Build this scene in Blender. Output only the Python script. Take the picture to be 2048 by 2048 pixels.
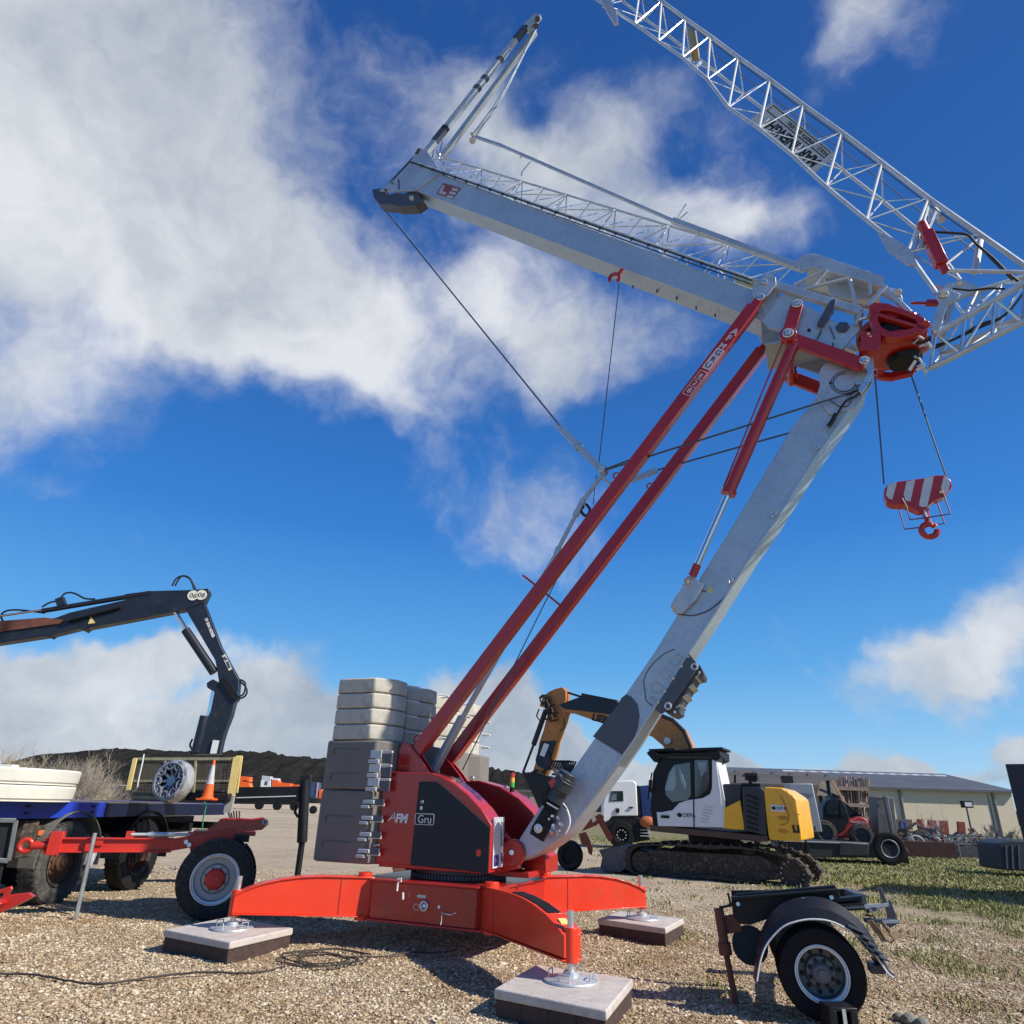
import bpy, bmesh, math, random
import numpy as np
from mathutils import Vector, Matrix
random.seed(7); rng = np.random.default_rng(7)
for o in list(bpy.data.objects): bpy.data.objects.remove(o)
S = bpy.context.scene; COL = S.collection
R = math.radians
# ---------------------------------------------------------------- camera
F_PX, PITCH, ROLL, HC = 1363.0, R(23.3), R(1.8), 1.6
fw = Vector((0, math.cos(PITCH), math.sin(PITCH))); u0 = Vector((0, -math.sin(PITCH), math.cos(PITCH))); r0 = Vector((1, 0, 0))
rt = r0*math.cos(ROLL) + u0*math.sin(ROLL); up = -r0*math.sin(ROLL) + u0*math.cos(ROLL)
CAM = Vector((0, 0, HC))
cd = bpy.data.cameras.new('camera'); cam = bpy.data.objects.new('camera', cd); COL.objects.link(cam)
M = Matrix((rt, up, -fw)).transposed().to_4x4(); M.translation = CAM; cam.matrix_world = M
cd.sensor_width = 36; cd.lens = 36*F_PX/2048; cd.clip_start = 0.1; cd.clip_end = 3000
S.camera = cam
# ---------------------------------------------------------------- light
SUN_AZ, SUN_EL = -21, 38          # degrees from +X towards +Y, elevation
sv = Vector((math.cos(R(SUN_EL))*math.cos(R(SUN_AZ)), math.cos(R(SUN_EL))*math.sin(R(SUN_AZ)), math.sin(R(SUN_EL))))
sd = bpy.data.lights.new('sun', 'SUN'); sd.energy = 5.0; sd.angle = R(0.5); sd.color = (1, .94, .84)
so = bpy.data.objects.new('sun', sd); COL.objects.link(so); so.rotation_euler = sv.to_track_quat('Z', 'Y').to_euler(); so.location = (40, 10, 40)
S.view_settings.view_transform = 'Standard'; S.view_settings.look = 'None'; S.view_settings.exposure = 0.22; S.view_settings.gamma = 1

def ray(px, py): return fw + rt*((px-1024)/F_PX) - up*((py-1024)/F_PX)

W = bpy.data.worlds.new('World'); S.world = W; W.use_nodes = True
nt = W.node_tree; N = nt.nodes; Lk = nt.links
N.clear()
def nd(t, **k):
    n = N.new(t)
    for a, b in k.items(): setattr(n, a, b)
    return n
def mth(op, a, b=None, c=None, clamp=False):
    n = nd('ShaderNodeMath', operation=op, use_clamp=clamp)
    for i, x in enumerate((a, b, c)):
        if x is None: continue
        if isinstance(x, (int, float)): n.inputs[i].default_value = x
        else: Lk.new(x, n.inputs[i])
    return n.outputs[0]
sky = nd('ShaderNodeTexSky', sky_type='NISHITA'); sky.sun_disc = False
sky.sun_elevation = R(SUN_EL); sky.sun_rotation = R(90-SUN_AZ); sky.altitude = 300; sky.air_density = 1.0; sky.dust_density = 0.3; sky.ozone_density = 2.5
geo = nd('ShaderNodeTexCoord'); D = geo.outputs['Generated']
def noise(vec, sc, det=6, rough=.55, dist=0.0):
    n = nd('ShaderNodeTexNoise'); Lk.new(vec, n.inputs['Vector']); n.inputs['Scale'].default_value = sc
    n.inputs['Detail'].default_value = det; n.inputs['Roughness'].default_value = rough; n.inputs['Distortion'].default_value = dist
    return n
# domain warp so that cloud edges billow
nw = noise(D, 5.0, 4, .6)
wv = nd('ShaderNodeVectorMath', operation='SUBTRACT'); Lk.new(nw.outputs['Color'], wv.inputs[0]); wv.inputs[1].default_value = (.5, .5, .5)
ws = nd('ShaderNodeVectorMath', operation='SCALE'); Lk.new(wv.outputs[0], ws.inputs[0]); ws.inputs['Scale'].default_value = .16
wa = nd('ShaderNodeVectorMath', operation='ADD'); Lk.new(D, wa.inputs[0]); Lk.new(ws.outputs[0], wa.inputs[1]); DW = wa.outputs[0]
# cloud bank: centre (given as a view direction), half-width and half-height in pixels of a 2048 picture, strength, roll of the long axis
CL = [(180, 330, 450, 320, 1.02, 25), (430, 540, 380, 150, .86, 30), (60, 60, 420, 220, .8, 0), (620, 640, 300, 90, .75, 30), (40, 760, 170, 150, .55, 0),
      (1000, 640, 230, 120, .48, 20), (1140, 690, 220, 60, .45, 15), (1290, 400, 300, 80, .46, 25), (900, 260, 190, 110, .38, 10), (1480, 450, 200, 70, .44, 10), (1060, 330, 200, 60, .40, 35), (1180, 300, 160, 60, .34, -30), (1100, 500, 160, 80, .3, 0),
      (1350, 640, 120, 60, .4, 0), (1110, 760, 70, 45, .4, 0),
      (1720, 20, 90, 95, .62, -20), (1850, 60, 330, 130, .36, 10), (1480, 250, 280, 110, .30, 20),
      (2030, 1230, 250, 130, .56, -35), (1880, 1300, 150, 80, .30, -20), (1000, 1060, 200, 110, .33, 20), (1180, 1000, 230, 120, .25, 0),
      (250, 1450, 330, 75, .74, 3), (530, 1400, 80, 80, .85, 0), (60, 1330, 260, 55, .55, -6), (330, 1300, 110, 40, .45, 0), (60, 1560, 300, 60, .45, 0), (610, 1490, 160, 65, .78, 0),
      (1000, 1480, 110, 130, .95, 0), (1150, 1530, 110, 70, .8, 0), (900, 1420, 90, 80, .7, 0), (1465, 1515, 60, 28, .85, 0), (1830, 1570, 260, 34, .42, 4), (2010, 1520, 50, 26, .55, 0),
      (820, 1560, 500, 45, .5, 2), (1350, 1570, 200, 30, .6, 0)]
tot = None
for (px, py, a, b, st, rl) in CL:
    c = ray(px, py).normalized()
    e1 = (ray(px+10, py).normalized() - c).normalized(); e2 = c.cross(e1).normalized()
    t = R(rl); x1 = e1*math.cos(t) + e2*math.sin(t); y1 = e2*math.cos(t) - e1*math.sin(t)
    k = c.dot(fw)                                  # a pixel covers a smaller angle away from the axis
    ax, bx_ = a/F_PX*k, b/F_PX*k
    df = nd('ShaderNodeVectorMath', operation='SUBTRACT'); Lk.new(DW, df.inputs[0]); df.inputs[1].default_value = c
    d1 = nd('ShaderNodeVectorMath', operation='DOT_PRODUCT'); Lk.new(df.outputs[0], d1.inputs[0]); d1.inputs[1].default_value = x1/ax
    d2 = nd('ShaderNodeVectorMath', operation='DOT_PRODUCT'); Lk.new(df.outputs[0], d2.inputs[0]); d2.inputs[1].default_value = y1/bx_
    d3 = nd('ShaderNodeVectorMath', operation='DOT_PRODUCT'); Lk.new(df.outputs[0], d3.inputs[0]); d3.inputs[1].default_value = c/min(.5, max(ax, .2))
    q = mth('MULTIPLY_ADD', d1.outputs['Value'], d1.outputs['Value'], mth('MULTIPLY', d2.outputs['Value'], d2.outputs['Value']))
    q = mth('MULTIPLY_ADD', d3.outputs['Value'], d3.outputs['Value'], q)
    g = mth('EXPONENT', mth('MULTIPLY', q, -.9))
    g = mth('MULTIPLY', g, st)
    tot = g if tot is None else mth('ADD', tot, g)
n1 = noise(DW, 3.2, 9, .58); n2 = noise(DW, 13.0, 8, .66)
cov = mth('ADD', tot, mth('MULTIPLY_ADD', n1.outputs['Fac'], 1.25, -.70))
cov = mth('ADD', cov, mth('MULTIPLY_ADD', n2.outputs['Fac'], .55, -.275))
mr = nd('ShaderNodeMapRange', interpolation_type='SMOOTHSTEP'); Lk.new(cov, mr.inputs['Value']); mr.inputs['From Min'].default_value = .14
lowz = nd('ShaderNodeMapRange'); zz_ = nd('ShaderNodeSeparateXYZ'); Lk.new(D, zz_.inputs[0]); Lk.new(zz_.outputs[2], lowz.inputs['Value'])
lowz.inputs['From Min'].default_value = .06; lowz.inputs['From Max'].default_value = .42; lowz.inputs['To Min'].default_value = .38; lowz.inputs['To Max'].default_value = .92; Lk.new(lowz.outputs[0], mr.inputs['From Max'])
# cloud shade: thick parts are greyer, ragged parts bright
sh = noise(DW, 2.1, 7, .55); sh2 = noise(DW, 9.0, 5, .6)
shv = mth('MULTIPLY_ADD', sh2.outputs['Fac'], .35, mth('MULTIPLY', sh.outputs['Fac'], .8))
cr = nd('ShaderNodeValToRGB'); Lk.new(shv, cr.inputs[0]); e = cr.color_ramp.elements
e[0].position = .42; e[0].color = (.34, .41, .51, 1); e[1].position = .70; e[1].color = (.88, .90, .93, 1)
sk = nd('ShaderNodeVectorMath', operation='SCALE'); Lk.new(sky.outputs[0], sk.inputs[0]); sk.inputs['Scale'].default_value = 1
hs = nd('ShaderNodeHueSaturation'); hs.inputs['Saturation'].default_value = 1.22; hs.inputs['Value'].default_value = 1.0; Lk.new(sky.outputs[0], hs.inputs['Color'])
sz = nd('ShaderNodeSeparateXYZ'); Lk.new(D, sz.inputs[0]); er = nd('ShaderNodeValToRGB'); Lk.new(sz.outputs[2], er.inputs[0]); ee = er.color_ramp.elements
SB = [(0, (.40, .62, .86)), (.07, (.25, .54, .87)), (.18, (.095, .38, .80)), (.36, (.028, .205, .66)), (.6, (.018, .115, .43)), (.85, (.014, .08, .33))]
while len(ee) < len(SB): ee.new(.5)
for a_, (p_, c_) in zip(ee, SB): a_.position = p_; a_.color = c_ + (1,)
eb = nd('ShaderNodeVectorMath', operation='SCALE'); Lk.new(er.outputs[0], eb.inputs[0]); eb.inputs['Scale'].default_value = 7.4
hm = nd('ShaderNodeMix', data_type='RGBA'); hm.inputs['Factor'].default_value = .80; Lk.new(hs.outputs[0], hm.inputs[6]); Lk.new(eb.outputs[0], hm.inputs[7])
cs = nd('ShaderNodeVectorMath', operation='SCALE'); Lk.new(cr.outputs[0], cs.inputs[0]); cs.inputs['Scale'].default_value = 6.7
mx = nd('ShaderNodeMix', data_type='RGBA'); Lk.new(mth('MULTIPLY', mr.outputs[0], .93), mx.inputs['Factor']); Lk.new(hm.outputs[2], mx.inputs[6]); Lk.new(cs.outputs[0], mx.inputs[7])
bg = nd('ShaderNodeBackground'); Lk.new(mx.outputs[2], bg.inputs['Color']); bg.inputs['Strength'].default_value = .12
wo = nd('ShaderNodeOutputWorld'); Lk.new(bg.outputs[0], wo.inputs['Surface'])

# ---------------------------------------------------------------- materials
def mat(name, col, rough=.5, metal=0., var=.12, vs=3., bump=0., bs=40., coat=0., dirt=None, dirt_amt=0., spec=.5, emit=None):
    m = bpy.data.materials.new(name); m.use_nodes = True; t = m.node_tree; n = t.nodes; l = t.links
    b = n['Principled BSDF']; tc = n.new('ShaderNodeTexCoord')
    ns = n.new('ShaderNodeTexNoise'); l.new(tc.outputs['Object'], ns.inputs['Vector']); ns.inputs['Scale'].default_value = vs; ns.inputs['Detail'].default_value = 8; ns.inputs['Roughness'].default_value = .62
    r = n.new('ShaderNodeValToRGB'); l.new(ns.outputs['Fac'], r.inputs[0])
    r.color_ramp.elements[0].position = .3; r.color_ramp.elements[1].position = .7
    r.color_ramp.elements[0].color = tuple(c*(1-var) for c in col) + (1,); r.color_ramp.elements[1].color = tuple(min(1, c*(1+var)) for c in col) + (1,)
    out = r.outputs[0]
    if dirt:
        n2 = n.new('ShaderNodeTexNoise'); l.new(tc.outputs['Object'], n2.inputs['Vector']); n2.inputs['Scale'].default_value = vs*2.7; n2.inputs['Detail'].default_value = 10; n2.inputs['Roughness'].default_value = .7
        r2 = n.new('ShaderNodeMapRange'); l.new(n2.outputs['Fac'], r2.inputs['Value']); r2.inputs['From Min'].default_value = .62-.25*dirt_amt; r2.inputs['From Max'].default_value = .75
        mxx = n.new('ShaderNodeMix'); mxx.data_type = 'RGBA'; l.new(r2.outputs[0], mxx.inputs['Factor']); l.new(out, mxx.inputs[6]); mxx.inputs[7].default_value = dirt + (1,); out = mxx.outputs[2]
    l.new(out, b.inputs['Base Color'])
    b.inputs['Metallic'].default_value = metal; b.inputs['Specular IOR Level'].default_value = spec
    mr = n.new('ShaderNodeMapRange'); l.new(ns.outputs['Fac'], mr.inputs['Value']); mr.inputs['From Min'].default_value = .3; mr.inputs['From Max'].default_value = .7
    mr.inputs['To Min'].default_value = max(.03, rough-.08); mr.inputs['To Max'].default_value = min(1, rough+.1); l.new(mr.outputs[0], b.inputs['Roughness'])
    b.inputs['Coat Weight'].default_value = coat; b.inputs['Coat Roughness'].default_value = .12
    if bump:
        n3 = n.new('ShaderNodeTexNoise'); l.new(tc.outputs['Object'], n3.inputs['Vector']); n3.inputs['Scale'].default_value = bs; n3.inputs['Detail'].default_value = 6
        bp = n.new('ShaderNodeBump'); l.new(n3.outputs['Fac'], bp.inputs['Height']); bp.inputs['Strength'].default_value = bump; bp.inputs['Distance'].default_value = .02; l.new(bp.outputs[0], b.inputs['Normal'])
    if emit: b.inputs['Emission Color'].default_value = emit[0] + (1,); b.inputs['Emission Strength'].default_value = emit[1]
    return m
def pulse(m, scale, strength=.5):     # spangle of hot-dip galvanising
    t = m.node_tree; n = t.nodes; l = t.links; b = n['Principled BSDF']
    tc = n.new('ShaderNodeTexCoord'); v = n.new('ShaderNodeTexVoronoi'); l.new(tc.outputs['Object'], v.inputs['Vector']); v.inputs['Scale'].default_value = scale
    src = b.inputs['Base Color'].links[0].from_socket
    mx = n.new('ShaderNodeMix'); mx.data_type = 'RGBA'; mx.blend_type = 'MULTIPLY'; mx.inputs['Factor'].default_value = strength
    r = n.new('ShaderNodeValToRGB'); l.new(v.outputs['Color'], r.inputs[0]); r.color_ramp.elements[0].color = (.7, .7, .7, 1); r.color_ramp.elements[1].color = (1, 1, 1, 1)
    l.new(src, mx.inputs[6]); l.new(r.outputs[0], mx.inputs[7]); l.new(mx.outputs[2], b.inputs['Base Color'])
    return m
RED = mat('red_paint', (.45, .018, .012), .34, 0, .08, 2.2, coat=.5, bump=.05, bs=25, dirt=(.24, .03, .025), dirt_amt=.2)  # base darkened to carry the shade on housing, chassis and struts
RED_LIT = mat('sunlit_red_paint', (.78, .046, .014), .38, 0, .06, 2.2, coat=.25, bump=.05, bs=25, dirt=(.60, .075, .035), dirt_amt=.35)  # same crane red, brightened to paint in sunlight on the legs
GALV = pulse(mat('galvanised_steel', (.60, .63, .64), .45, .45, .12, 2.4, bump=.08, bs=30, dirt=(.44, .46, .47), dirt_amt=.4), 38)
GALVD = pulse(mat('weathered_galvanised', (.50, .60, .67), .46, .35, .07, 1.2, bump=.06, bs=24, dirt=(.44, .52, .59), dirt_amt=.5), 30)
GALVL = mat('bright_galvanised', (.66, .68, .68), .30, .8, .1, 5, bump=.04)
PLATE = mat('dark_steel_plate', (.10, .11, .13), .5, .4, .15, 3)
CHROME = mat('chromed_rod', (.75, .77, .8), .12, 1., .02)
PANEL = mat('anthracite_panel', (.023, .027, .033), .5, 0, .15, 2, bump=.03, spec=.3)
BLK = mat('black_paint', (.009, .010, .012), .5, 0, .2, 3, coat=.05, dirt=(.05, .045, .04), dirt_amt=.1, spec=.3)
NAVY = mat('dark_navy_paint', (.013, .017, .028), .42, 0, .25, 2.5, coat=.08, dirt=(.045, .045, .05), dirt_amt=.2, spec=.4)
RUB = mat('tyre_rubber', (.018, .018, .019), .75, 0, .2, 8, bump=.25, bs=60, dirt=(.10, .09, .075), dirt_amt=.45)
RUBO = mat('dusty_tyre', (.045, .043, .040), .9, 0, .25, 5, bump=.3, bs=50, dirt=(.16, .14, .12), dirt_amt=.6)
RUBN = mat('clean_dark_tyre', (.007, .007, .008), .75, 0, .2, 8, bump=.25, bs=60, dirt=(.03, .027, .024), dirt_amt=.15, spec=.3)
HOSE = mat('black_hose', (.012, .012, .014), .5)
CONC = mat('light_concrete', (.52, .49, .41), .85, 0, .10, 3, bump=.25, bs=50, dirt=(.30, .29, .26), dirt_amt=.35)
CONCD = mat('dark_concrete', (.185, .168, .150), .8, 0, .10, 3, bump=.2, bs=50, dirt=(.19, .185, .175), dirt_amt=.3)
SLAB = mat('pale_slab', (.52, .47, .43), .8, 0, .10, 4, bump=.25, bs=60, dirt=(.36, .31, .27), dirt_amt=.5)
CREAM = mat('cream_concrete', (.66, .65, .56), .8, 0, .06, 2, bump=.12, bs=30, dirt=(.5, .49, .42), dirt_amt=.2)
WOOD = mat('dark_timber', (.060, .036, .030), .8, 0, .3, 12, bump=.4, bs=30)
BLUE = mat('blue_paint', (.012, .045, .42), .35, 0, .12, 3, coat=.3, dirt=(.02, .03, .14), dirt_amt=.3)
BROWN = mat('rusty_brown', (.15, .055, .035), .8, .1, .3, 6, bump=.3, bs=40)
RUST = mat('rust', (.22, .11, .06), .85, .1, .35, 8, bump=.4, bs=30)
WHITE = mat('white_paint', (.78, .78, .76), .4, 0, .04, 3, coat=.2)
OFFW = mat('light_grey_paint', (.52, .54, .55), .4, 0, .06, 2, coat=.2, dirt=(.4, .4, .38), dirt_amt=.3)
YEL = mat('yellow_paint', (.92, .47, .025), .36, 0, .05, 3, coat=.3, dirt=(.5, .25, .03), dirt_amt=.15)
OCH = mat('ochre_paint', (.50, .19, .035), .45, 0, .18, 3, coat=.1, dirt=(.25, .10, .03), dirt_amt=.5)
PYEL = mat('pale_yellow_paint', (.78, .62, .22), .5, 0, .08, 4)
GLASS = mat('dark_glass', (.02, .03, .035), .06, 0, .02, spec=.9, coat=1.0)
LGL = mat('tinted_pane', (.16, .22, .25), .05, 0, .1, spec=.9, coat=1.0)
ORNG = mat('signal_orange', (.85, .13, .015), .5, 0, .08, 5)
WHT = mat('white_lettering', (.8, .8, .8), .6, 0, .01)
PINKW = mat('faded_lettering', (.75, .62, .64), .6, 0, .02)
BLKT = mat('black_lettering', (.012, .012, .014), .6, 0, .01)
MUD = mat('muddy_steel', (.045, .035, .028), .85, .1, .4, 5, bump=.5, bs=30, dirt=(.24, .175, .115), dirt_amt=.5)
RIMG = mat('grey_rim', (.36, .38, .40), .38, .5, .08, 5, coat=.2)
RIMS = mat('silver_rim_edge', (.78, .79, .80), .35, .15, .06, 5)

# ---------------------------------------------------------------- builders
class MB:
    def __init__(s): s.v = []; s.f = []
    def add(s, vs, fs):
        o = len(s.v); s.v += [tuple(v) for v in vs]; s.f += [tuple(i+o for i in f) for f in fs]; return s
    def box(s, c, d, m3=None):
        P = [Vector((x*d[0]/2, y*d[1]/2, z*d[2]/2)) for x in (-1, 1) for y in (-1, 1) for z in (-1, 1)]
        if m3: P = [m3 @ p for p in P]
        return s.add([p+Vector(c) for p in P], [(0, 1, 3, 2), (4, 6, 7, 5), (0, 4, 5, 1), (2, 3, 7, 6), (0, 2, 6, 4), (1, 5, 7, 3)])
    def bar(s, a, b, w, h=None, side=(0, 1, 0)):          # rectangular bar, w measured along 'side'
        a = Vector(a); b = Vector(b); h = h or w; d = (b-a).normalized(); sd = Vector(side); sd = (sd - d*sd.dot(d))
        if sd.length < 1e-4: sd = Vector((1, 0, 0)); sd = sd - d*sd.dot(d)
        sd.normalize(); hh = d.cross(sd)
        P = []
        for q in (a, b):
            for i, j in ((-1, -1), (1, -1), (1, 1), (-1, 1)): P.append(q + sd*(w/2*i) + hh*(h/2*j))
        return s.add(P, [(3, 2, 1, 0), (4, 5, 6, 7), (0, 1, 5, 4), (1, 2, 6, 5), (2, 3, 7, 6), (3, 0, 4, 7)])
    def tube(s, pts, r, n=8, r2=None, closed=False):
        pts = [Vector(p) for p in pts]; m = len(pts); rings = []
        d0 = (pts[1]-pts[0]).normalized(); ref = Vector((0, 0, 1)) if abs(d0.z) < .9 else Vector((1, 0, 0)); x = d0.cross(ref).normalized()
        P = []
        for i, p in enumerate(pts):
            if closed: d = (pts[(i+1) % m]-pts[i-1]).normalized()
            else: d = (pts[min(i+1, m-1)]-pts[max(i-1, 0)]).normalized()
            x = (x - d*x.dot(d)).normalized(); y = d.cross(x)
            rr = r if r2 is None else r + (r2-r)*i/(m-1)
            P += [p + (x*math.cos(a) + y*math.sin(a))*rr for a in [2*math.pi*k/n for k in range(n)]]
        fs = []
        for i in range(m if closed else m-1):
            j = (i+1) % m
            fs += [(i*n+k, i*n+(k+1) % n, j*n+(k+1) % n, j*n+k) for k in range(n)]
        if not closed: fs += [tuple(range(n))[::-1], tuple((m-1)*n+k for k in range(n))]
        return s.add(P, fs)
    def cyl(s, a, b, r, n=16, r2=None): return s.tube([a, b], r, n, r2)
    def prism(s, poly, w0, w1):                             # poly of (s,z) in the frame, thickness along local y
        n = len(poly); P = [(p[0], w0, p[1]) for p in poly] + [(p[0], w1, p[1]) for p in poly]
        ar = sum(poly[i][0]*poly[(i+1) % n][1]-poly[(i+1) % n][0]*poly[i][1] for i in range(n))
        f = [tuple(range(n)), tuple(range(2*n-1, n-1, -1))] + [(i, i+n, (i+1) % n+n, (i+1) % n) for i in range(n)]
        if ar < 0: f = [q[::-1] for q in f]
        return s.add(P, f)
    def slab(s, poly, z0, z1):                              # plan polygon, vertical thickness
        n = len(poly); P = [(p[0], p[1], z0) for p in poly] + [(p[0], p[1], z1) for p in poly]
        return s.add(P, [tuple(range(n))[::-1], tuple(range(n, 2*n))] + [(i, (i+1) % n, (i+1) % n+n, i+n) for i in range(n)])
    def lathe(s, c, axis, prof, n=32, cap=False):           # prof: list of (radius, offset along axis)
        c = Vector(c); d = Vector(axis).normalized(); x = d.orthogonal().normalized(); y = d.cross(x); P = []
        for r, t in prof: P += [c + d*t + (x*math.cos(a)+y*math.sin(a))*r for a in [2*math.pi*k/n for k in range(n)]]
        f = []
        for i in range(len(prof)-1): f += [(i*n+k, i*n+(k+1) % n, (i+1)*n+(k+1) % n, (i+1)*n+k) for k in range(n)]
        if cap: f += [tuple(range(n))[::-1], tuple((len(prof)-1)*n+k for k in range(n))]
        return s.add(P, f)
    def ring(s, c, axis, R_, r, n=32, m=8, a0=0, a1=360, x0=None):
        c = Vector(c); d = Vector(axis).normalized(); x = Vector(x0).normalized() if x0 else d.orthogonal().normalized(); y = d.cross(x)
        full = (a1-a0) >= 359.9; k = n if full else n+1
        pts = [c + (x*math.cos(R(a0+(a1-a0)*i/n)) + y*math.sin(R(a0+(a1-a0)*i/n)))*R_ for i in range(k)]
        return s.tube(pts, r, m, closed=full)
    def ball(s, c, r, n=10, sc=(1, 1, 1)):
        P = []; f = []
        for i in range(n+1):
            t = math.pi*i/n
            for k in range(2*n):
                a = math.pi*k/n; P.append((c[0]+sc[0]*r*math.sin(t)*math.cos(a), c[1]+sc[1]*r*math.sin(t)*math.sin(a), c[2]+sc[2]*r*math.cos(t)))
        for i in range(n):
            for k in range(2*n): f.append((i*2*n+k, (i+1)*2*n+k, (i+1)*2*n+(k+1) % (2*n), i*2*n+(k+1) % (2*n)))
        return s.add(P, f)
    def pieces(s, gap=.012):                                # separate solids, those that touch kept together
        n = len(s.v); par = list(range(n))
        def fd(i):
            while par[i] != i: par[i] = par[par[i]]; i = par[i]
            return i
        for f in s.f:
            r0 = fd(f[0])
            for i in f[1:]: par[fd(i)] = r0
        g = {}
        for i in range(n): g.setdefault(fd(i), []).append(i)
        bb = []
        for ids in g.values():
            A = np.array([s.v[i] for i in ids]); bb.append([A.min(0)-gap/2, A.max(0)+gap/2, set(ids)])
        ch = True
        while ch:
            ch = False; out = []
            for b in bb:
                for o in out:
                    if np.all(b[0] <= o[1]) and np.all(o[0] <= b[1]): o[0] = np.minimum(o[0], b[0]); o[1] = np.maximum(o[1], b[1]); o[2] |= b[2]; ch = True; break
                else: out.append(b)
            bb = out
        res = []
        for _, _, ids in bb:
            m_ = MB(); L = sorted(ids); mp = {i: k for k, i in enumerate(L)}; m_.v = [s.v[i] for i in L]; m_.f = [tuple(mp[i] for i in f) for f in s.f if f[0] in mp]; res.append(m_)
        return res
    def each(s, name, m, parent=None, bevel=0., smooth=True, seg=2):
        r = [q.build(name, m, parent, bevel, smooth, seg) for q in s.pieces()]; return r[0]
    def build(s, name, m, parent=None, bevel=0., smooth=True, seg=2):
        me = bpy.data.meshes.new(name); me.from_pydata(s.v, [], s.f); me.materials.append(m)
        bm = bmesh.new(); bm.from_mesh(me); bmesh.ops.recalc_face_normals(bm, faces=bm.faces[:]); bm.to_mesh(me); bm.free()
        if smooth:
            me.shade_smooth()
            try: me.set_sharp_from_angle(angle=R(32))
            except Exception: pass
        o = bpy.data.objects.new(name, me); COL.objects.link(o)
        if parent: o.parent = parent
        if bevel:
            b = o.modifiers.new('bevel', 'BEVEL'); b.width = bevel; b.segments = seg; b.limit_method = 'ANGLE'; b.angle_limit = R(35); b.harden_normals = False
        return o
def tag(o, label=None, cat=None, group=None, kind=None):
    for k, v in (('label', label), ('category', cat), ('group', group), ('kind', kind)):
        if v: o[k] = v
    return o
def empty(name, loc, rz=0):
    o = bpy.data.objects.new(name, None); COL.objects.link(o); o.location = loc; o.rotation_euler = (0, 0, rz); o.empty_display_size = .3; return o
def copy_tree(o, parent=None):
    c = o.copy(); COL.objects.link(c); c.parent = parent
    for ch in [x for x in bpy.data.objects if x.parent == o]: copy_tree(ch, c)
    return c
class Frame:                                            # an upright working plane of a machine: s along it, w away from the camera, z up
    def __init__(s, o, deg):
        a = R(deg); s.a = a; s.u = Vector((math.cos(a), math.sin(a), 0)); s.n = Vector((-math.sin(a), math.cos(a), 0)); s.o = Vector((o[0], o[1], 0))
    def k(s, px, py, w=0.):
        d = ray(px, py); o = s.o + s.n*w; t = s.n.dot(o-CAM)/s.n.dot(d); q = CAM + d*t
        return ((q-s.o).dot(s.u), q.z)
    def p(s, px, py, w=0.): a = s.k(px, py, w); return Vector((a[0], w, a[1]))
    def poly(s, pts, w=0.): return [s.k(x, y, w) for x, y in pts]
    def empty(s, name): return empty(name, s.o, s.a)
    def root(s, name, at=None):
        return empty(name, s.o, s.a)
def G(px, py, z=0.): d = ray(px, py); return CAM + d*((z-HC)/d.z)
def AT(px, py, Y): d = ray(px, py); return CAM + d*(Y/d.y)
FONT = {}
def text(body, name, m, parent, size, loc, X, Y, ext=.0015, align='LEFT', shear=0., bold=0., sx=1.):
    """lettering as a thin solid: X = reading direction, Y = up of the letters, in the parent's coordinates"""
    c = bpy.data.curves.new(name, 'FONT'); c.body = body; c.size = size; c.extrude = ext; c.align_x = align; c.align_y = 'CENTER'; c.shear = shear; c.offset = bold; c.resolution_u = 3
    t = bpy.data.objects.new(name+'_src', c); COL.objects.link(t)
    dg = bpy.context.evaluated_depsgraph_get(); dg.update(); me = bpy.data.meshes.new_from_object(t.evaluated_get(dg)); bpy.data.objects.remove(t)
    me.materials.clear(); me.materials.append(m); me.name = name
    o = bpy.data.objects.new(name, me); COL.objects.link(o); o.parent = parent
    X = Vector(X).normalized(); Y = Vector(Y); Y = (Y-X*Y.dot(X)).normalized(); Z = X.cross(Y)
    mm = Matrix((X*sx, Y, Z)).transposed().to_4x4(); mm.translation = Vector(loc); o.matrix_local = mm
    return o
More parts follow.
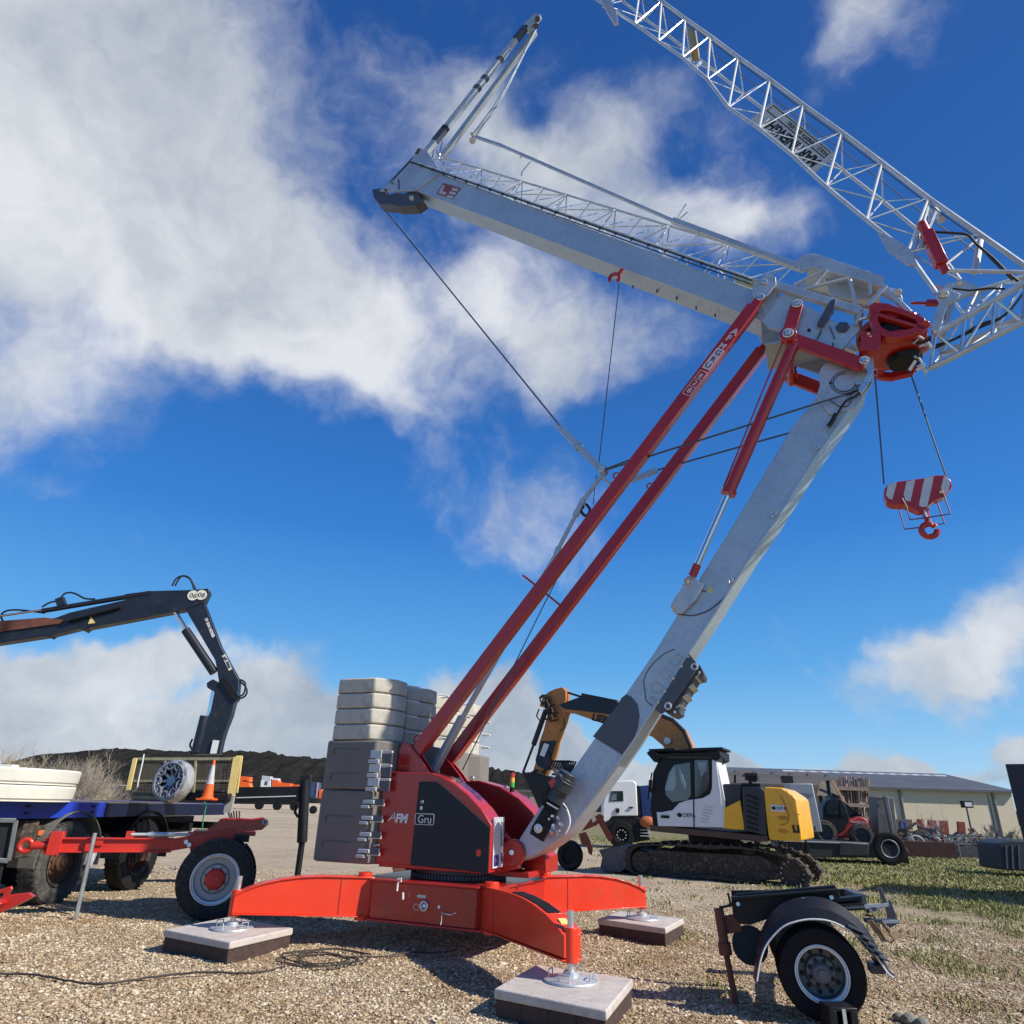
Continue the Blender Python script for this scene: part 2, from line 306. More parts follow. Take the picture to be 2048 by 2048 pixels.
def wheel(parent, c, axis, r, width, rub, rim, name='wheel', hub=None, hubr=.12, rimr=.58, bolts=8, deep=.07, edge=RIMS, holes=0, tread=True):
    """axis points to the side the photo sees; parts: wheel > rim, hub"""
    c = Vector(c); a = Vector(axis).normalized(); h = width/2; x = a.orthogonal().normalized(); y = a.cross(x)
    b = MB(); b.lathe(c, a, [(r*rimr, -h*.8), (r*.80, -h), (r*.95, -h*.92), (r*.99, -h*.7), (r, -h*.35), (r, h*.35), (r*.99, h*.7), (r*.95, h*.92), (r*.80, h), (r*.66, h*.93), (r*rimr, h*.8)], 48)
    if tread:
        for k in range(44):
            t = 2*math.pi*k/44
            for sgn in (-1, 1):
                d = x*math.cos(t) + y*math.sin(t); tg = a.cross(d)
                b.bar(c + d*r*.997 + a*sgn*h*.30, c + d*r*.985 + a*sgn*h*.88 + tg*.02, r*.055, .008, side=tg)
    t = b.build(name, rub, parent)
    q = MB(); q.lathe(c, a, [(r*rimr, -h*.8), (r*rimr*.98, h*.80), (r*rimr*1.03, h*.93), (r*rimr*.99, h*.97), (r*rimr*.95, h*.88), (r*rimr*.94, h*.80), (r*rimr*.90, h*.78), (r*rimr*.88, h*.5)], 48)
    q.build('rim_flange', edge, t)
    q = MB(); q.lathe(c, a, [(r*rimr*.905, h*.45), (r*rimr*.86, h*.8-deep), (r*rimr*.62, h*.78-deep*1.0), (r*rimr*.55, h*.8-deep*.55), (.001, h*.8-deep*.5)], 48)
    rm = q.build('rim', rim, t)
    q = MB()
    for k in range(bolts):
        t2 = 2*math.pi*(k+.5)/bolts; d = x*math.cos(t2)+y*math.sin(t2)
        q.cyl(c + d*r*rimr*.46 + a*(h*.8-deep*.55), c + d*r*rimr*.46 + a*(h*.8-deep*.55+.03), .016, 6)
    q.build('wheel_nuts', PLATE if holes == 0 else BLK, t)
    if holes:
        q = MB()
        for k in range(holes):
            t2 = 2*math.pi*k/holes; d = x*math.cos(t2)+y*math.sin(t2)
            q.cyl(c + d*r*rimr*.72 + a*(h*.8-deep*1.1), c + d*r*rimr*.72 + a*(h*.8-deep*.93), r*.055, 12)
        q.each('rim_hole', BLK, t)
    if hub:
        q = MB(); z = h*.8-deep*.5; q.lathe(c, a, [(hubr*1.12, z-.02), (hubr*1.1, z+.02), (hubr, z+.03), (hubr*.96, z+.075), (hubr*.8, z+.09), (hubr*.55, z+.09), (hubr*.5, z+.12), (.001, z+.12)], 24)
        q.build('hub', hub, t)
    return t
# ---------------------------------------------------------------- ground
def sm(x, a, b): t = np.clip((x-a)/(b-a), 0, 1); return t*t*(3-2*t)
def hgt(x, y):
    near = 1-sm(np.hypot(x, y), 22, 45)
    return near*(.012*np.sin(x*1.7+y*.6)*np.cos(y*1.3-x*.4) + .008*np.sin(x*4.1-y*3.3) + .006*np.sin(y*6.2+x*2.2)) - .006
xs = np.concatenate([-np.geomspace(900, 16, 22), np.linspace(-15, 15, 150), np.geomspace(16, 900, 22)])
ys = np.concatenate([np.linspace(-60, 2, 6), np.linspace(2.5, 24, 110), np.geomspace(25, 1200, 30)])
X, Y = np.meshgrid(xs, ys); Z = hgt(X, Y)
nx, ny = len(xs), len(ys); V = np.stack([X, Y, Z], -1).reshape(-1, 3)
i = np.arange((nx-1)*(ny-1)); r_, c_ = i//(nx-1), i % (nx-1); q0 = r_*nx+c_
Fc = np.stack([q0, q0+1, q0+nx+1, q0+nx], 1)
def np_mesh(name, V, Fc, m, parent=None, smooth=True):
    me = bpy.data.meshes.new(name); me.vertices.add(len(V)); me.vertices.foreach_set('co', np.asarray(V, np.float32).ravel())
    k = Fc.shape[1]; me.loops.add(len(Fc)*k); me.loops.foreach_set('vertex_index', Fc.astype(np.int32).ravel())
    me.polygons.add(len(Fc)); me.polygons.foreach_set('loop_start', np.arange(0, len(Fc)*k, k, dtype=np.int32)); me.polygons.foreach_set('loop_total', np.full(len(Fc), k, np.int32))
    me.update(calc_edges=True); me.materials.append(m)
    if smooth: me.shade_smooth()
    else: me.shade_flat()
    o = bpy.data.objects.new(name, me); COL.objects.link(o)
    if parent: o.parent = parent
    return o
gm = bpy.data.materials.new('gravel_yard'); gm.use_nodes = True; t = gm.node_tree; n = t.nodes; l = t.links; b = n['Principled BSDF']; b.inputs['Roughness'].default_value = .93; b.inputs['Specular IOR Level'].default_value = .2
tc = n.new('ShaderNodeTexCoord'); P = tc.outputs['Object']
def NN(tp, **k):
    x = n.new(tp)
    for a, v in k.items(): setattr(x, a, v)
    return x
def tex(sc, det=8, ro=.6):
    x = NN('ShaderNodeTexNoise'); l.new(P, x.inputs['Vector']); x.inputs['Scale'].default_value = sc; x.inputs['Detail'].default_value = det; x.inputs['Roughness'].default_value = ro; return x.outputs['Fac']
def ramp(src, stops):
    x = NN('ShaderNodeValToRGB'); l.new(src, x.inputs[0]); e = x.color_ramp.elements
    while len(e) < len(stops): e.new(.5)
    for a, (p_, c) in zip(e, stops): a.position = p_; a.color = c + (1,)
    return x.outputs[0]
def mixc(f, a, b_, mode='MIX'):
    x = NN('ShaderNodeMix', data_type='RGBA', blend_type=mode)
    if isinstance(f, float): x.inputs['Factor'].default_value = f
    else: l.new(f, x.inputs['Factor'])
    for s_, i_ in ((a, 6), (b_, 7)):
        if isinstance(s_, tuple): x.inputs[i_].default_value = s_ + (1,)
        else: l.new(s_, x.inputs[i_])
    return x.outputs[2]
def mr_(src, a, b_, c=0, d=1):
    x = NN('ShaderNodeMapRange', interpolation_type='SMOOTHSTEP'); l.new(src, x.inputs['Value'])
    for i_, v in zip(('From Min', 'From Max', 'To Min', 'To Max'), (a, b_, c, d)): x.inputs[i_].default_value = v
    return x.outputs[0]
def ma(op, a, b_):
    x = NN('ShaderNodeMath', operation=op)
    for i_, v in enumerate((a, b_)):
        if isinstance(v, (int, float)): x.inputs[i_].default_value = v
        else: l.new(v, x.inputs[i_])
    return x.outputs[0]
vo = NN('ShaderNodeTexVoronoi'); l.new(P, vo.inputs['Vector']); vo.inputs['Scale'].default_value = 34
vo2 = NN('ShaderNodeTexVoronoi'); l.new(P, vo2.inputs['Vector']); vo2.inputs['Scale'].default_value = 70
sep = NN('ShaderNodeSeparateXYZ'); l.new(P, sep.inputs[0]); sx_, sy_ = sep.outputs[0], sep.outputs[1]
cell = NN('ShaderNodeSeparateColor'); l.new(vo.outputs['Color'], cell.inputs[0])
stone = ramp(cell.outputs[0], [(0, (.24, .175, .105)), (.35, (.42, .325, .205)), (.7, (.56, .455, .31)), (1, (.72, .63, .47))])
stone = mixc(mr_(vo.outputs['Distance'], .012, .035), stone, (.12, .09, .06)) if False else stone
pat = ramp(tex(.7, 9, .68), [(.36, (.66, .57, .48)), (.60, (.96, .93, .88)), (.8, (1.0, .98, .94))])
gravel = mixc(1.0, stone, pat, 'MULTIPLY')
far = ramp(tex(.09, 10, .6), [(.3, (.42, .335, .24)), (.5, (.55, .45, .33)), (.7, (.63, .53, .40))])
far = mixc(1.0, far, ramp(tex(2.2, 8, .7), [(.3, (.8, .78, .76)), (.7, (1.06, 1.05, 1.04))]), 'MULTIPLY')
dist = ma('ADD', sy_, ma('MULTIPLY', tex(.35, 5), 5.0))
base = mixc(mr_(dist, 13.5, 19.0), gravel, far)
# grass grows to the right: a ragged mask in plan
gx = ma('ADD', ma('ADD', ma('MULTIPLY', sx_, .50), ma('MULTIPLY', sy_, .08)), ma('MULTIPLY', tex(.8, 8, .7), 7.0))
gmask = mr_(gx, 7.4, 10.2)
soil = ramp(tex(6., 8, .7), [(.3, (.13, .115, .055)), (.5, (.19, .18, .075)), (.7, (.33, .27, .15))])
base = mixc(ma('MULTIPLY', gmask, .85), base, soil)
l.new(base, b.inputs['Base Color'])
hh = ma('ADD', ma('MULTIPLY', vo.outputs['Distance'], -1.0), ma('MULTIPLY', vo2.outputs['Distance'], -.4))
hh = ma('ADD', hh, ma('MULTIPLY', tex(9, 8, .7), .5))
bp = NN('ShaderNodeBump'); l.new(hh, bp.inputs['Height']); bp.inputs['Strength'].default_value = .9; bp.inputs['Distance'].default_value = .035; l.new(bp.outputs[0], b.inputs['Normal'])
gr = np_mesh('ground', V, Fc, gm); gr['kind'] = 'structure'
# ---- loose stones
sm_ = bpy.data.materials.new('pebbles'); sm_.use_nodes = True; n = sm_.node_tree.nodes; l = sm_.node_tree.links; b = n['Principled BSDF']; b.inputs['Roughness'].default_value = .88; b.inputs['Specular IOR Level'].default_value = .25
ge = n.new('ShaderNodeNewGeometry'); rc = n.new('ShaderNodeValToRGB'); l.new(ge.outputs['Random Per Island'], rc.inputs[0]); e = rc.color_ramp.elements
for p_, c in ((.25, (.42, .32, .20)), (.6, (.58, .47, .32)), (.85, (.70, .61, .46))): x = e.new(p_); x.color = c + (1,)
e[0].color = (.20, .135, .08, 1); e[-1].position = 1; e[-1].color = (.82, .76, .62, 1)
tcs = n.new('ShaderNodeTexCoord'); nz = n.new('ShaderNodeTexNoise'); l.new(tcs.outputs['Object'], nz.inputs['Vector']); nz.inputs['Scale'].default_value = .7; nz.inputs['Detail'].default_value = 9; nz.inputs['Roughness'].default_value = .68
rz_ = n.new('ShaderNodeValToRGB'); l.new(nz.outputs['Fac'], rz_.inputs[0]); rz_.color_ramp.elements[0].position = .36; rz_.color_ramp.elements[0].color = (.70, .61, .52, 1); rz_.color_ramp.elements[1].position = .62; rz_.color_ramp.elements[1].color = (1, 1, 1, 1)
mm_ = n.new('ShaderNodeMix'); mm_.data_type = 'RGBA'; mm_.blend_type = 'MULTIPLY'; mm_.inputs['Factor'].default_value = 1; l.new(rc.outputs[0], mm_.inputs[6]); l.new(rz_.outputs[0], mm_.inputs[7]); l.new(mm_.outputs[2], b.inputs['Base Color'])
ph = (1+5**.5)/2
ico = np.array([(-1, ph, 0), (1, ph, 0), (-1, -ph, 0), (1, -ph, 0), (0, -1, ph), (0, 1, ph), (0, -1, -ph), (0, 1, -ph), (ph, 0, -1), (ph, 0, 1), (-ph, 0, -1), (-ph, 0, 1)])/1.9
icf = np.array([(0, 11, 5), (0, 5, 1), (0, 1, 7), (0, 7, 10), (0, 10, 11), (1, 5, 9), (5, 11, 4), (11, 10, 2), (10, 7, 6), (7, 1, 8), (3, 9, 4), (3, 4, 2), (3, 2, 6), (3, 6, 8), (3, 8, 9), (4, 9, 5), (2, 4, 11), (6, 2, 10), (8, 6, 7), (9, 8, 1)])
def in_view(x, y, m=.03): 
    return (np.abs(x)/(y*.918 - HC*.40) < .7513+m)
def scatter(n_, y0, y1):
    y = y0*(y1/y0)**rng.random(n_)
    x = (rng.random(n_)*2-1)*(y*.92*.80)
    k = in_view(x, y, .08); return x[k], y[k]
pads_xy = [(.65, 7.11), (-3.08, 9.16), (1.99, 10.96)]
def stones(n_, y0, y1, s0, s1):
    x, y = scatter(n_, y0, y1)
    gz = .5*x + .08*y + 3.5
    keep = (gz < 8.2) | (rng.random(len(x)) < .25)
    x, y = x[keep], y[keep]; m = len(x)
    s = s0*(s1/s0)**(rng.random(m)**2.2)
    P = ico[None]*(1+.32*rng.standard_normal((m, 12, 1)))
    P = P*s[:, None, None]*np.stack([1+.35*rng.random(m), .75+.35*rng.random(m), .5+.3*rng.random(m)], -1)[:, None, :]
    a = rng.random(m)*2*np.pi; ca, sa = np.cos(a)[:, None], np.sin(a)[:, None]
    Q = np.stack([P[..., 0]*ca-P[..., 1]*sa + x[:, None], P[..., 0]*sa+P[..., 1]*ca + y[:, None], P[..., 2] + (hgt(x, y)+s*.22)[:, None]], -1)
    return Q.reshape(-1, 3), (icf[None]+np.arange(m)[:, None, None]*12).reshape(-1, 3)
A_, B_ = stones(92000, 5.2, 11.5, .0070, .0175), stones(26000, 10.5, 19, .011, .022)
C_ = stones(700, 5.2, 13, .02, .035)
V3 = np.concatenate([A_[0], B_[0], C_[0]]); F3 = np.concatenate([A_[1], B_[1]+len(A_[0]), C_[1]+len(A_[0])+len(B_[0])])
o = np_mesh('gravel', V3, F3, sm_, smooth=False); tag(o, 'loose tan and cream gravel stones covering the yard', 'gravel', kind='stuff')
# ---- grass
gmt = bpy.data.materials.new('grass'); gmt.use_nodes = True; n = gmt.node_tree.nodes; l = gmt.node_tree.links; b = n['Principled BSDF']; b.inputs['Roughness'].default_value = .7; b.inputs['Specular IOR Level'].default_value = .2
ge = n.new('ShaderNodeNewGeometry'); rc = n.new('ShaderNodeValToRGB'); l.new(ge.outputs['Random Per Island'], rc.inputs[0]); e = rc.color_ramp.elements
e[0].color = (.13, .15, .04, 1); e[1].color = (.50, .43, .24, 1); x = e.new(.45); x.color = (.24, .25, .075, 1); x = e.new(.75); x.color = (.36, .36, .14, 1); l.new(rc.outputs[0], b.inputs['Base Color'])
b.inputs['Transmission Weight'].default_value = 0
def grass(n_, y0, y1, h0, h1, thr, wd=.006):
    y = y0*(y1/y0)**rng.random(n_); x = -1 + rng.random(n_)*(y*.80+1); k = in_view(x, y, .05)
    x, y = x[k], y[k]
    cl = 1.1*np.sin(x*1.3+y*.7)*np.cos(y*.9-x*.5) + .8*np.sin(x*3.1+1.7*y) + .6*np.sin(5.3*x-2.9*y+1) + rng.standard_normal(len(x))*.5
    k = (.5*x+.08*y+3.5+cl*1.5+rng.standard_normal(len(x))*.6) > thr; x, y = x[k], y[k]; m = len(x)
    h = h0+(h1-h0)*rng.random(m)**1.6; a = rng.random(m)*2*np.pi; w = wd*(1+rng.random(m)*.6)*np.clip(y/13, 1, 1.8)
    z = hgt(x, y); lean = .25+.6*rng.random(m); la = rng.random(m)*2*np.pi
    dx, dy = np.cos(a)*w, np.sin(a)*w; lx, ly = np.cos(la)*lean*h, np.sin(la)*lean*h
    P = np.stack([np.stack([x-dx, y-dy, z], -1), np.stack([x+dx, y+dy, z], -1), np.stack([x+dx*.7+lx*.35, y+dy*.7+ly*.35, z+h*.6], -1), np.stack([x-dx*.7+lx*.35, y-dy*.7+ly*.35, z+h*.6], -1), np.stack([x+lx, y+ly, z+h], -1)], 1)
    F = np.array([(0, 1, 2), (0, 2, 3), (3, 2, 4)])
    return P.reshape(-1, 3), (F[None]+np.arange(m)[:, None, None]*5).reshape(-1, 3)
gg = [grass(60000, 7, 17, .02, .075, 8.6), grass(70000, 14, 48, .03, .085, 9.2, .009)]
V3 = np.concatenate([g_[0] for g_ in gg]); off = np.cumsum([0]+[len(g_[0]) for g_ in gg]); F3 = np.concatenate([g_[1]+k for g_, k in zip(gg, off)])
o = np_mesh('grass', V3, F3, gmt, smooth=False); tag(o, 'short rough grass growing through the gravel on the right', 'grass', kind='stuff')
# ================================================================ the self-erecting crane
CR = Frame((-.55, 10.1), -22); crane = CR.empty('mobile_crane')
tag(crane, 'red and galvanised self-erecting crane half unfolded above its four red outrigger legs', 'crane')
k = CR.k; p3 = CR.p; nw_, fw_ = -.5, .5
def W2L(v): d = Vector(v)-CR.o; return Vector((d.dot(CR.u), d.dot(CR.n), v[2]))
tips = [G(1142, 1963, .2), G(463, 1858, .2), G(1284, 1838, .2)]
tips.append(2*Vector((-.55, 10.1, .2)) - tips[0]); tips[3].z = .2
# chassis
b = MB(); cor = []
for t_ in (tips[0], tips[2], tips[3], tips[1]):
    d = W2L(t_); d.z = 0; L_ = d.length; d.normalize(); s_ = Vector((-d.y, d.x, 0)); cor += [d*1.15 - s_*.16, d*1.15 + s_*.16]
b.slab([(c.x, c.y) for c in cor], .30, .70); b.slab([(c.x*1.03, c.y*1.03) for c in cor], .70, .725); b.slab([(c.x*1.03, c.y*1.03) for c in cor], .275, .30)
ch = b.build('chassis', RED, crane, .008)
b = MB()
for x_ in (-.62, -.25, .2, .55): b.box((x_, -.84, .5), (.03, .03, .38))
b.each('chassis_rib', RED, ch, .003)
# things on the chassis side that faces the camera: eye, pin, plate, hooks
b = MB(); b.ring(p3(848, 1812, -.93), (0, 1, 0), .045, .014, 20); b.cyl(p3(848, 1812, -.93), p3(848, 1812, -.86), .02, 10); b.cyl(p3(878, 1814, -.93), p3(878, 1814, -.80), .018, 10)
b.ring(p3(833, 1814, -.92), (0, 1, .2), .035, .005, 16); b.each('lashing_eye', GALVL, ch)
b = MB(); b.box(p3(846, 1793, -.915), (.15, .006, .03)); b.build('type_plate', GALV, ch)
b = MB(); b.tube([p3(795, 1759, -.98), p3(803, 1757, -.98), p3(802, 1763, -.97), p3(796, 1765, -.98), p3(794, 1782, -.98)], .012, 6); b.tube([p3(806, 1785, -.97), p3(806, 1799, -.97)], .012, 6); b.each('marker_strip', WHITE, ch)
b = MB(); b.tube([p3(884, 1824, -.95), p3(883, 1842, -1.0), p3(881, 1850, -1.05)], .005, 6); b.tube([p3(884, 1826, -.95), p3(900, 1830, -1.0), p3(912, 1826, -1.02)], .006, 6); b.each('loose_cable_end', OFFW, ch)
# legs: curved-top box arms that swing on vertical pins
LP = [(0, .31), (1, .37), (1, .545), (.93, .60), (.83, .655), (.70, .70), (.55, .728), (.40, .735), (0, .72)]
for i_, t_ in enumerate(tips):
    e_ = W2L(t_); e_.z = 0; d = e_.normalized(); L_ = e_.length; a_ = math.atan2(d.y, d.x); r0_ = 1.12
    hi = .04 if i_ == 0 else 0
    prof = [(r0_ + (L_+.03-r0_)*q, z + hi*q*.3) for q, z in LP]
    b = MB(); b.prism(prof, -.085, .085)
    top = [(r0_+(L_+.03-r0_)*q, z + hi*q*.3) for q, z in LP[2:]]
    for (x0, z0), (x1, z1) in zip(top[:-1], top[1:]): b.bar((x0, 0, z0+.006), (x1, 0, z1+.006), .21, .014)
    b.bar((r0_, 0, .303), (L_+.03, 0, .362), .21, .014)
    lg = b.build('outrigger_leg', RED_LIT, crane, .004); lg.rotation_euler.z = a_
    b = MB(); b.box((1.52, -.0865, .51), (.012, .005, .40)); b.box((1.52, .0865, .51), (.012, .005, .40)); b.each('weld_seam', RED, lg)
    b = MB(); b.cyl((1.22, 0, .26), (1.22, 0, .78), .085, 20); b.build('hinge_post', RED_LIT, lg, .004)
    b = MB(); b.cyl((L_, 0, .33+hi*.3), (L_, 0, .60+hi*.3), .065, 20); b.build('jack_sleeve', RED_LIT, lg, .004)
    b = MB(); b.cyl((L_, 0, .22), (L_, 0, .74), .030, 16); b.build('jack_screw', GALVL, lg)
    b = MB(); b.lathe((L_, 0, .2), (0, 0, 1), [(.001, .0), (.235, 0), (.24, .008), (.235, .02), (.15, .028), (.14, .035), (.07, .045), (.065, .075), (.001, .08)], 40)
    b.box((L_, 0, .262), (.12, .07, .035))
    for q in range(4):
        t2 = R(45+90*q); c_ = Vector((L_+math.cos(t2)*.19, math.sin(t2)*.19, .205)); tg = Vector((-math.sin(t2), math.cos(t2), 0))
        b.tube([c_+tg*.05, c_+tg*.05+Vector((0, 0, .075)), c_-tg*.05+Vector((0, 0, .075)), c_-tg*.05], .007, 6)
    b.build('foot_plate', GALV, lg)
    if i_ == 0:
        b = MB(); tp = [(x, z+.019) for x, z in top[2:6]]
        for (x0, z0), (x1, z1) in zip(tp[:-1], tp[1:]): b.bar((x0, 0, z0), (x1, 0, z1), .13, .004)
        b.build('anti_slip_strip', BLK, lg)
        b = MB(); b.bar((top[1][0]-.06, 0, top[1][1]+.045), (top[1][0]+.02, 0, top[1][1]+.008), .08, .004); b.build('warning_sticker', PYEL, lg)
# slewing ring with teeth
b = MB(); b.lathe((0, 0, .73), (0, 0, 1), [(.001, 0), (.60, 0), (.60, .05), (.56, .055), (.56, .12), (.001, .12)], 64); sr = b.build('slewing_ring', PLATE, crane)
b = MB()
for q in range(90):
    t2 = 2*math.pi*q/90; b.box((math.cos(t2)*.615, math.sin(t2)*.615, .757), (.022, .022, .05), Matrix.Rotation(t2, 3, 'Z'))
b.build('ring_teeth', PLATE, sr, smooth=False)
# turntable deck under the housings
b = MB(); b.slab([(-.78, -.74), (.62, -.74), (.62, .74), (-.78, .74)], .845, .90); b.slab([(-.7, -.2), (1.05, -.2), (1.05, .26), (-.7, .26)], .78, .845)
b.box((1.0, .42, .92), (.3, .5, .2)); b.build('turntable', RED, crane, .01)
# housings left and right of the mast foot
NW = -.75
out = [(769, 1543), (859, 1545), (880, 1551), (905, 1564), (935, 1588), (963, 1618), (983, 1650), (978, 1747), (751, 1725)]
O1 = CR.poly(out, NW)
b = MB(); b.prism(O1, NW, -.34); h1 = b.build('machine_housing', RED, crane, .012)
b = MB(); b.prism(CR.poly([(839, 1563), (874, 1563), (887, 1573), (934, 1614), (981, 1656), (976.5, 1747), (821, 1730)], NW), NW-.012, NW+.02); dp = b.build('side_panel', PANEL, h1, .004)
b = MB(); b.ring(p3(844, 1604, NW-.02), (0, 1, 0), .016, .006, 16); b.box(p3(843, 1616, NW-.015), (.03, .02, .04)); b.build('door_lock', GALVL, dp)
b = MB(); b.box(p3(957, 1706, NW-.013), (.055, .004, .07)); b.build('red_sticker', RED_LIT, dp)
b = MB()
for (x_, y_) in ((768, 1570), (751, 1691)): b.cyl(p3(x_-4, y_+1, NW-.04), p3(x_+8, y_-1, NW-.04), .011, 8)
b.each('door_hinge', GALVL, h1)
x1_, z1_ = O1[6]; x0_, z0_ = O1[7]
b = MB(); b.box(((x0_+x1_)/2+.012, -.53, z0_+.33), (.012, .33, .56)); st = b.build('instruction_board', WHITE, h1)
b = MB(); b.box(((x0_+x1_)/2+.020, -.60, z0_+.13), (.006, .15, .12)); b.box(((x0_+x1_)/2+.020, -.42, z0_+.16), (.006, .05, .10)); b.each('board_print', mat('board_ink', (.06, .05, .2), .6), st)
b = MB(); b.box(((x0_+x1_)/2+.020, -.43, z0_+.42), (.006, .09, .28)); b.build('board_drawing', mat('board_grey', (.3, .3, .32), .6), st)
O2 = CR.poly([(930, 1562), (957, 1561), (1000, 1573), (1037, 1596), (1066, 1624), (1088, 1662), (1092, 1725), (900, 1720)], .3)
b = MB(); b.prism(O2, .3, .72); h2 = b.build('machine_housing', RED, crane, .012)
# logo
lx = p3(790, 1639, NW-.014)
text('FM', 'logo_lettering', WHT, h1, .145, p3(791, 1637, NW-.002), (1, 0, -.01), (0, 0, 1), ext=.003, bold=.006, shear=.12, sx=.95)
lo = text('Gru', 'logo_lettering', WHT, h1, .135, p3(835, 1638.5, NW-.014), (1, 0, -.01), (0, 0, 1), ext=.003, sx=.92)
b = MB(); gx0, gz0 = k(831, 1627, NW-.015); gx1, gz1 = k(867, 1650, NW-.015); zc = (gz0+gz1)/2; hz = .062
rr = []
for cx, cz, a0 in ((gx1-.02, zc+hz-.02, 0), (gx0+.02, zc+hz-.02, 90), (gx0+.02, zc-hz+.02, 180), (gx1-.02, zc-hz+.02, 270)):
    for q in range(5): t2 = R(a0+q*22.5); rr.append(Vector((cx+.02*math.cos(t2), NW-.014, cz+.02*math.sin(t2))))
b.tube(rr, .004, 6, closed=True); b.build('logo_frame', WHT, h1)
b = MB()
for pts in (((776, 1642), (786, 1630), (789, 1625), (790, 1642)), ((780, 1638), (790, 1634)),): b.tube([p3(x_, y_, NW-.006) for x_, y_ in pts], .006, 6)
b.build('logo_figure', WHT, h1)
# lifting eyes on the arcs
b = MB()
for (x_, y_, w_) in ((918, 1561, -.5), (944, 1557, .35), (1012, 1576, .4)): c_ = p3(x_, y_, w_); b.ring(c_, (.1, 1, 0), .026, .010, 14)
b.each('lifting_eye', GALVL, crane)
# signal lamp
c_ = p3(1024, 1576, .36); lampb = MB(); lampb.cyl(c_+Vector((0, 0, -.05)), c_+Vector((0, 0, .01)), .032, 16); lampb.cyl(c_+Vector((0, 0, .20)), c_+Vector((0, 0, .225)), .036, 16); sl = lampb.build('signal_lamp', BLK, crane)
for q, (nm, cc) in enumerate((('green_lens', (.05, .5, .05)), ('amber_lens', (.85, .5, .02)), ('red_lens', (.6, .03, .02)))):
    b = MB(); b.cyl(c_+Vector((0, 0, .01+.063*q)), c_+Vector((0, 0, .07+.063*q)), .034, 16); b.build(nm, mat(nm, cc, .2, coat=.8, var=.02), sl)
# strut brackets
b = MB(); b.prism(CR.poly([(800, 1548), (805, 1500), (812, 1486), (822, 1488), (842, 1511), (866, 1548)], nw_), nw_-.09, nw_-.06); b.prism(CR.poly([(800, 1548), (805, 1500), (812, 1486), (822, 1488), (842, 1511), (866, 1548)], nw_), nw_+.06, nw_+.09); b.each('strut_bracket', RED, crane, .004)
b = MB(); pl = CR.poly([(866, 1552), (877, 1514), (888, 1508), (900, 1520), (924, 1550), (950, 1590), (880, 1590)], fw_); b.prism(pl, fw_-.09, fw_-.06); b.prism(pl, fw_+.06, fw_+.09); b.each('strut_bracket', RED, crane, .004)
# the two long red struts
def strut(x0, y0, x1, y1, w, tag_=''):
    a_, c_ = p3(x0, y0, w), p3(x1, y1, w); d = (c_-a_).normalized()
    b = MB(); b.bar(a_+d*.05, c_-d*.18, .15, .17); b.bar(a_-d*.1, a_+d*.2, .10, .15); b.bar(c_-d*.3, c_+d*.03, .09, .12)
    o_ = b.build('strut', RED, crane, .006); return a_, c_, d, o_
sa, sc_, sdr, s1 = strut(838, 1500, 1521, 597, nw_)
sa2, sc2, sdr2, s2 = strut(903, 1516, 1537, 684, fw_)
b = MB(); b.ring(sa+Vector((-.04, 0, .14)), (0, 1, 0), .05, .012, 16); b.each('lifting_lug', RED, s1)
b = MB(); q_ = sa2+sdr2*5.1; b.ring(q_+Vector((-.10, 0, .07)), (0, 1, 0), .045, .012, 16); q_ = sa+sdr*4.7; b.ring(q_+Vector((-.11, 0, .07)), (0, 1, 0), .045, .012, 16); b.each('lifting_lug', RED, s2)
b = MB(); m1 = p3(1055, 1158, nw_); m2 = p3(1120, 1210, fw_); ddd = (m2-m1); b.cyl(m1 - ddd*.12, m2, .016, 8); b.build('spacer_rod', RED, crane)
for a_, c_ in (((-.0), 0),): pass
# lettering running down the near strut (face towards the camera)
Y_ = -sdr; Xd = Vector((-sdr.z, 0, sdr.x)) * -1
def slet(ch_, px, py, size, m=PINKW, bold=.004, sx=1.0):
    c_ = p3(px, py, nw_-.0785); return text(ch_, 'lettering', m, s1, size, c_, Xd, sdr, ext=.002, align='CENTER', bold=bold, sx=sx)
for ch_, px, py, sz_ in (('A', 1469, 664, .15), ('F', 1457, 676.5, .14), ('M', 1445, 692, .12)): slet(ch_, px, py, sz_)
def plate_letters(seq, x0, y0, x1, y1, bgm):
    a_ = p3(x0, y0, nw_-.077); c_ = p3(x1, y1, nw_-.077); b = MB()
    if bgm: b.bar(a_, c_, .004, .125, side=(0, 1, 0)); b.build('name_plate', bgm, s1)
for ch_, px, py in (('G', 1436, 706), ('R', 1426, 719), ('U', 1416, 731)): slet(ch_, px, py, .12, BLKT, .002)
plate_letters('', 1442, 698, 1411, 738, PINKW)
for ch_, px, py in (('8', 1401, 752), ('2', 1390, 766), ('8', 1378.5, 781)): slet(ch_, px, py, .115, PINKW, .002)
b = MB(); a_, c_ = p3(1408, 743, nw_-.079), p3(1372, 789, nw_-.079); sd_ = Xd.normalized()*.058
for q in (-1, 1): b.tube([a_+sd_*q, c_+sd_*q], .005, 6)
for q in (0, .33, .66, 1): m_ = a_.lerp(c_, q); b.tube([m_-sd_, m_+sd_], .005, 6)
b.each('number_frame', PINKW, s1)
# galvanised lifting cylinders between the struts
b = MB(); b.cyl(p3(868, 1540, -.12), p3(1012, 1275, -.12), .035, 14); b.cyl(p3(866, 1540, .15), p3(1010, 1290, .15), .03, 14); b.cyl(p3(868, 1540, .02), p3(925, 1434, .02), .065, 16); b.cyl(p3(1012, 1275, -.12), p3(1110, 1110, -.12), .022, 10)
b.each('folding_cylinder', GALV, crane)
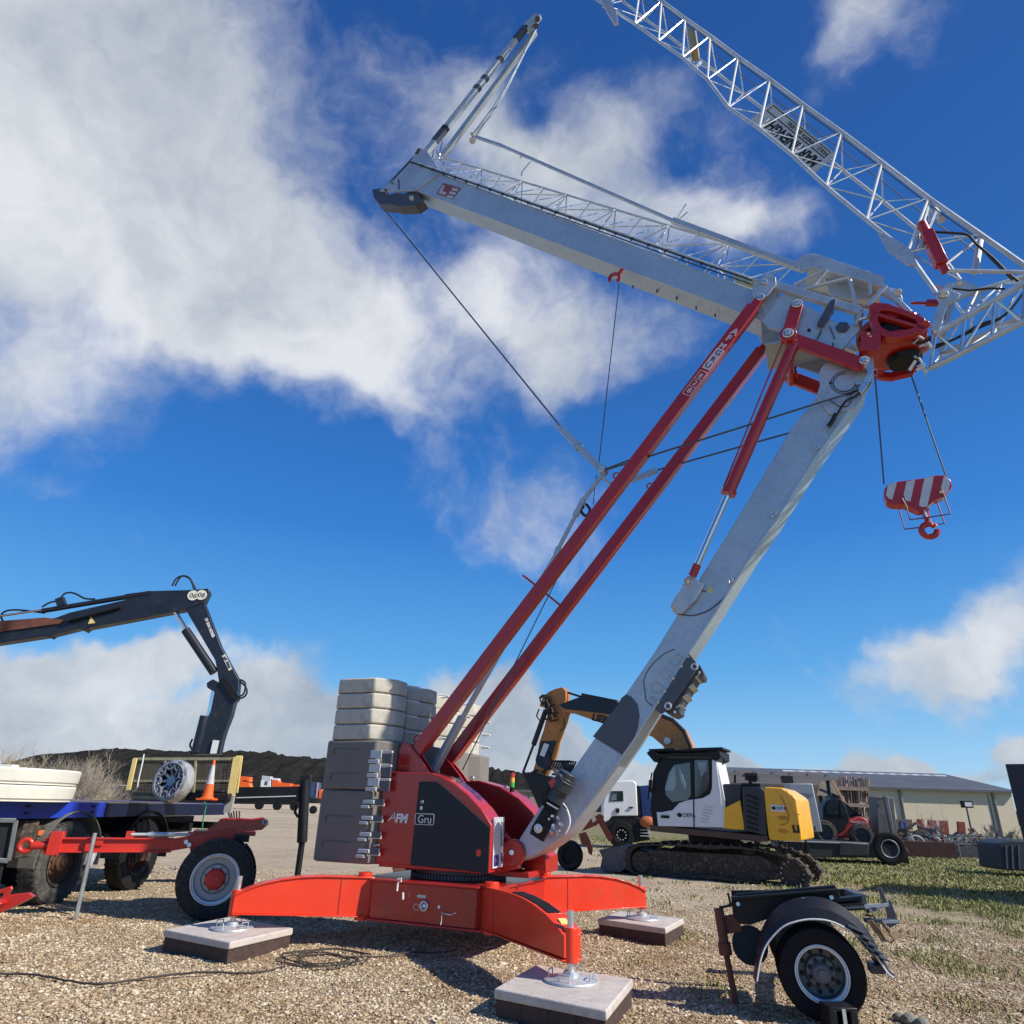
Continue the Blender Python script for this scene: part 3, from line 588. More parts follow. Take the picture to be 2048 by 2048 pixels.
# ---------------------------------------------------------------- lower mast
mw, MWID = -.30, .60
left = [(1041, 1674), (1067, 1634), (1087, 1605), (1141, 1546), (1200, 1462), (1252, 1388), (1312, 1300), (1382, 1185), (1453, 1071), (1530, 945), (1580, 861), (1632, 795)]
right = [(1735, 765), (1700, 817), (1630, 916), (1558, 1031), (1511, 1098), (1440, 1210), (1378, 1305), (1309, 1415), (1265, 1485), (1137, 1664)]
foot = [(1105, 1688), (1073, 1709), (1036, 1724), (1026, 1714), (1025, 1700)]
def two_side(name, poly, w0, w1, m, inset=.02):
    b = MB(); b.prism(poly, w0, w1); return b.build(name, m, crane, .008)
lm = two_side('lower_mast', CR.poly(left+right+foot, mw), mw, mw+MWID, GALVD)
def line_on(px0, py0, px1, py1, r=.006, w=mw-.004): return [p3(px0, py0, w), p3(px1, py1, w)]
# edge flange along the mast, weld lines and reinforcement plates
b = MB(); q = [p3(x_, y_, mw-.012) for x_, y_ in reversed(right[1:])]
for a_, c_ in zip(q[:-1], q[1:]): b.bar(a_, c_, .02, .022)
b.build('edge_strip', GALV, lm)
def arcpts(pts, w): # smooth polyline through pixels
    P_ = [p3(x_, y_, w) for x_, y_ in pts]; o_ = []
    for i in range(len(P_)-1):
        a0, a1, a2, a3 = P_[max(i-1, 0)], P_[i], P_[i+1], P_[min(i+2, len(P_)-1)]
        for t in (0, .2, .4, .6, .8):
            o_.append(.5*((2*a1)+(-a0+a2)*t+(2*a0-5*a1+4*a2-a3)*t*t+(-a0+3*a1-3*a2+a3)*t**3))
    return o_ + [P_[-1]]
b = MB(); b.tube(arcpts([(1357, 1228), (1385, 1231), (1415, 1222), (1440, 1203), (1455, 1185)], mw-.005), .009, 6)
b.tube(arcpts([(1290, 1385), (1288, 1360), (1300, 1335), (1325, 1310), (1350, 1298)], mw-.003), .006, 6)
b.tube(arcpts([(1290, 1385), (1293, 1402), (1306, 1412)], mw-.003), .006, 6)
b.each('weld_seam', PLATE, lm)
b = MB(); pz = [(1236, 1410), (1243, 1396), (1252, 1389), (1262, 1393), (1275, 1408), (1279, 1430), (1276, 1455), (1262, 1492), (1248, 1512), (1186, 1473)]
b.prism(CR.poly(pz, mw), mw-.014, mw+.002); b.build('reinforcing_plate', PLATE, lm, .004)
# stiffener rings
b = MB()
for (x_, y_) in ((1348, 1321), (1330, 1347), (1312, 1376)): b.ring(p3(x_, y_, mw-.006), (0, 1, 0), .062, .008, 20)
for (x_, y_) in ((1306, 1400), (1360, 1312)): b.ring(p3(x_, y_, mw-.006), (0, 1, 0), .035, .008, 20)
for x0, y0 in ((1355, 1312), (1334, 1340), (1315, 1369), (1298, 1395)): b.bar(p3(x0, y0, mw-.01), p3(x0+16, y0+15, mw-.01), .02, .018)
b.each('stiffener', GALV, lm)
# dark gearbox-like coupling bracket on the sunny side
sq = CR.poly([(1378, 1307), (1403, 1340), (1405, 1345), (1357, 1425), (1350, 1431), (1312, 1418)], mw-.05)
b = MB(); b.prism(CR.poly([(1378, 1307), (1398, 1330), (1392, 1342), (1340, 1418), (1322, 1428), (1310, 1418)], mw-.05), mw-.06, mw-.02)
b.prism(CR.poly([(1398, 1328), (1406, 1345), (1403, 1352), (1390, 1354), (1358, 1408), (1357, 1424), (1345, 1430), (1330, 1424), (1392, 1338)], mw-.0), mw+.02, mw+.5); cb = b.build('coupling_bracket', PLATE, lm, .006)
b = MB()
for x_, y_ in ((1389, 1333), (1336, 1412)): b.ring(p3(x_, y_, mw-.065), (0, 1, 0), .035, .014, 18)
for x_, y_ in ((1399, 1345), (1350, 1424)): b.cyl(p3(x_, y_, mw-.07), p3(x_, y_, mw-.02), .018, 10)
b.each('bracket_pin', GALVL, cb)
b = MB()
for q in (0, .33, .66, 1):
    m_ = p3(1398, 1352, mw).lerp(p3(1360, 1412, mw), q); b.box(m_+Vector((-.02, .24, .0)), (.07, .5, .012), Matrix.Rotation(R(-35), 3, 'Y'))
b.each('bracket_web', GALV, cb)
b = MB()
for x_, y_ in ((1376, 1313), (1363, 1333), (1347, 1357), (1330, 1383), (1316, 1405)): b.cyl(p3(x_, y_, mw-.085), p3(x_, y_, mw-.055), .014, 8)
b.each('bracket_bolt', GALVL, cb)
# shackles beside the edge
for x_, y_ in ((1634, 893), (1548, 1026), (1462, 1160)):
    b = MB(); c_ = p3(x_, y_, mw-.05); b.ring(c_, (.3, 1, .2), .028, .008, 16); b.ring(c_+Vector((-.03, 0, -.04)), (.9, .3, .1), .022, .007, 14); b.each('shackle', GALVL, lm)
# cylinder lug
b = MB(); lg = CR.poly([(1368, 1160), (1376, 1152), (1388, 1154), (1400, 1168), (1410, 1165), (1392, 1200), (1364, 1228), (1350, 1226), (1341, 1216), (1343, 1208), (1350, 1195), (1362, 1180)], mw-.06)
b.prism(lg, mw-.075, mw-.045); b.prism(lg, mw+.02, mw+.05); lug = b.each('cylinder_lug', GALV, lm, .005)
b = MB()
for x_, y_, r_ in ((1376, 1163, .05), (1349, 1215, .03)): b.ring(p3(x_, y_, mw-.085), (0, 1, 0), r_, .010, 20); b.cyl(p3(x_, y_, mw-.10), p3(x_, y_, mw+.05), r_*.6, 14)
b.each('lug_pin', GALVL, lug)
b = MB(); b.tube([p3(1385, 1205, mw-.02), p3(1398, 1180, mw-.02), p3(1412, 1183, mw-.02)], .007, 6); b.tube([p3(1363, 1188, mw-.02), p3(1380, 1196, mw-.02), p3(1388, 1206, mw-.02)], .007, 6); b.each('weld_seam', PLATE, lug)
b = MB(); b.prism(CR.poly([(1413, 1183), (1423, 1171), (1426, 1187)], mw), mw-.006, mw); b.build('warning_triangle', PYEL, lm)
# winch motor cluster at the mast foot
b = MB(); b.cyl(p3(1133, 1555, -.55), p3(1120, 1580, -.55), .128, 24); b.cyl(p3(1121, 1578, -.55), p3(1108, 1603, -.55), .105, 24); b.cyl(p3(1137, 1546, -.55), p3(1133, 1555, -.55), .115, 24)
wm = b.build('winch_motor', mat('winch_grey', (.055, .065, .07), .4, .3, .1, 5), crane, .006)
b = MB()
for q in range(7): a_ = p3(1130-1.4*q, 1561-2.6*q, -.55); d_ = (p3(1120, 1580, -.55)-p3(1133, 1555, -.55)).normalized(); b.lathe(a_, d_, [(.129, 0), (.134, .004), (.129, .008)], 24)
b.build('cooling_fins', PLATE, wm)
b = MB(); b.prism(CR.poly([(1103, 1598), (1121, 1608), (1105, 1648), (1085, 1684), (1059, 1667), (1064, 1652), (1088, 1612)], -.5), -.5, -.44); b.prism(CR.poly([(1090, 1590), (1103, 1572), (1112, 1580), (1098, 1604), (1088, 1612)], -.5), -.6, -.5); gb = b.build('winch_plate', BLK, crane, .006)
b = MB(); b.lathe(p3(1077, 1657, -.5), (0, -1, 0), [(.052, 0), (.052, .02), (.036, .022), (.034, .012), (.018, .012), (.016, .03), (.001, .03)], 24); b.build('winch_shaft', GALVL, gb)
b = MB()
random.seed(3)
for q in range(9): x_, y_ = 1102+random.random()*18, 1632+random.random()*34; b.cyl(p3(x_, y_, -.56), p3(x_+random.uniform(-5, 5), y_+random.uniform(-3, 8), -.50), random.uniform(.010, .022), 8)
for (x_, y_) in ((1101, 1590), (1099, 1595), (1098, 1638), (1104, 1632), (1121, 1577)): b.cyl(p3(x_, y_, -.62), p3(x_, y_, -.5), .014, 8)
b.bar(p3(1094, 1605, -.56), p3(1116, 1618, -.56), .03, .02); b.each('valve_fittings', GALVL, gb)
b = MB(); b.tube(arcpts([(1106, 1583), (1120, 1600), (1133, 1617), (1139, 1635), (1139, 1650), (1131, 1667)], -.42), .012, 8); b.build('white_hose', WHITE, gb)
b = MB(); b.tube(arcpts([(1106, 1583), (1117, 1603), (1128, 1612), (1134, 1618)], -.44), .006, 6); b.tube(arcpts([(1085, 1610), (1090, 1590), (1106, 1575), (1118, 1562)], -.5), .012, 6)
for q in range(4): b.tube(arcpts([(1095+3*q, 1600+6*q), (1088+4*q, 1620+4*q), (1098+3*q, 1636), (1112, 1640+3*q)], -.53), .010, 6)
b.each('motor_hose', HOSE, gb)
b = MB(); b.box(p3(1108, 1566, -.62), (.10, .08, .09), Matrix.Rotation(R(-30), 3, 'Y')); b.build('terminal_box', RED, gb, .006)
# foot pivot
b = MB(); b.lathe(p3(1024, 1706, -.36), (0, 1, 0), [(.001, 0), (.15, 0), (.16, .02), (.16, .08), (.001, .08)], 32); b.lathe(p3(1024, 1706, .34), (0, 1, 0), [(.001, 0), (.15, 0), (.16, .02), (.16, .08), (.001, .08)], 32)
b.bar((.62, -.3, .92), (.95, -.3, 1.0), .1, .22); b.bar((.62, .34, .92), (.95, .34, 1.0), .1, .22); b.bar(p3(1010, 1668, -.32), p3(1028, 1688, -.32), .05, .04); b.each('mast_pivot', RED, crane, .006)
b = MB(); b.cyl(p3(1023, 1705, -.42), p3(1023, 1705, .45), .03, 14); b.each('pivot_pin', GALVL, crane)
# head plates of the lower mast
hp = [(1632, 795), (1640, 770), (1637, 745), (1648, 728), (1672, 716), (1700, 714), (1745, 712), (1748, 745), (1744, 768), (1712, 815), (1660, 830)]
for w_ in (mw-.03, mw+MWID):
    b = MB(); b.prism(CR.poly(hp if w_ < 0 else [(1632, 795), (1640, 770), (1637, 745), (1648, 728), (1672, 716), (1700, 714), (1722, 716), (1716, 742), (1700, 760), (1672, 800)], mw-.03), w_, w_+.03); ho = b.build('mast_head_plate', GALV, crane, .006)
    if w_ < 0: H0 = ho
b = MB(); b.ring(p3(1689, 765, mw-.034), (0, 1, 0), .14, .009, 30, a0=60, a1=330); b.ring(p3(1689, 765, mw-.034), (0, 1, 0), .17, .006, 30, a0=60, a1=330)
b.tube(arcpts([(1660, 800), (1678, 812), (1695, 812), (1702, 800), (1700, 785)], mw-.04), .006, 6); b.each('weld_seam', PLATE, H0)
b = MB(); b.box(p3(1661, 766, mw-.035), (.03, .01, .03)); b.build('small_label', BLK, H0)
b = MB(); b.tube(arcpts([(1741, 764), (1728, 778), (1710, 793), (1694, 800), (1684, 812), (1676, 826), (1666, 842), (1658, 852)], mw-.07), .014, 8); b.tube(arcpts([(1672, 828), (1664, 843), (1657, 852)], mw-.08), .03, 8); b.tube(arcpts([(1735, 735), (1736, 755), (1722, 775), (1705, 785), (1690, 790)], mw-.06), .012, 8); b.each('mast_hose', HOSE, H0)
b = MB(); b.prism(CR.poly([(1725, 716), (1748, 712), (1746, 745), (1738, 770), (1722, 790), (1716, 782), (1734, 750)], mw-.06), mw-.10, mw-.05); b.bar(p3(1712, 768, mw-.08), p3(1735, 764, mw-.08), .03, .03); b.cyl(p3(1728, 724, mw-.16), p3(1728, 724, mw-.03), .05, 18); b.build('pulley_bracket', GALVL, H0, .004)
b = MB(); b.box(p3(1653, 858, mw-.005), (.10, .012, .03), Matrix.Rotation(R(-50), 3, 'Y')); b.build('step_plate', GALV, lm)
# red hydraulic cylinder of the upper mast
cw = -.42; a_, m_, c_ = p3(1587, 690, cw), p3(1456, 988, cw), p3(1386, 1149, cw); d = (m_-a_).normalized()
b = MB(); b.cyl(a_, m_, .082, 24); b.cyl(m_-d*.06, m_+d*.01, .10, 24); b.lathe(a_, -d, [(.082, 0), (.10, .02), (.07, .12), (.001, .12)], 20); cyl_ = b.build('hydraulic_cylinder', RED, crane)
b = MB(); b.cyl(m_, c_+ (c_-m_).normalized()*-.05, .042, 18); b.build('piston_rod', CHROME, cyl_)
b = MB(); b.cyl(c_-d*.14, c_+d*.02, .055, 16); b.build('rod_eye', RED, cyl_)
b = MB(); b.cyl(a_+Vector((-.12, -.02, .1)), m_+Vector((-.07, -.02, .05)), .012, 6); b.build('oil_pipe', RED, cyl_)
# red links
for w_, nm in ((-.5, 1), (.5, 2)):
    q = lambda x_, y_: Vector((p3(x_, y_, -.5).x, w_, p3(x_, y_, -.5).z))
    b = MB(); b.bar(q(1594, 610), q(1576, 671), .07, .17); b.lathe(q(1576, 671), (0, 1, 0), [(.001, -.05), (.115, -.05), (.115, .05), (.001, .05)], 24); l1 = b.build('short_link', RED, crane, .006)
    b = MB(); b.bar(q(1576, 671)+Vector((0, .06, 0)), q(1730, 727)+Vector((0, .06, 0)), .07, .19); b.build('long_link', RED, crane, .006)
    b = MB()
    for x_, y_, r_ in ((1594, 612, .06), (1576, 671, .065), (1728, 725, .05)): b.ring(q(x_, y_)+Vector((0, -.06, 0)), (0, 1, 0), r_, .014, 22); b.cyl(q(x_, y_)+Vector((0, -.075, 0)), q(x_, y_)+Vector((0, .12, 0)), r_*.7, 16); b.ring(q(x_, y_)+Vector((0, -.08, 0)), (0, 1, 0), r_*.45, .008, 16)
    b.each('link_pin', GALVL, l1)
b = MB(); b.cyl(p3(1580, 690, -.5), Vector((p3(1580, 690, -.5).x, .5, p3(1580, 690, -.5).z)), .05, 16); b.build('cross_shaft', RED, crane)
# ---------------------------------------------------------------- upper mast (folded back over the struts)
uw, UWID = -.34, .42
up_poly = [(881, 346), (1100, 428), (1348, 520), (1400, 541), (1520, 583), (1560, 600), (1545, 622), (1522, 641), (1395, 592), (1251, 539), (1000, 444), (831, 381), (845, 362)]
b = MB(); b.prism(CR.poly(up_poly, uw), uw, uw+UWID); um = b.build('upper_mast', GALVD, crane, .008)
b = MB(); b.bar(p3(885, 352, uw-.004), p3(1530, 590, uw-.004), .008, .02)
b.build('edge_strip', GALV, um)
b = MB(); lp = CR.poly([(1505, 592), (1518, 570), (1535, 560), (1552, 567), (1553, 580), (1535, 603), (1522, 607), (1508, 606)], uw-.05); b.prism(lp, uw-.19, uw-.15); b.prism(lp, uw-.02, uw+.01); b.prism(lp, uw+UWID+.02, uw+UWID+.05); b.prism(lp, uw+UWID+.16, uw+UWID+.19); lk_ = b.each('strut_lug', GALV, um, .004)
b = MB(); 
for x_, y_, r_ in ((1521, 597, .05), (1528, 566, .035)):
    c_ = p3(x_, y_, uw-.18); b.ring(c_+Vector((0, -.04, 0)), (0, 1, 0), r_, .012, 20); b.cyl(c_+Vector((0, -.05, 0)), c_+Vector((0, .3, 0)), r_*.7, 14)
b.each('lug_pin', GALVL, lk_)
b = MB(); b.prism(CR.poly([(1516, 656), (1535, 648), (1560, 668), (1553, 684), (1540, 692), (1527, 690)], .42), .40, .44); b.prism(CR.poly([(1516, 656), (1535, 648), (1560, 668), (1553, 684), (1540, 692), (1527, 690)], .42), .58, .62); b.each('strut_lug', GALV, um, .004)
# root plates: a big shaded sheet with cut-outs, box behind
root = [(1556, 598), (1590, 575), (1606, 607), (1650, 632), (1672, 645), (1720, 650), (1718, 662), (1684, 699), (1600, 672), (1540, 655), (1524, 640)]
for w_ in (-.42, .36):
    b = MB(); b.prism(CR.poly(root, -.42), w_, w_+.03); rp = b.build('mast_root_plate', GALVD, crane, .004)
    if w_ < 0: RP = rp
b = MB(); b.prism(CR.poly([(1524, 612), (1556, 585), (1586, 612), (1572, 668), (1535, 655)], -.36), -.36, -.33); b.slab([(p3(1524, 640, -.3).x, -.3), (p3(1690, 640, -.3).x, -.3), (p3(1690, 640, -.3).x, .36), (p3(1524, 640, -.3).x, .36)], p3(1600, 672, -.3).z-.04, p3(1600, 672, -.3).z-.01)
b.build('root_box', GALVD, RP, .004)
b = MB(); b.bar(p3(1553, 573, -.45), p3(1722, 624, -.45), .09, .11); b.bar(p3(1553, 573, -.45)+Vector((0, .9, 0)), p3(1722, 624, -.45)+Vector((0, .9, 0)), .09, .11)
for t in (0, .3, .6, 1): m_ = p3(1553, 573, -.45).lerp(p3(1722, 624, -.45), t); b.bar(m_, m_+Vector((0, .9, 0)), .06, .06)
b.bar(p3(1722, 624, -.45), p3(1712, 650, -.45), .05, .05); b.each('root_frame', GALV, crane, .004)
b = MB(); b.prism(CR.poly([(1660, 605), (1672, 600), (1668, 625), (1655, 640), (1645, 655), (1634, 650)], -.46), -.5, -.44); b.lathe(p3(1685, 655, -.43), (0, -1, 0), [(.09, 0), (.09, .02), (.001, .02)], 6); b.bar(p3(1659, 652, -.44), p3(1670, 678, -.44), .012, .014); b.each('root_fitting', PLATE, RP, .004)
b = MB(); b.cyl(p3(1618, 660, -.45), p3(1618, 660, -.42), .022, 12); b.ring(p3(1661, 689, -.46), (0, 1, 0), .035, .008, 16, a0=0, a1=200); b.tube([p3(1634, 679, -.45), p3(1643, 660, -.45)], .008, 6); b.each('root_bolt', BLK, RP)
# ballast-like sheet-metal box on top of the root and its trusses
b = MB(); bx = CR.poly([(1608, 512), (1628, 508), (1760, 555), (1768, 575), (1755, 588), (1745, 592), (1738, 600), (1664, 596), (1655, 575), (1645, 545)], .0); b.prism(bx, -.02, .02)
pt = CR.poly([(1592, 520), (1612, 507), (1640, 510), (1768, 553), (1768, 574), (1730, 562), (1628, 534), (1600, 540)], -.25); b.prism(pt, -.25, -.21); b.prism(pt, .35, .39)
q0, q1 = p3(1615, 528, -.23), p3(1765, 570, -.23)
b.add([q0, q1, q1+Vector((0, .6, 0)), q0+Vector((0, .6, 0)), q0+Vector((0, 0, .02)), q1+Vector((0, 0, .02)), q1+Vector((0, .6, .02)), q0+Vector((0, .6, .02))], [(0, 3, 2, 1), (4, 5, 6, 7), (0, 1, 5, 4), (1, 2, 6, 5), (2, 3, 7, 6), (3, 0, 4, 7)])
sb_ = b.build('guide_box', GALV, crane, .004)
b = MB()
for (x0, y0, x1, y1) in ((1588, 570, 1655, 537), (1625, 574, 1655, 540), (1610, 578, 1700, 555), (1700, 560, 1712, 610), (1740, 590, 1740, 560), (1708, 610, 1712, 645)): b.cyl(p3(x0, y0, -.3), p3(x1, y1, -.3), .025, 10)
b.each('guide_brace', GALV, sb_)
# small lit service box on the upper mast
b = MB(); b.prism(CR.poly([(1466, 545), (1519, 560), (1519, 582), (1470, 566)], uw+.1), uw+.1, uw+.3); b.build('service_box', mat('brass_box', (.80, .66, .36), .3, .6, .1, 8), um, .006)
# lattice carried along the back of the upper mast
def lattice(name, chords, n_, m, parent, r=.02, rb=.010, webs=((0, 1), (0, 2), (1, 2)), start=0., zig=True):
    """chords: list of polylines (lists of Vector); n_ bays"""
    def at(pl, t):
        Ls = [(b_-a_).length for a_, b_ in zip(pl[:-1], pl[1:])]; s = t*sum(Ls)
        for i, Lq in enumerate(Ls):
            if s <= Lq or i == len(Ls)-1: return pl[i].lerp(pl[i+1], min(1, s/Lq))
            s -= Lq
    b = MB()
    for c_ in chords: b.tube(c_, r, 10)
    o_ = b.build(name, m, parent)
    b = MB()
    for i in range(n_+1):
        t = i/n_
        for (p_, q_) in webs:
            b.cyl(at(chords[p_], t), at(chords[q_], t), rb, 6)
            if i < n_ and zig: 
                a_, c_ = (p_, q_) if i % 2 else (q_, p_)
                b.cyl(at(chords[a_], t), at(chords[c_], t+1/n_), rb, 6)
    b.build('lattice_bracing', GALVL, o_)
    return o_
c1 = [p3(823, 322, -.36), p3(1400, 522, -.36), p3(1500, 556, -.36)]; c2 = [p3(888, 316, .3), p3(1400, 470, .3), p3(1590, 528, .3)]
c3 = [Vector((v.x, .36, v.z)) for v in c1]; 
lattice('rope_guide_lattice', [c1, c3, c2], 14, GALV, crane, .022, .011)
b = MB(); o1 = [v+Vector((.02, -.02, -.07)) for v in c1]; b.tube(o1, .012, 8); b.tube([v+Vector((.02, .04, -.10)) for v in c1], .010, 8)
for t in range(22): m_ = o1[0].lerp(o1[1], t/21); b.ring(m_, (1, 0, -.7), .028, .008, 10)
b.build('rope_bundle', HOSE, crane)
# pendant bar above the lattice
b = MB(); b.bar(p3(946, 272, -.05), p3(1005, 292, -.05), .05, .06); b.bar(p3(1000, 290, -.05), p3(1345, 441, -.05), .045, .05); b.bar(p3(1345, 441, -.05), p3(1610, 540, -.05), .08, .09)
b.cyl(p3(945, 281, -.1), p3(945, 281, 0), .07, 16); b.cyl(p3(944, 268, -.12), p3(944, 268, .02), .04, 16); pb = b.build('pendant_bar', GALV, crane, .003)
b = MB()
for x_, y_, x2, y2 in ((1060, 324, 1044, 344), (1044, 344, 1043, 352), (1352, 440, 1372, 408), (1355, 441, 1375, 424), (1040, 316, 1044, 311)): b.cyl(p3(x_, y_, -.05), p3(x2, y2, -.05), .012, 6)
b.each('bar_clip', GALV, pb)
# A-frame at the mast head
b = MB(); tipc = p3(1070, 42, 0)
for w_, x0, y0, x1, y1 in ((-.30, 842, 318, 1060, 44), (.30, 886, 312, 1070, 66)):
    a_ = p3(x0, y0, w_); c_ = p3(x1, y1, w_*.25); b.bar(a_, c_, .10, .13)
b.bar(p3(1052, 62, -.05), p3(1076, 32, -.05), .12, .20); af = b.build('jib_mast_frame', GALV, crane, .006)
b = MB(); a_, c_ = p3(842, 318, -.30), p3(1060, 44, -.075)
for t in (.12, .20, .49, .56, .70, .86): m0 = a_.lerp(c_, t); m1 = a_.lerp(c_, t+(.10 if t in (.12, .86) else .025)); b.bar(m0, m1, .115, .145)
b.each('dark_band', PLATE, af, .003)
b = MB(); b.cyl(p3(1075, 38, -.12), p3(1075, 38, .12), .06, 20); b.cyl(p3(1073, 52, -.12), p3(1073, 52, .12), .05, 20); b.each('head_pulley', PLATE, af)
b = MB(); b.bar(p3(1072, 58, -.06), p3(1010, 178, -.06), .03, .035); b.bar(p3(1072, 58, .06), p3(1014, 176, .06), .03, .035); b.bar(p3(985, 218, -.06), p3(946, 270, -.06), .04, .04); b.bar(p3(990, 218, .06), p3(954, 270, .06), .04, .04); b.bar(p3(1010, 178, -.06), p3(985, 218, -.06), .03, .03); b.bar(p3(1014, 176, .06), p3(990, 218, .06), .03, .03); b.each('stay_link', GALV, af)
# mast head: side plates, pulley box
hs_ = [(831, 381), (881, 346), (870, 325), (850, 296), (833, 302), (822, 322), (800, 350), (770, 372), (758, 381), (772, 383), (800, 383)]
for w_ in (uw-.03, uw+UWID):
    b = MB(); b.prism(CR.poly(hs_, uw-.03), w_, w_+.03); q_ = b.build('head_side_plate', GALV, crane, .004)
    if w_ < 0: hq = q_
b = MB(); b.box(p3(837, 304, uw-.02), (.10, .05, .16), Matrix.Rotation(R(25), 3, 'Y')); b.cyl(p3(784, 366, uw-.06), p3(784, 366, uw), .02, 10); b.bar(p3(797, 358, uw-.04), p3(798, 378, uw-.04), .02, .02); b.cyl(p3(771, 380, uw-.07), p3(771, 380, uw), .03, 12); b.each('head_fitting', PLATE, hq, .003)
b = MB(); a_ = p3(745, 379, uw); 
b.prism(CR.poly([(743, 378), (768, 373), (768, 384), (778, 388), (790, 384), (808, 386), (826, 376), (845, 398), (830, 409), (795, 411), (789, 408), (757, 406), (747, 395)], uw), uw+.02, uw+.26); b.build('pulley_box', PLATE, crane, .006)
b = MB(); 
for w_ in (-.2, 0, .2): b.lathe(p3(760, 392, w_), (0, 1, 0), [(.001, -.02), (.12, -.02), (.10, 0), (.12, .02), (.001, .02)], 24)
b.cyl(p3(823, 396, uw-.02), p3(823, 396, uw+.3), .05, 16); b.each('head_pulley', GALVD, crane)
b = MB(); pts_ = [(832, 306), (868, 296), (880, 270), (884, 284), (878, 318), (845, 322), (872, 302), (892, 340), (880, 312), (862, 322), (868, 300)]
for (x0, y0), (x1, y1) in zip(pts_[:-1], pts_[1:]): b.cyl(p3(x0, y0, random.uniform(-.3, .3)), p3(x1, y1, random.uniform(-.3, .3)), .016, 8)
b.build('head_bracing', GALVL, crane)
# maker's plate painted on the mast side
b = MB(); b.prism(CR.poly([(887, 366), (923, 377), (905, 399), (873, 387)], uw), uw-.006, uw-.001); mp = b.build('maker_plate', mat('plate_red', (.30, .08, .08), .5), um)
b = MB(); b.prism(CR.poly([(886, 371), (890, 372), (885, 383), (894, 386), (890, 391), (877, 386)], uw), uw-.010, uw-.005)
for q in range(3): y_ = q*7.2; x_ = -q*5.0; b.prism(CR.poly([(906+x_, 376+y_), (918+x_, 379+y_), (915+x_, 384+y_), (903+x_, 380.5+y_)], uw), uw-.010, uw-.005)
b.each('plate_mark', OFFW, mp)
# underside hook
hk = p3(1231, 553, -.42); b = MB(); b.ring(hk+Vector((-.02, 0, -.03)), (0, 1, 0), .085, .030, 24, a0=-200, a1=70, x0=(1, 0, 0)); b.cyl(hk+Vector((.06, 0, .04)), hk+Vector((.12, 0, .12)), .03, 10); b.build('stowed_hook', RED, crane)
b = MB()
for x_, y_ in ((1266, 571), (1314, 580), (1353, 594), (1392, 613), (1430, 628)): b.cyl(p3(x_, y_, -.1), p3(x_, y_, -.1)+Vector((0, 0, -.05)), .014, 8)
b.each('drain_plug', PLATE, um)
# ---------------------------------------------------------------- ropes and the triangular link
b = MB()
P1 = p3(757, 404, 0); P2 = p3(1137, 873, 0); P3_ = p3(1206, 942, 0)
b.cyl(P1, P2, .014, 8); b.cyl(p3(836, 305, uw), p3(770, 376, uw), .022, 8)
b.cyl(p3(1238, 568, 0), p3(1198, 925, 0), .008, 6); b.cyl(p3(1193, 950, 0), p3(1186, 1010, 0), .006, 6); b.cyl(p3(1125, 1137, 0), p3(1085, 1215, 0), .008, 6); b.cyl(p3(1085, 1215, 0), p3(925, 1540, 0), .008, 6)
b.cyl(p3(1300, 912, nw_), p3(1688, 790, mw-.1), .014, 8); b.cyl(p3(1315, 940, fw_), p3(1600, 860, .35), .014, 8)
b.cyl(p3(1206, 942, -.05), p3(1300, 912, nw_), .014, 8); b.cyl(p3(1212, 938, -.05), p3(1298, 905, nw_), .014, 8)
b.cyl(p3(1750, 752, -.2), p3(1768, 968, -.2), .010, 8); b.cyl(p3(1817, 735, -.2), p3(1892, 952, -.2), .010, 8)
b.build('steel_rope', PLATE, crane)
b = MB(); d_ = (P3_-P2)
for w_ in (-.05, .05):
    b.bar(P2+Vector((0, w_, 0)), P3_+Vector((0, w_, 0)), .02, .09)
    for c_ in (P3_, P2.lerp(P3_, .28)): b.lathe(c_+Vector((0, w_, 0)), (0, 1, 0), [(.001, -.012), (.075, -.012), (.075, .012), (.001, .012)], 20)
b.bar(P2-d_.normalized()*.22, P2+d_*.25, .08, .10); b.cyl(P2-d_.normalized()*.35, P2-d_.normalized()*.2, .035, 12); b.each('link_plate', GALVD, crane, .004)
b = MB(); b.ring(P3_+Vector((0, -.08, 0)), (0, 1, 0), .04, .014, 18); b.cyl(P3_+Vector((0, -.09, 0)), P3_+Vector((0, .09, 0)), .03, 14); c_ = P2.lerp(P3_, .28); b.cyl(c_+Vector((0, -.09, 0)), c_+Vector((0, .09, 0)), .03, 12); b.each('link_pin', GALVL, crane)
b = MB(); a_ = p3(1208, 945, 0); m_ = p3(1167, 1000, 0); c_ = p3(1118, 1095, 0)
b.cyl(a_, m_, .035, 12); b.cyl(m_, p3(1150, 1033, 0), .05, 12); b.cyl(p3(1150, 1033, 0), c_, .032, 12); b.bar(c_, p3(1112, 1112, 0), .06, .08); b.bar(p3(1205, 955, 0), p3(1222, 968, 0), .03, .05)
b.bar(p3(1298, 952, fw_), p3(1275, 952, fw_), .05, .04); b.bar(p3(1262, 960, fw_), p3(1315, 940, fw_), .06, .075); b.each('stay_turnbuckle', GALVD, crane, .003)
b = MB(); b.tube(arcpts([(1172, 1008), (1180, 1020), (1172, 1032), (1162, 1022), (1168, 1012)], 0.), .022, 8); b.build('black_strap', HOSE, crane)
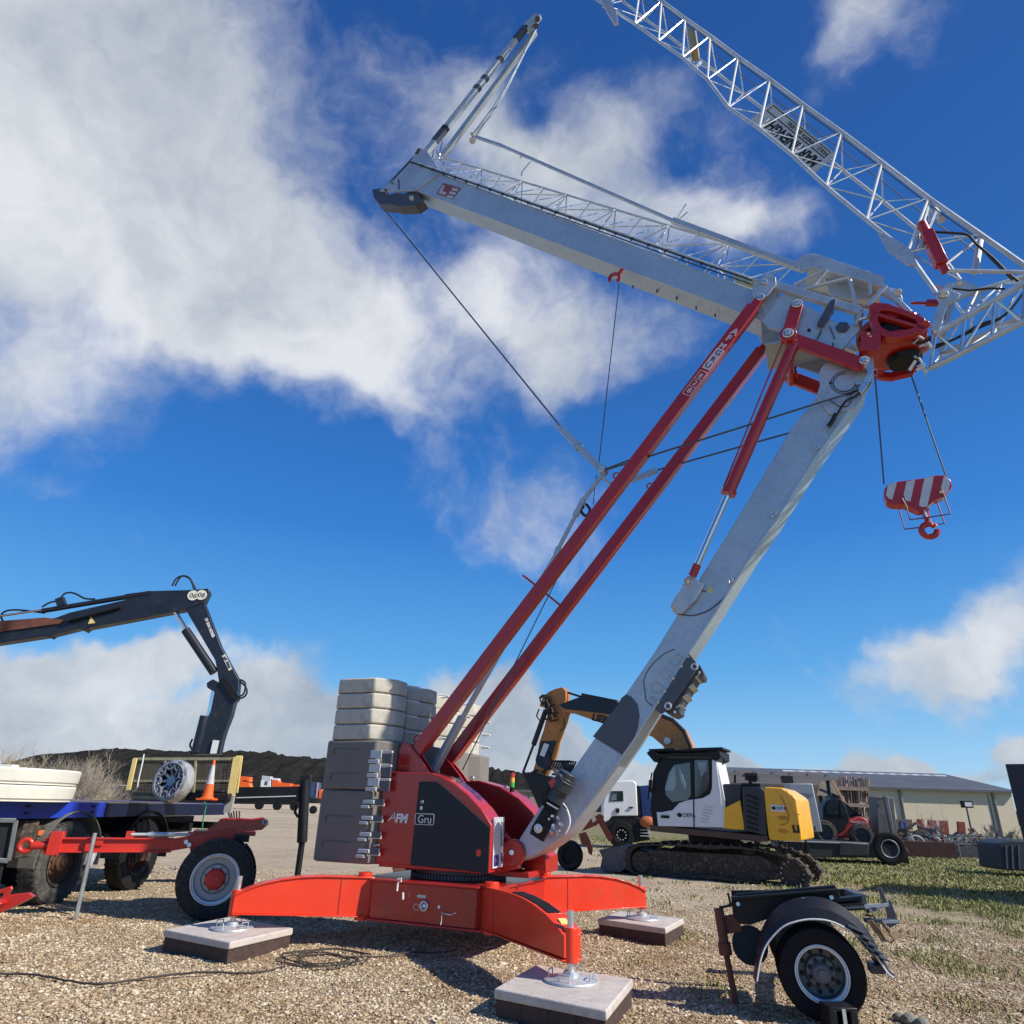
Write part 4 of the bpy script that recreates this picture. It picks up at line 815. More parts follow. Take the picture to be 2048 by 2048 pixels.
# ---------------------------------------------------------------- red slewing head at the jib root
b = MB(); cx = p3(1800, 660, -.5)
ringp = [(1738, 612), (1748, 604), (1775, 606), (1818, 622), (1850, 636), (1855, 650), (1848, 664), (1822, 670), (1800, 676), (1772, 674), (1750, 660), (1740, 640)]
inner = [(1752, 620), (1775, 622), (1815, 636), (1835, 648), (1822, 656), (1800, 660), (1775, 656), (1760, 645)]
def frame_prism(b, po, pi, w0, w1, wref):
    O_ = CR.poly(po, wref); 
    # resample inner to outer count by nearest angle
    c_ = Vector((sum(a_[0] for a_ in O_)/len(O_), sum(a_[1] for a_ in O_)/len(O_)))
    I_ = [((a_[0]-c_.x)*.68+c_.x, (a_[1]-c_.y)*.60+c_.y) for a_ in O_]
    n = len(O_); P_ = [(a_[0], w0, a_[1]) for a_ in O_]+[(a_[0], w0, a_[1]) for a_ in I_]+[(a_[0], w1, a_[1]) for a_ in O_]+[(a_[0], w1, a_[1]) for a_ in I_]
    f = []
    for i in range(n):
        j = (i+1) % n; f += [(i, j, n+j, n+i), (2*n+i, 3*n+i, 3*n+j, 2*n+j), (i, 2*n+i, 2*n+j, j), (n+i, n+j, 3*n+j, 3*n+i)]
    b.add(P_, f)
frame_prism(b, ringp, inner, -.55, -.42, -.55); frame_prism(b, ringp, inner, .42, .52, -.55)
b.bar(p3(1742, 628, -.5), p3(1852, 662, -.5), .10, .05); b.cyl(p3(1850, 650, -.55), p3(1850, 650, -.3), .06, 18)
for x_, y_ in ((1748, 615), (1846, 655), (1772, 670)): q_ = p3(x_, y_, -.5); b.bar(q_, q_+Vector((0, 1.0, 0)), .10, .10)
sh_ = b.build('slewing_head', RED, crane, .01)
c0 = p3(1785, 690, -.05); b = MB(); b.lathe(c0+Vector((0, 0, .18)), (0, 0, 1), [(.001, -.40), (.26, -.40), (.38, -.34), (.44, -.31), (.44, -.25), (.32, -.23), (.32, -.05), (.43, -.03), (.43, .06), (.001, .06)], 48)
b.bar(p3(1720, 690, -.45), p3(1760, 690, -.45), .2, .3); b.build('slewing_drum', RED, sh_, .006)
b = MB(); b.lathe(c0+Vector((0, 0, .18)), (0, 0, 1), [(.40, -.24), (.42, -.14), (.40, -.04)], 48); b.lathe(c0+Vector((.1, 0, -.28)), (0, 0, 1), [(.001, -.05), (.2, -.05), (.22, .02), (.001, .02)], 32); b.build('drum_gear', BLK, sh_)
b = MB()
for x0, y0, x1, y1 in ((1795, 628, 1830, 640), (1757, 622, 1790, 632)): b.bar(p3(x0, y0, -.3), p3(x1, y1, -.3), .05, .06)
b.bar(p3(1735, 612, -.5), p3(1772, 573, -.5), .06, .05); b.bar(p3(1775, 582, -.5), p3(1820, 627, -.5), .06, .06); b.prism(CR.poly([(1762, 585), (1772, 573), (1790, 578), (1803, 590), (1806, 600), (1790, 600)], -.5), -.5, -.44); b.cyl(p3(1796, 585, -.56), p3(1796, 585, -.42), .05, 16)
b.each('head_stay', GALV, sh_, .004)
b = MB()
random.seed(11)
for q in range(26):
    x_, y_ = random.choice(((1740, 640), (1738, 675), (1840, 668), (1860, 690), (1852, 735), (1830, 722), (1870, 660))); x_ += random.uniform(-8, 8); y_ += random.uniform(-9, 9); w_ = random.uniform(-.6, -.35)
    v_ = p3(x_, y_, w_); b.cyl(v_, v_+Vector((random.uniform(-.1, .1), random.uniform(-.06, .1), random.uniform(-.1, .1))), random.uniform(.012, .03), 8)
b.each('head_fitting', GALVL, sh_)
b = MB(); 
for q in range(5): b.tube(arcpts([(1812, 672+3*q), (1826, 682+3*q), (1846, 684+2*q), (1862, 672+4*q)], -.4+.1*q), .011, 6)
b.each('head_hose', HOSE, sh_)
b = MB(); b.cyl(p3(1822, 606, 0), p3(1878, 607, 0), .022, 8); b.bar(p3(1852, 606, 0), p3(1876, 606, 0), .07, .07); b.build('lock_rod', RED, sh_)
# ---------------------------------------------------------------- jib: root section to the right, main section folded back over the top
RX = p3(2085, 520, -.4); 
r1 = [p3(1860, 737, -.4), p3(2110, 612, -.4)]; r2 = [p3(1872, 668, -.4), p3(2110, 530, -.4)]; r3 = [p3(1905, 598, .4), p3(2040, 556, .4), p3(2110, 535, .4)]; r4 = [p3(1880, 712, .4), p3(2110, 600, .4)]
jr = lattice('jib_root_section', [r1, r2, r3, r4], 4, GALV, crane, .040, .020, webs=((0, 1), (1, 2), (2, 3), (0, 3)))
b = MB(); b.prism(CR.poly([(1868, 585), (1890, 580), (1920, 592), (1912, 602), (1893, 612), (1880, 660), (1874, 668), (1862, 664), (1868, 640), (1878, 605)], -.4), -.44, -.38); b.prism(CR.poly([(1868, 585), (1890, 568), (1930, 560), (1960, 575), (1912, 602), (1893, 606)], -.3), -.3, -.26); jp = b.build('jib_pivot_plate', GALV, jr, .004)
b = MB(); b.ring(p3(1887, 588, -.46), (0, 1, 0), .05, .014, 18); b.cyl(p3(1887, 588, -.48), p3(1887, 588, -.3), .035, 12); b.cyl(p3(1920, 567, -.34), p3(1920, 567, -.2), .03, 12); b.bar(p3(1872, 570, -.4), p3(1890, 576, -.4), .04, .05); b.each('pivot_pin', GALVL, jp)
b = MB(); b.prism(CR.poly([(1885, 668), (1893, 625), (1900, 600), (1908, 606), (1895, 660)], -.1), -.1, .3); b.build('root_gusset', GALVD, jr)
b = MB()
for q in range(3): b.tube(arcpts([(1862, 700-4*q), (1905, 680), (1960, 655-3*q), (2010, 630), (2060, 570)], -.2+.12*q), .016, 6)
b.tube(arcpts([(1905, 577), (1940, 581), (1975, 577), (2010, 578)], -.3), .014, 6); b.each('jib_hose', HOSE, jr)
A = [(1205, -60), (1238, 20), (1270, 48), (1317, 82), (1365, 115), (1415, 159), (1457, 215), (1518, 257), (1583, 309), (1652, 373), (1733, 440), (1820, 530), (1873, 587)]
A = [(1150, -30), (1210, 10), (1270, 48), (1317, 82), (1365, 115), (1415, 159), (1457, 215), (1518, 257), (1583, 309), (1652, 373), (1733, 440), (1815, 505), (1873, 587)]
Bq = [(1170, -105), (1228, -64), (1281, -28), (1323, 2), (1370, 37), (1420, 72), (1476, 114), (1540, 159), (1606, 209), (1683, 264), (1764, 325), (1857, 396), (1960, 468)]
Mq = [(1200, -40), (1245, 2), (1290, 38), (1335, 70), (1378, 104), (1433, 145), (1487, 188), (1545, 232), (1612, 285), (1685, 340), (1765, 402), (1860, 480), (1920, 560)]
PA = [p3(x_, y_, -.42) for x_, y_ in A]; PB = [p3(x_, y_, -.1) for x_, y_ in Bq]; PM = [p3(x_, y_, .42) for x_, y_ in Mq]
b = MB(); b.tube(PA, .030, 10); b.tube(PB+[p3(2085, 556, -.1)], .036, 10); b.tube(PM, .028, 10)
jb = b.build('jib_main_section', GALV, crane)
b = MB(); b2 = MB()
for i in range(1, len(PA)-1):
    b2.cyl(PA[i], PB[i], .020, 8); b.cyl(PA[i], PB[i+1], .012, 6); b.cyl(PM[i], PB[i], .011, 6); b.cyl(PM[i], PA[i], .014, 6); b.cyl(PM[i], PB[i+1], .011, 6); b.cyl(PA[i], PM[i+1], .011, 6)
b.build('lattice_bracing', GALVL, jb); b2.each('lattice_post', WHITE, jb)
b = MB(); PB2 = [v+Vector((-.03, .0, -.10)) for v in PB]; b.tube(PB2, .008, 6); b.tube([v+Vector((-.0, .25, -.12)) for v in PB], .008, 6); b.build('jib_rope', PLATE, jb)
b = MB(); b.prism(CR.poly([(1204, 0), (1218, -5), (1232, 22), (1236, 44), (1228, 46), (1212, 20)], -.5), -.5, -.44); b.bar(p3(1205, 12, -.5), p3(1225, 20, -.5), .04, .04); b.build('jib_end_plate', GALV, jb)
b = MB(); b.prism(CR.poly([(1374, 56), (1384, 54), (1396, 88), (1395, 96), (1383, 100), (1378, 80)], -.1), -.1, .15); b.build('trolley_box', mat('bronze_box', (.42, .34, .20), .5, .4, .1, 6), jb, .005)
b = MB(); b.tube([p3(1391, 62, -.14), p3(1395, 92, -.14)], .016, 6); b.build('trolley_handle', PYEL, jb)
b = MB()
for q, (x_, y_) in enumerate(((1381, 115), (1397, 128), (1372, 108))): b.bar(p3(x_-6, y_+6, -.2), p3(x_+4, y_-4, .2), .05, .06)
b.each('trolley_roller', GALVD, jb)
b = MB(); pp = [(1757, 467), (1790, 478), (1822, 500), (1835, 530), (1815, 530), (1800, 520), (1775, 500)]; b.prism(CR.poly(pp, -.46), -.47, -.44); b.build('jib_gusset', GALV, jb)
b = MB(); a_, c_ = p3(1843, 446, -.3), p3(1883, 530, -.3); b.cyl(a_, a_.lerp(c_, .28), .065, 16); b.bar(a_.lerp(c_, .24), c_, .15, .15); b.bar(c_, p3(1892, 545, -.3), .06, .10); jc = b.build('jib_cylinder', RED, jb, .008)
b = MB(); b.tube(arcpts([(1870, 464), (1905, 466), (1935, 470), (1955, 490), (1985, 515), (2015, 545), (2040, 565)], -.2), .018, 8); b.tube(arcpts([(1960, 495), (1990, 525), (2025, 560)], -.1), .014, 8); b.each('jib_hose', HOSE, jb)
b = MB(); b.cyl(p3(1882, 541, -.3), p3(2080, 545, -.3), .028, 10); b.cyl(p3(1838, 502, -.3), p3(1870, 425, -.3), .03, 8); b.cyl(p3(1820, 525, -.3), p3(1860, 405, -.1), .022, 8); b.cyl(p3(1960, 480, .1), p3(1950, 545, -.1), .045, 10); b.cyl(p3(1884, 440, -.1), p3(1868, 420, .2), .05, 10); b.cyl(p3(1890, 530, -.3), p3(1960, 475, -.1), .02, 8); b.cyl(p3(1860, 505, -.1), p3(1868, 485, -.1), .05, 8)
b.each('jib_stay', GALV, jb)
# banner hanging inside the jib
bw = .2
bp_ = [(1526, 210), (1548, 204), (1668, 312), (1672, 326), (1634, 343), (1508, 238)]
bo = [p3(x_, y_, bw) for x_, y_ in ((1544, 203), (1672, 308), (1630, 345), (1502, 238))]
b = MB(); th = Vector((0, .012, 0)); b.add(bo+[v+th for v in bo], [(0, 3, 2, 1), (4, 5, 6, 7), (0, 1, 5, 4), (1, 2, 6, 5), (2, 3, 7, 6), (3, 0, 4, 7)]); bn = b.build('name_banner', mat('banner_grey', (.52, .56, .58), .6, 0, .04, 4), jb)
Xv = (bo[0]-bo[1]).normalized(); Yv = (bo[3]-bo[0]).normalized(); 
lt = text('MARTINENGHI', 'lettering', BLKT, bn, .27, (bo[1].lerp(bo[2], .71).x, bw-.004, bo[1].lerp(bo[2], .71).z), Xv, Yv, ext=.002, bold=.008, sx=.80)
lt.location += Vector(Xv)*.10
b = MB(); q0, q1, q2, q3 = bo[1].lerp(bo[2], .08), bo[0].lerp(bo[3], .08), bo[0].lerp(bo[3], .38), bo[1].lerp(bo[2], .38); of = Vector((0, -.004, 0))
q0, q3 = q0+Xv*.10, q3+Xv*.10; q1, q2 = q1-Xv*.10, q2-Xv*.10
b.tube([q0+of, q1+of, q2+of, q3+of], .008, 6, closed=True); b.build('banner_frame', BLKT, bn)
mid = (q0+q3)/2; text('NOLO - VENDITA GRU EDILI', 'lettering', BLKT, bn, .088, (mid.x, bw-.004, mid.z), Xv, Yv, ext=.002, bold=.002, sx=1.0)
# ---------------------------------------------------------------- hook block hanging from the two ropes
hb = CR.empty('hook_block'); tag(hb, 'red and white striped pulley block with a red hook hanging from two thin ropes', 'hook block')
def hbp(x_, y_, w_=-.28): return k(1760+x_*160/1932, 940+y_*150/1811, w_)
ol = [(110, 450), (190, 350), (420, 280), (850, 220), (1080, 190), (1310, 130), (1550, 120), (1720, 250), (1745, 400), (1650, 540), (1540, 640), (1330, 720), (1230, 800), (1150, 880), (1100, 950), (1010, 980), (940, 990), (700, 870), (600, 840), (280, 830), (160, 760), (100, 620)]
b = MB(); b.prism([hbp(*q_) for q_ in ol], -.28, -.12); body = b.build('block_body', RED, hb, .008)
b = MB()
for st_ in ([(190, 370), (410, 290), (300, 710), (215, 690), (140, 610)], [(640, 280), (850, 230), (735, 760), (620, 740), (570, 600)], [(1080, 190), (1300, 150), (1230, 500), (1140, 880), (1010, 890), (940, 850), (1030, 380)], [(1545, 140), (1710, 260), (1640, 540), (1560, 590), (1500, 500), (1470, 440)]): b.prism([hbp(x_, y_, -.285) for x_, y_ in st_], -.286, -.27)
b.each('white_stripe', mat('stripe_white', (.62, .64, .66), .5, 0, .05, 6), body)
def hv(x_, y_, w_): q_ = hbp(x_, y_, w_); return Vector((q_[0], w_, q_[1]))
b = MB(); b.tube([hv(530, 680, -.29), hv(640, 880, -.29), hv(720, 1200, -.29), hv(1180, 1145, -.29), hv(1700, 1060, -.29), hv(1500, 480, -.29)], .009, 6); b.tube([hv(430, 860, -.11), hv(500, 1080, -.11), hv(600, 1430, -.11), hv(1060, 1375, -.11), hv(1560, 1290, -.11), hv(1370, 740, -.11)], .009, 6); b.each('guard_bar', mat('guard_bar', (.22, .03, .03), .4), hb)
b = MB(); b.cyl(hv(1080, 950, -.2), hv(1110, 1120, -.2), .05, 14, .035); b.tube([hv(1110, 1100, -.2), hv(1150, 1220, -.2), hv(1120, 1320, -.2)], .036, 12, .03)
hc = hv(1190, 1460, -.2); b.ring(hc, (0, 1, 0), .082, .036, 28, 12, a0=-285, a1=48, x0=(.3, 0, 1)); b.build('hook', RED, hb)
b = MB(); b.cyl(hv(1060, 940, -.26), hv(1130, 1140, -.26), .014, 8); b.cyl(hv(1190, 1150, -.25), hv(1270, 1330, -.25), .010, 8); b.cyl(hv(1480, 530, -.31), hv(1480, 530, -.27), .02, 10); b.each('hook_bolt', GALVL, hb)
# ---------------------------------------------------------------- counterweight blocks
def octa(s0, s1, w0, w1, c): return [(s0+c*.5, w0), (s1-c, w0), (s1, w0+c*1.2), (s1, w1-c*.6), (s1-c, w1), (s0+c*.5, w1), (s0, w1-c*.5), (s0, w0+c*.5)]
sL = k(625, 1722, -.8)[0]; sR = -.84; zt = k(682, 1357, -.8)[1]; z1 = k(650, 1480, -.8)[1]; z2 = k(640, 1578, -.8)[1]; z0 = k(625, 1722, -.8)[1]
names = ['nearest stack', 'second nearest stack', 'third stack behind the strut', 'farthest stack between the struts']
for j in range(4):
    w0 = -.82 + .84*j; w1 = w0+.66
    hgt_ = [(z0, z2), (z2, z1)]
    lev = 4; dz = (zt-z1)/lev
    for q in range(lev):
        a_, c_ = z1+dz*q, z1+dz*(q+1)
        if j: sl_, sr_ = sL+.12, sR+.06
        else: sl_, sr_ = sL+.0, sR+.0
        bl = CR.empty('counterweight_block'); bl.location = CR.o + CR.u*((sl_+sr_)/2) + CR.n*((w0+w1)/2) + Vector((0, 0, a_)); mx_, my_ = (sr_-sl_)/2, .33
        b = MB(); b.slab(octa(-mx_, mx_, -my_, my_, .22), .004, (c_-a_)-.006); b.build('concrete_body', CONC, bl, .022, seg=2)
        b = MB(); hx = mx_-.02; b.tube([(hx-.05, .30, .18), (hx+.12, .36, .16), (hx+.12, .42, .15), (hx-.05, .46, .15)], .012, 6); b.build('lifting_loop', WHITE, bl)
        pos = ['bottom', 'second from bottom', 'third from bottom', 'top'][q]
        tag(bl, f'beige concrete counterweight, {pos} in the {names[j]}', 'counterweight', 'light concrete counterweight blocks stacked behind the crane')
    for q, (a_, c_) in enumerate(hgt_):
        if j > 1 and q == 0: continue
        sr_ = sR + (.10 if j == 0 else .25)
        bl = CR.empty('ballast_block'); bl.location = CR.o + CR.u*((sL+sr_)/2-.02) + CR.n*((w0+w1)/2) + Vector((0, 0, a_)); mx_ = (sr_-sL)/2+.02
        b = MB(); b.slab(octa(-mx_, mx_, -.345, .345, .19), .004, (c_-a_)-.006); bo_ = b.build('concrete_body', CONCD, bl, .03, seg=3)
        if j == 0:
            b = MB(); 
            for zz in ((.25, .55) if q == 0 else (.2, .52)): b.box((-.12, -.349, zz), (.42, .008, .012)); b.box((-.33, -.349, zz-.04), (.012, .008, .08))
            b.each('recess_line', PLATE, bo_)
            b = MB(); b3 = MB(); nn_ = 4 if q == 0 else 3; H_ = c_-a_
            for v in range(nn_):
                zz = H_*(.18+.22*v) if q == 0 else H_*(.16+.27*v)
                if q == 0: b.box((mx_-.20, -.36, zz), (.16, .05, .045)); b.box((mx_-.24, -.37, zz-.06), (.12, .05, .035)); b.box((mx_-.05, -.33, zz-.03), (.12, .04, .035)); b3.box((mx_-.10, -.345, zz), (.22, .03, .07))
                else: b.box((mx_-.16, -.36, zz), (.17, .04, .10)); b.box((mx_+.0, -.35, zz+.03), (.16, .035, .03)); b.box((mx_-.18, -.37, zz-.09), (.16, .05, .045)); b3.box((mx_+.0, -.34, zz-.05), (.14, .03, .12))
            b.each('clamp_plate', OFFW, bo_, .004); b3.each('clamp_recess', PLATE, bo_)
        tag(bl, f'{"lower" if q == 0 else "upper"} dark grey ballast block under the {names[j]}', 'ballast block', 'dark grey ballast blocks under the light counterweights')
# ---------------------------------------------------------------- pads
pad = [([(988, 1977), (1071, 1929), (1266, 1957), (1213, 2021)], 'front', 'pale concrete slab under the nearest red leg, on curved iron pieces'),
       ([(328, 1859), (460, 1833), (587, 1856), (460, 1884)], 'left', 'pale concrete slab under the left red leg beside the rimmed wheel'),
       ([(1195, 1837), (1242, 1822), (1368, 1837), (1331, 1856)], 'right', 'pale concrete slab under the right-hand red leg in front of the excavator')]
dP = tips[3]; 
def mkpad(cs, lb, lb2, z_=.2):
    c_ = sum(cs, Vector((0, 0, 0)))/4; sl = empty('support_slab', (c_.x, c_.y, .128)); q = [((v.x-c_.x), (v.y-c_.y)) for v in cs]
    b = MB(); b.slab(q[::-1], 0, z_-.128); b.build('slab', SLAB, sl, .014, seg=3); tag(sl, lb, 'support slab', 'concrete support slabs under the crane legs')
    tb = empty('timber_mat', (c_.x, c_.y, .0)); b = MB(); q2 = [(x*.97, y*.97) for x, y in q]; b.slab(q2[::-1], -.02, .128-.001); b.build('timber', WOOD, tb, .006)
    b = MB()
    A_, B_, C_, D_ = [Vector((x, y, 0)) for x, y in q2]
    for t in (.25, .5, .75): a0 = A_.lerp(D_, t); a1 = B_.lerp(C_, t); b.bar(a0*1.004+Vector((0, 0, .055)), a1*1.004+Vector((0, 0, .055)), .006, .14, side=(D_-A_))
    b.build('joint', BLK, tb); tag(tb, lb2, 'timber mat', 'dark timber mats under the slabs'); return sl
L2 = ['dark timber mat under the nearest slab', 'dark timber mat under the left slab beside the rimmed wheel', 'dark timber mat under the right-hand slab']
for (pts, nm, lb), l2 in zip(pad, L2):
    c4 = [G(x_, y_, .2) for x_, y_ in pts]
    mkpad(c4, lb, l2)
mkpad([dP+Vector((-.5, -.2, 0)), dP+Vector((-.2, .45, 0)), dP+Vector((.5, .2, 0)), dP+Vector((.2, -.45, 0))], 'pale concrete slab under the hidden rear leg, behind the ballast', 'dark timber mat under the rear slab behind the ballast')
# curved iron pieces under the nearest slab
fa, fb = G(1000, 1992, .0), G(1200, 2045, .0)
ir = MB(); dd_ = (fb-fa); un = dd_.normalized(); nrm = Vector((un.y, -un.x, 0))
for q in range(5):
    c_ = fa + dd_*(.08+.19*q) + nrm*.01 + Vector((0, 0, .085)); pts = [c_ + un*(.075*math.cos(R(t))) + Vector((0, 0, .06*math.sin(R(t)))) for t in range(190, 351, 20)]
    for a_, e_ in zip(pts[:-1], pts[1:]): ir.bar(a_, e_, .05, .010, side=nrm)
o = ir.build('curved_iron', mat('olive_iron', (.16, .16, .13), .6, .3, .2, 6), None); tag(o, 'row of small curved iron hoops sticking out under the front edge of the nearest slab', 'iron hoops')
# ================================================================ truck with loader crane at the left
TR = Frame((-6.8, 12.3), 84); tr = TR.empty('loader_crane_truck'); tag(tr, 'blue flatbed truck with a navy folding loader crane raised behind its bed', 'truck'); q3 = TR.p
Z0, Z1 = TR.k(0, 1632, 0)[1], TR.k(0, 1606, 0)[1]
zb, zt_ = 1.22, 1.45; s_l = TR.k(-250, 1605, 0)[0]; s_r = TR.k(452, 1605, 0)[0]
s_m = TR.k(212, 1616, 0)[0]; b = MB(); b.box(((s_l+s_m)/2, .03, (zb+zt_)/2), (s_m-s_l, .06, zt_-zb)); b.box(((s_l+s_r)/2, 2.45, (zb+zt_)/2), (s_r-s_l, .06, zt_-zb)); b.box((s_r, 1.24, (zb+zt_)/2), (.06, 2.48, zt_-zb)); sb = b.build('bed_side', BLUE, tr, .01)
b = MB(); b.box(((s_m+s_r)/2+.01, .035, (zb+zt_)/2-.005), (s_r-s_m-.05, .05, zt_-zb-.01)); b.build('shaded_bed_side', mat('shaded_bed_blue', (.004, .007, .030), .45, 0, .15, 3), tr, .01)  # bed blue darkened to paint in the shadow over this half
b = MB()
for px_ in (57, 188): 
    for dz in (.04, -.05): b.box(q3(px_, 1614, -.01)+Vector((0, 0, dz-.03)), (.07, .015, .03))
b.each('bed_cleat', BLK, sb)
b = MB(); b.box(((s_l+s_r)/2, 1.24, zt_-.03), (s_r-s_l, 2.4, .05)); b.build('bed_floor', mat('bed_boards', (.16, .12, .09), .85, 0, .3, 6, bump=.3), tr)
b = MB(); b.box(((s_l+s_r)/2, .75, 1.02), (s_r-s_l, .12, .32)); b.box(((s_l+s_r)/2, 1.75, 1.02), (s_r-s_l, .12, .32))
for t in range(9): b.box((s_l+(s_r-s_l)*t/8, 1.25, 1.0), (.12, 2.2, .14))
b.build('chassis_rail', BLK, tr, .005)
ws_ = [TR.k(132, 1724, 0)[0], TR.k(283, 1716, 0)[0]]; wr = .60
for i, s in enumerate(ws_):
    t_ = wheel(tr, (s, .18, wr-.02), (0, -1, 0), wr, .32, RUBO if i == 0 else RUBN, RUST if i == 0 else BROWN, rimr=.56, deep=.16, edge=MUD, hub=RUST if i == 0 else MUD, hubr=.13, bolts=10)  # second wheel gets darker rubber, rim and hub as painted-in shadow
    wheel(tr, (s, 2.3, wr-.02), (0, 1, 0), wr, .32, RUBN, MUD, rimr=.56, deep=.16, edge=MUD)
    b = MB(); pts = [Vector((s+math.cos(R(a))*.74, 0, wr+math.sin(R(a))*.72)) for a in range(-8, 189, 12)]
    for a_, c_ in zip(pts[:-1], pts[1:]): b.bar(a_+Vector((0, .17, 0)), c_+Vector((0, .17, 0)), .42, .02)
    b.build('mudguard', mat('mudguard_grey', (.13, .13, .12), .8, 0, .2, 4, dirt=(.2, .18, .15), dirt_amt=.5) if i == 0 else BLK, tr)  # second mudguard blackened to stand in for the same shadow
b = MB(); b.box((ws_[0]-.95, .1, .95), (.30, .2, .50)); b.box((ws_[0]-.62, .12, 1.02), (.24, .1, .2)); b.build('side_box', MUD, tr, .02)
b = MB(); b.box((ws_[0]-.66, .06, 1.02), (.12, .03, .07)); b.build('side_reflector', mat('amber_reflector', (.55, .14, .05), .4), tr)
b = MB(); b.box((ws_[0]+.55, -.02, .62), (.10, .10, .25), Matrix.Rotation(R(20), 3, 'Y')); b.build('wheel_chock', OFFW, tr)
b = MB(); q0 = q3(408, 1604, -.08); b.tube([q0, q0+Vector((.02, -.02, -.02)), q3(412, 1612, -.08), q3(406, 1640, -.08), q3(404, 1660, -.08)], .014, 8); b.build('green_strap', mat('green_strap', (.02, .22, .11), .7), tr)
b = MB()
for j in range(5): b.tube([q3(455+6*j, 1622, .2), q3(462+4*j, 1640+3*j, .15), q3(450+8*j, 1655, .2), q3(440+9*j, 1640, .3)], .018, 6)
b.build('rear_hose', HOSE, tr)
# big round concrete rings lying on the bed
rc = TR.o + TR.n*1.25 + TR.u*(TR.k(60, 1560, 1.25)[0]); 
cc = AT(-45, 1560, 11.0); cc.z = 0
for i, nm in enumerate(('lower', 'upper')):
    zz = 1.455 + .225*i; rr_ = 1.28 + .02*i
    c_ = empty('concrete_ring', (cc.x, cc.y, zz)); b = MB(); b.lathe((0, 0, 0), (0, 0, 1), [(.001, 0), (rr_-.02, 0), (rr_-.02, .02), (rr_, .04), (rr_+.015, .19), (rr_, .212), (.001, .215)], 96); b.build('ring_body', CREAM, c_)
    if i: b = MB(); b.box((.62, -.35, .235), (.22, .15, .045)); b.ring((.80, -.35, .225), (.2, 1, 0), .06, .012, 16, a0=0, a1=180, x0=(1, 0, 0)); b.each('lifting_grip', CREAM, c_)
    tag(c_, f'{nm} of two cream round concrete lids lying on the blue truck bed', 'concrete lid', 'concrete lids on the truck bed')
# loader crane: column, main boom, outer boom, cylinders
LC = Frame((-5.6, 15.2), 8); lp_ = LC.p
def toT(v, fr=LC): w = fr.o + fr.u*v[0] + fr.n*v[1] + Vector((0, 0, v[2])); d = w-TR.o; return Vector((d.dot(TR.u), d.dot(TR.n), d.z))
def LCb(fn, name, m, parent, bevel=0., each=False):
    b = MB(); fn(b); b.v = [tuple(toT(v)) for v in b.v]; return (b.each if each else b.build)(name, m, parent, bevel=bevel)
col = [(381, 1508), (386, 1480), (398, 1440), (408, 1425), (420, 1400), (432, 1372), (444, 1350), (460, 1352), (478, 1395), (466, 1430), (458, 1460), (446, 1490), (440, 1508)]
colp = LCb(lambda b: b.prism(LC.poly([(385, 1508), (408, 1450), (424, 1415), (430, 1385), (414, 1375), (413, 1366), (425, 1358), (468, 1380), (470, 1400), (462, 1430), (450, 1460), (444, 1480), (438, 1508)], -.15), -.15, .15), 'crane_column', NAVY, tr, .01)
mb_ = LCb(lambda b: b.prism(LC.poly([(371, 1219), (408, 1206), (440, 1290), (478, 1360), (474, 1400), (468, 1402), (445, 1390), (438, 1366), (434, 1340), (430, 1320)], -.14), -.14, .14), 'main_boom', NAVY, tr, .01)
LCb(lambda b: b.prism(LC.poly([(440, 1365), (447, 1354), (458, 1362), (478, 1392), (472, 1402), (460, 1393)], -.2), -.20, -.14), 'knuckle_plate', BLK, mb_, .004)
ob_ = LCb(lambda b: b.prism(LC.poly([(250, 1188), (300, 1182), (378, 1180), (416, 1177), (418, 1184), (408, 1206), (372, 1219), (175, 1256), (168, 1262), (160, 1256), (104, 1270), (98, 1275), (92, 1272), (-160, 1310), (-160, 1262), (0, 1246), (110, 1236), (140, 1225), (250, 1200)], -.12), -.13, .13), 'outer_boom', NAVY, tr, .01)
LCb(lambda b: b.prism(LC.poly([(-160, 1262), (0, 1242), (90, 1235), (126, 1240), (120, 1247), (0, 1264), (-160, 1290)], -.16), -.17, -.13), 'boom_extension', BROWN, ob_, .004)
def cylf(x0, y0, x1, y1, w, r): return lambda b: b.cyl(lp_(x0, y0, w), lp_(x1, y1, w), r, 16)
LCb(cylf(371, 1260, 428, 1345, -.05, .095), 'boom_cylinder', NAVY, mb_); LCb(cylf(350, 1223, 374, 1262, -.05, .045), 'piston_rod', CHROME, mb_)
LCb(cylf(410, 1432, 392, 1505, -.1, .10), 'lift_cylinder', NAVY, colp); LCb(cylf(428, 1380, 417, 1434, -.1, .05), 'piston_rod', CHROME, colp)
LCb(lambda b: (b.cyl(lp_(84, 1222, -.1), lp_(300, 1186, -.1), .055, 12), b.cyl(lp_(135, 1240, -.18), lp_(240, 1212, -.18), .06, 12), b.bar(lp_(115, 1208, -.1), lp_(130, 1202, -.1), .15, .2)), 'extension_cylinder', NAVY, ob_, each=True)
LCb(lambda b: b.cyl(lp_(0, 1232, -.1), lp_(90, 1219, -.1), .028, 10), 'piston_rod', CHROME, ob_)
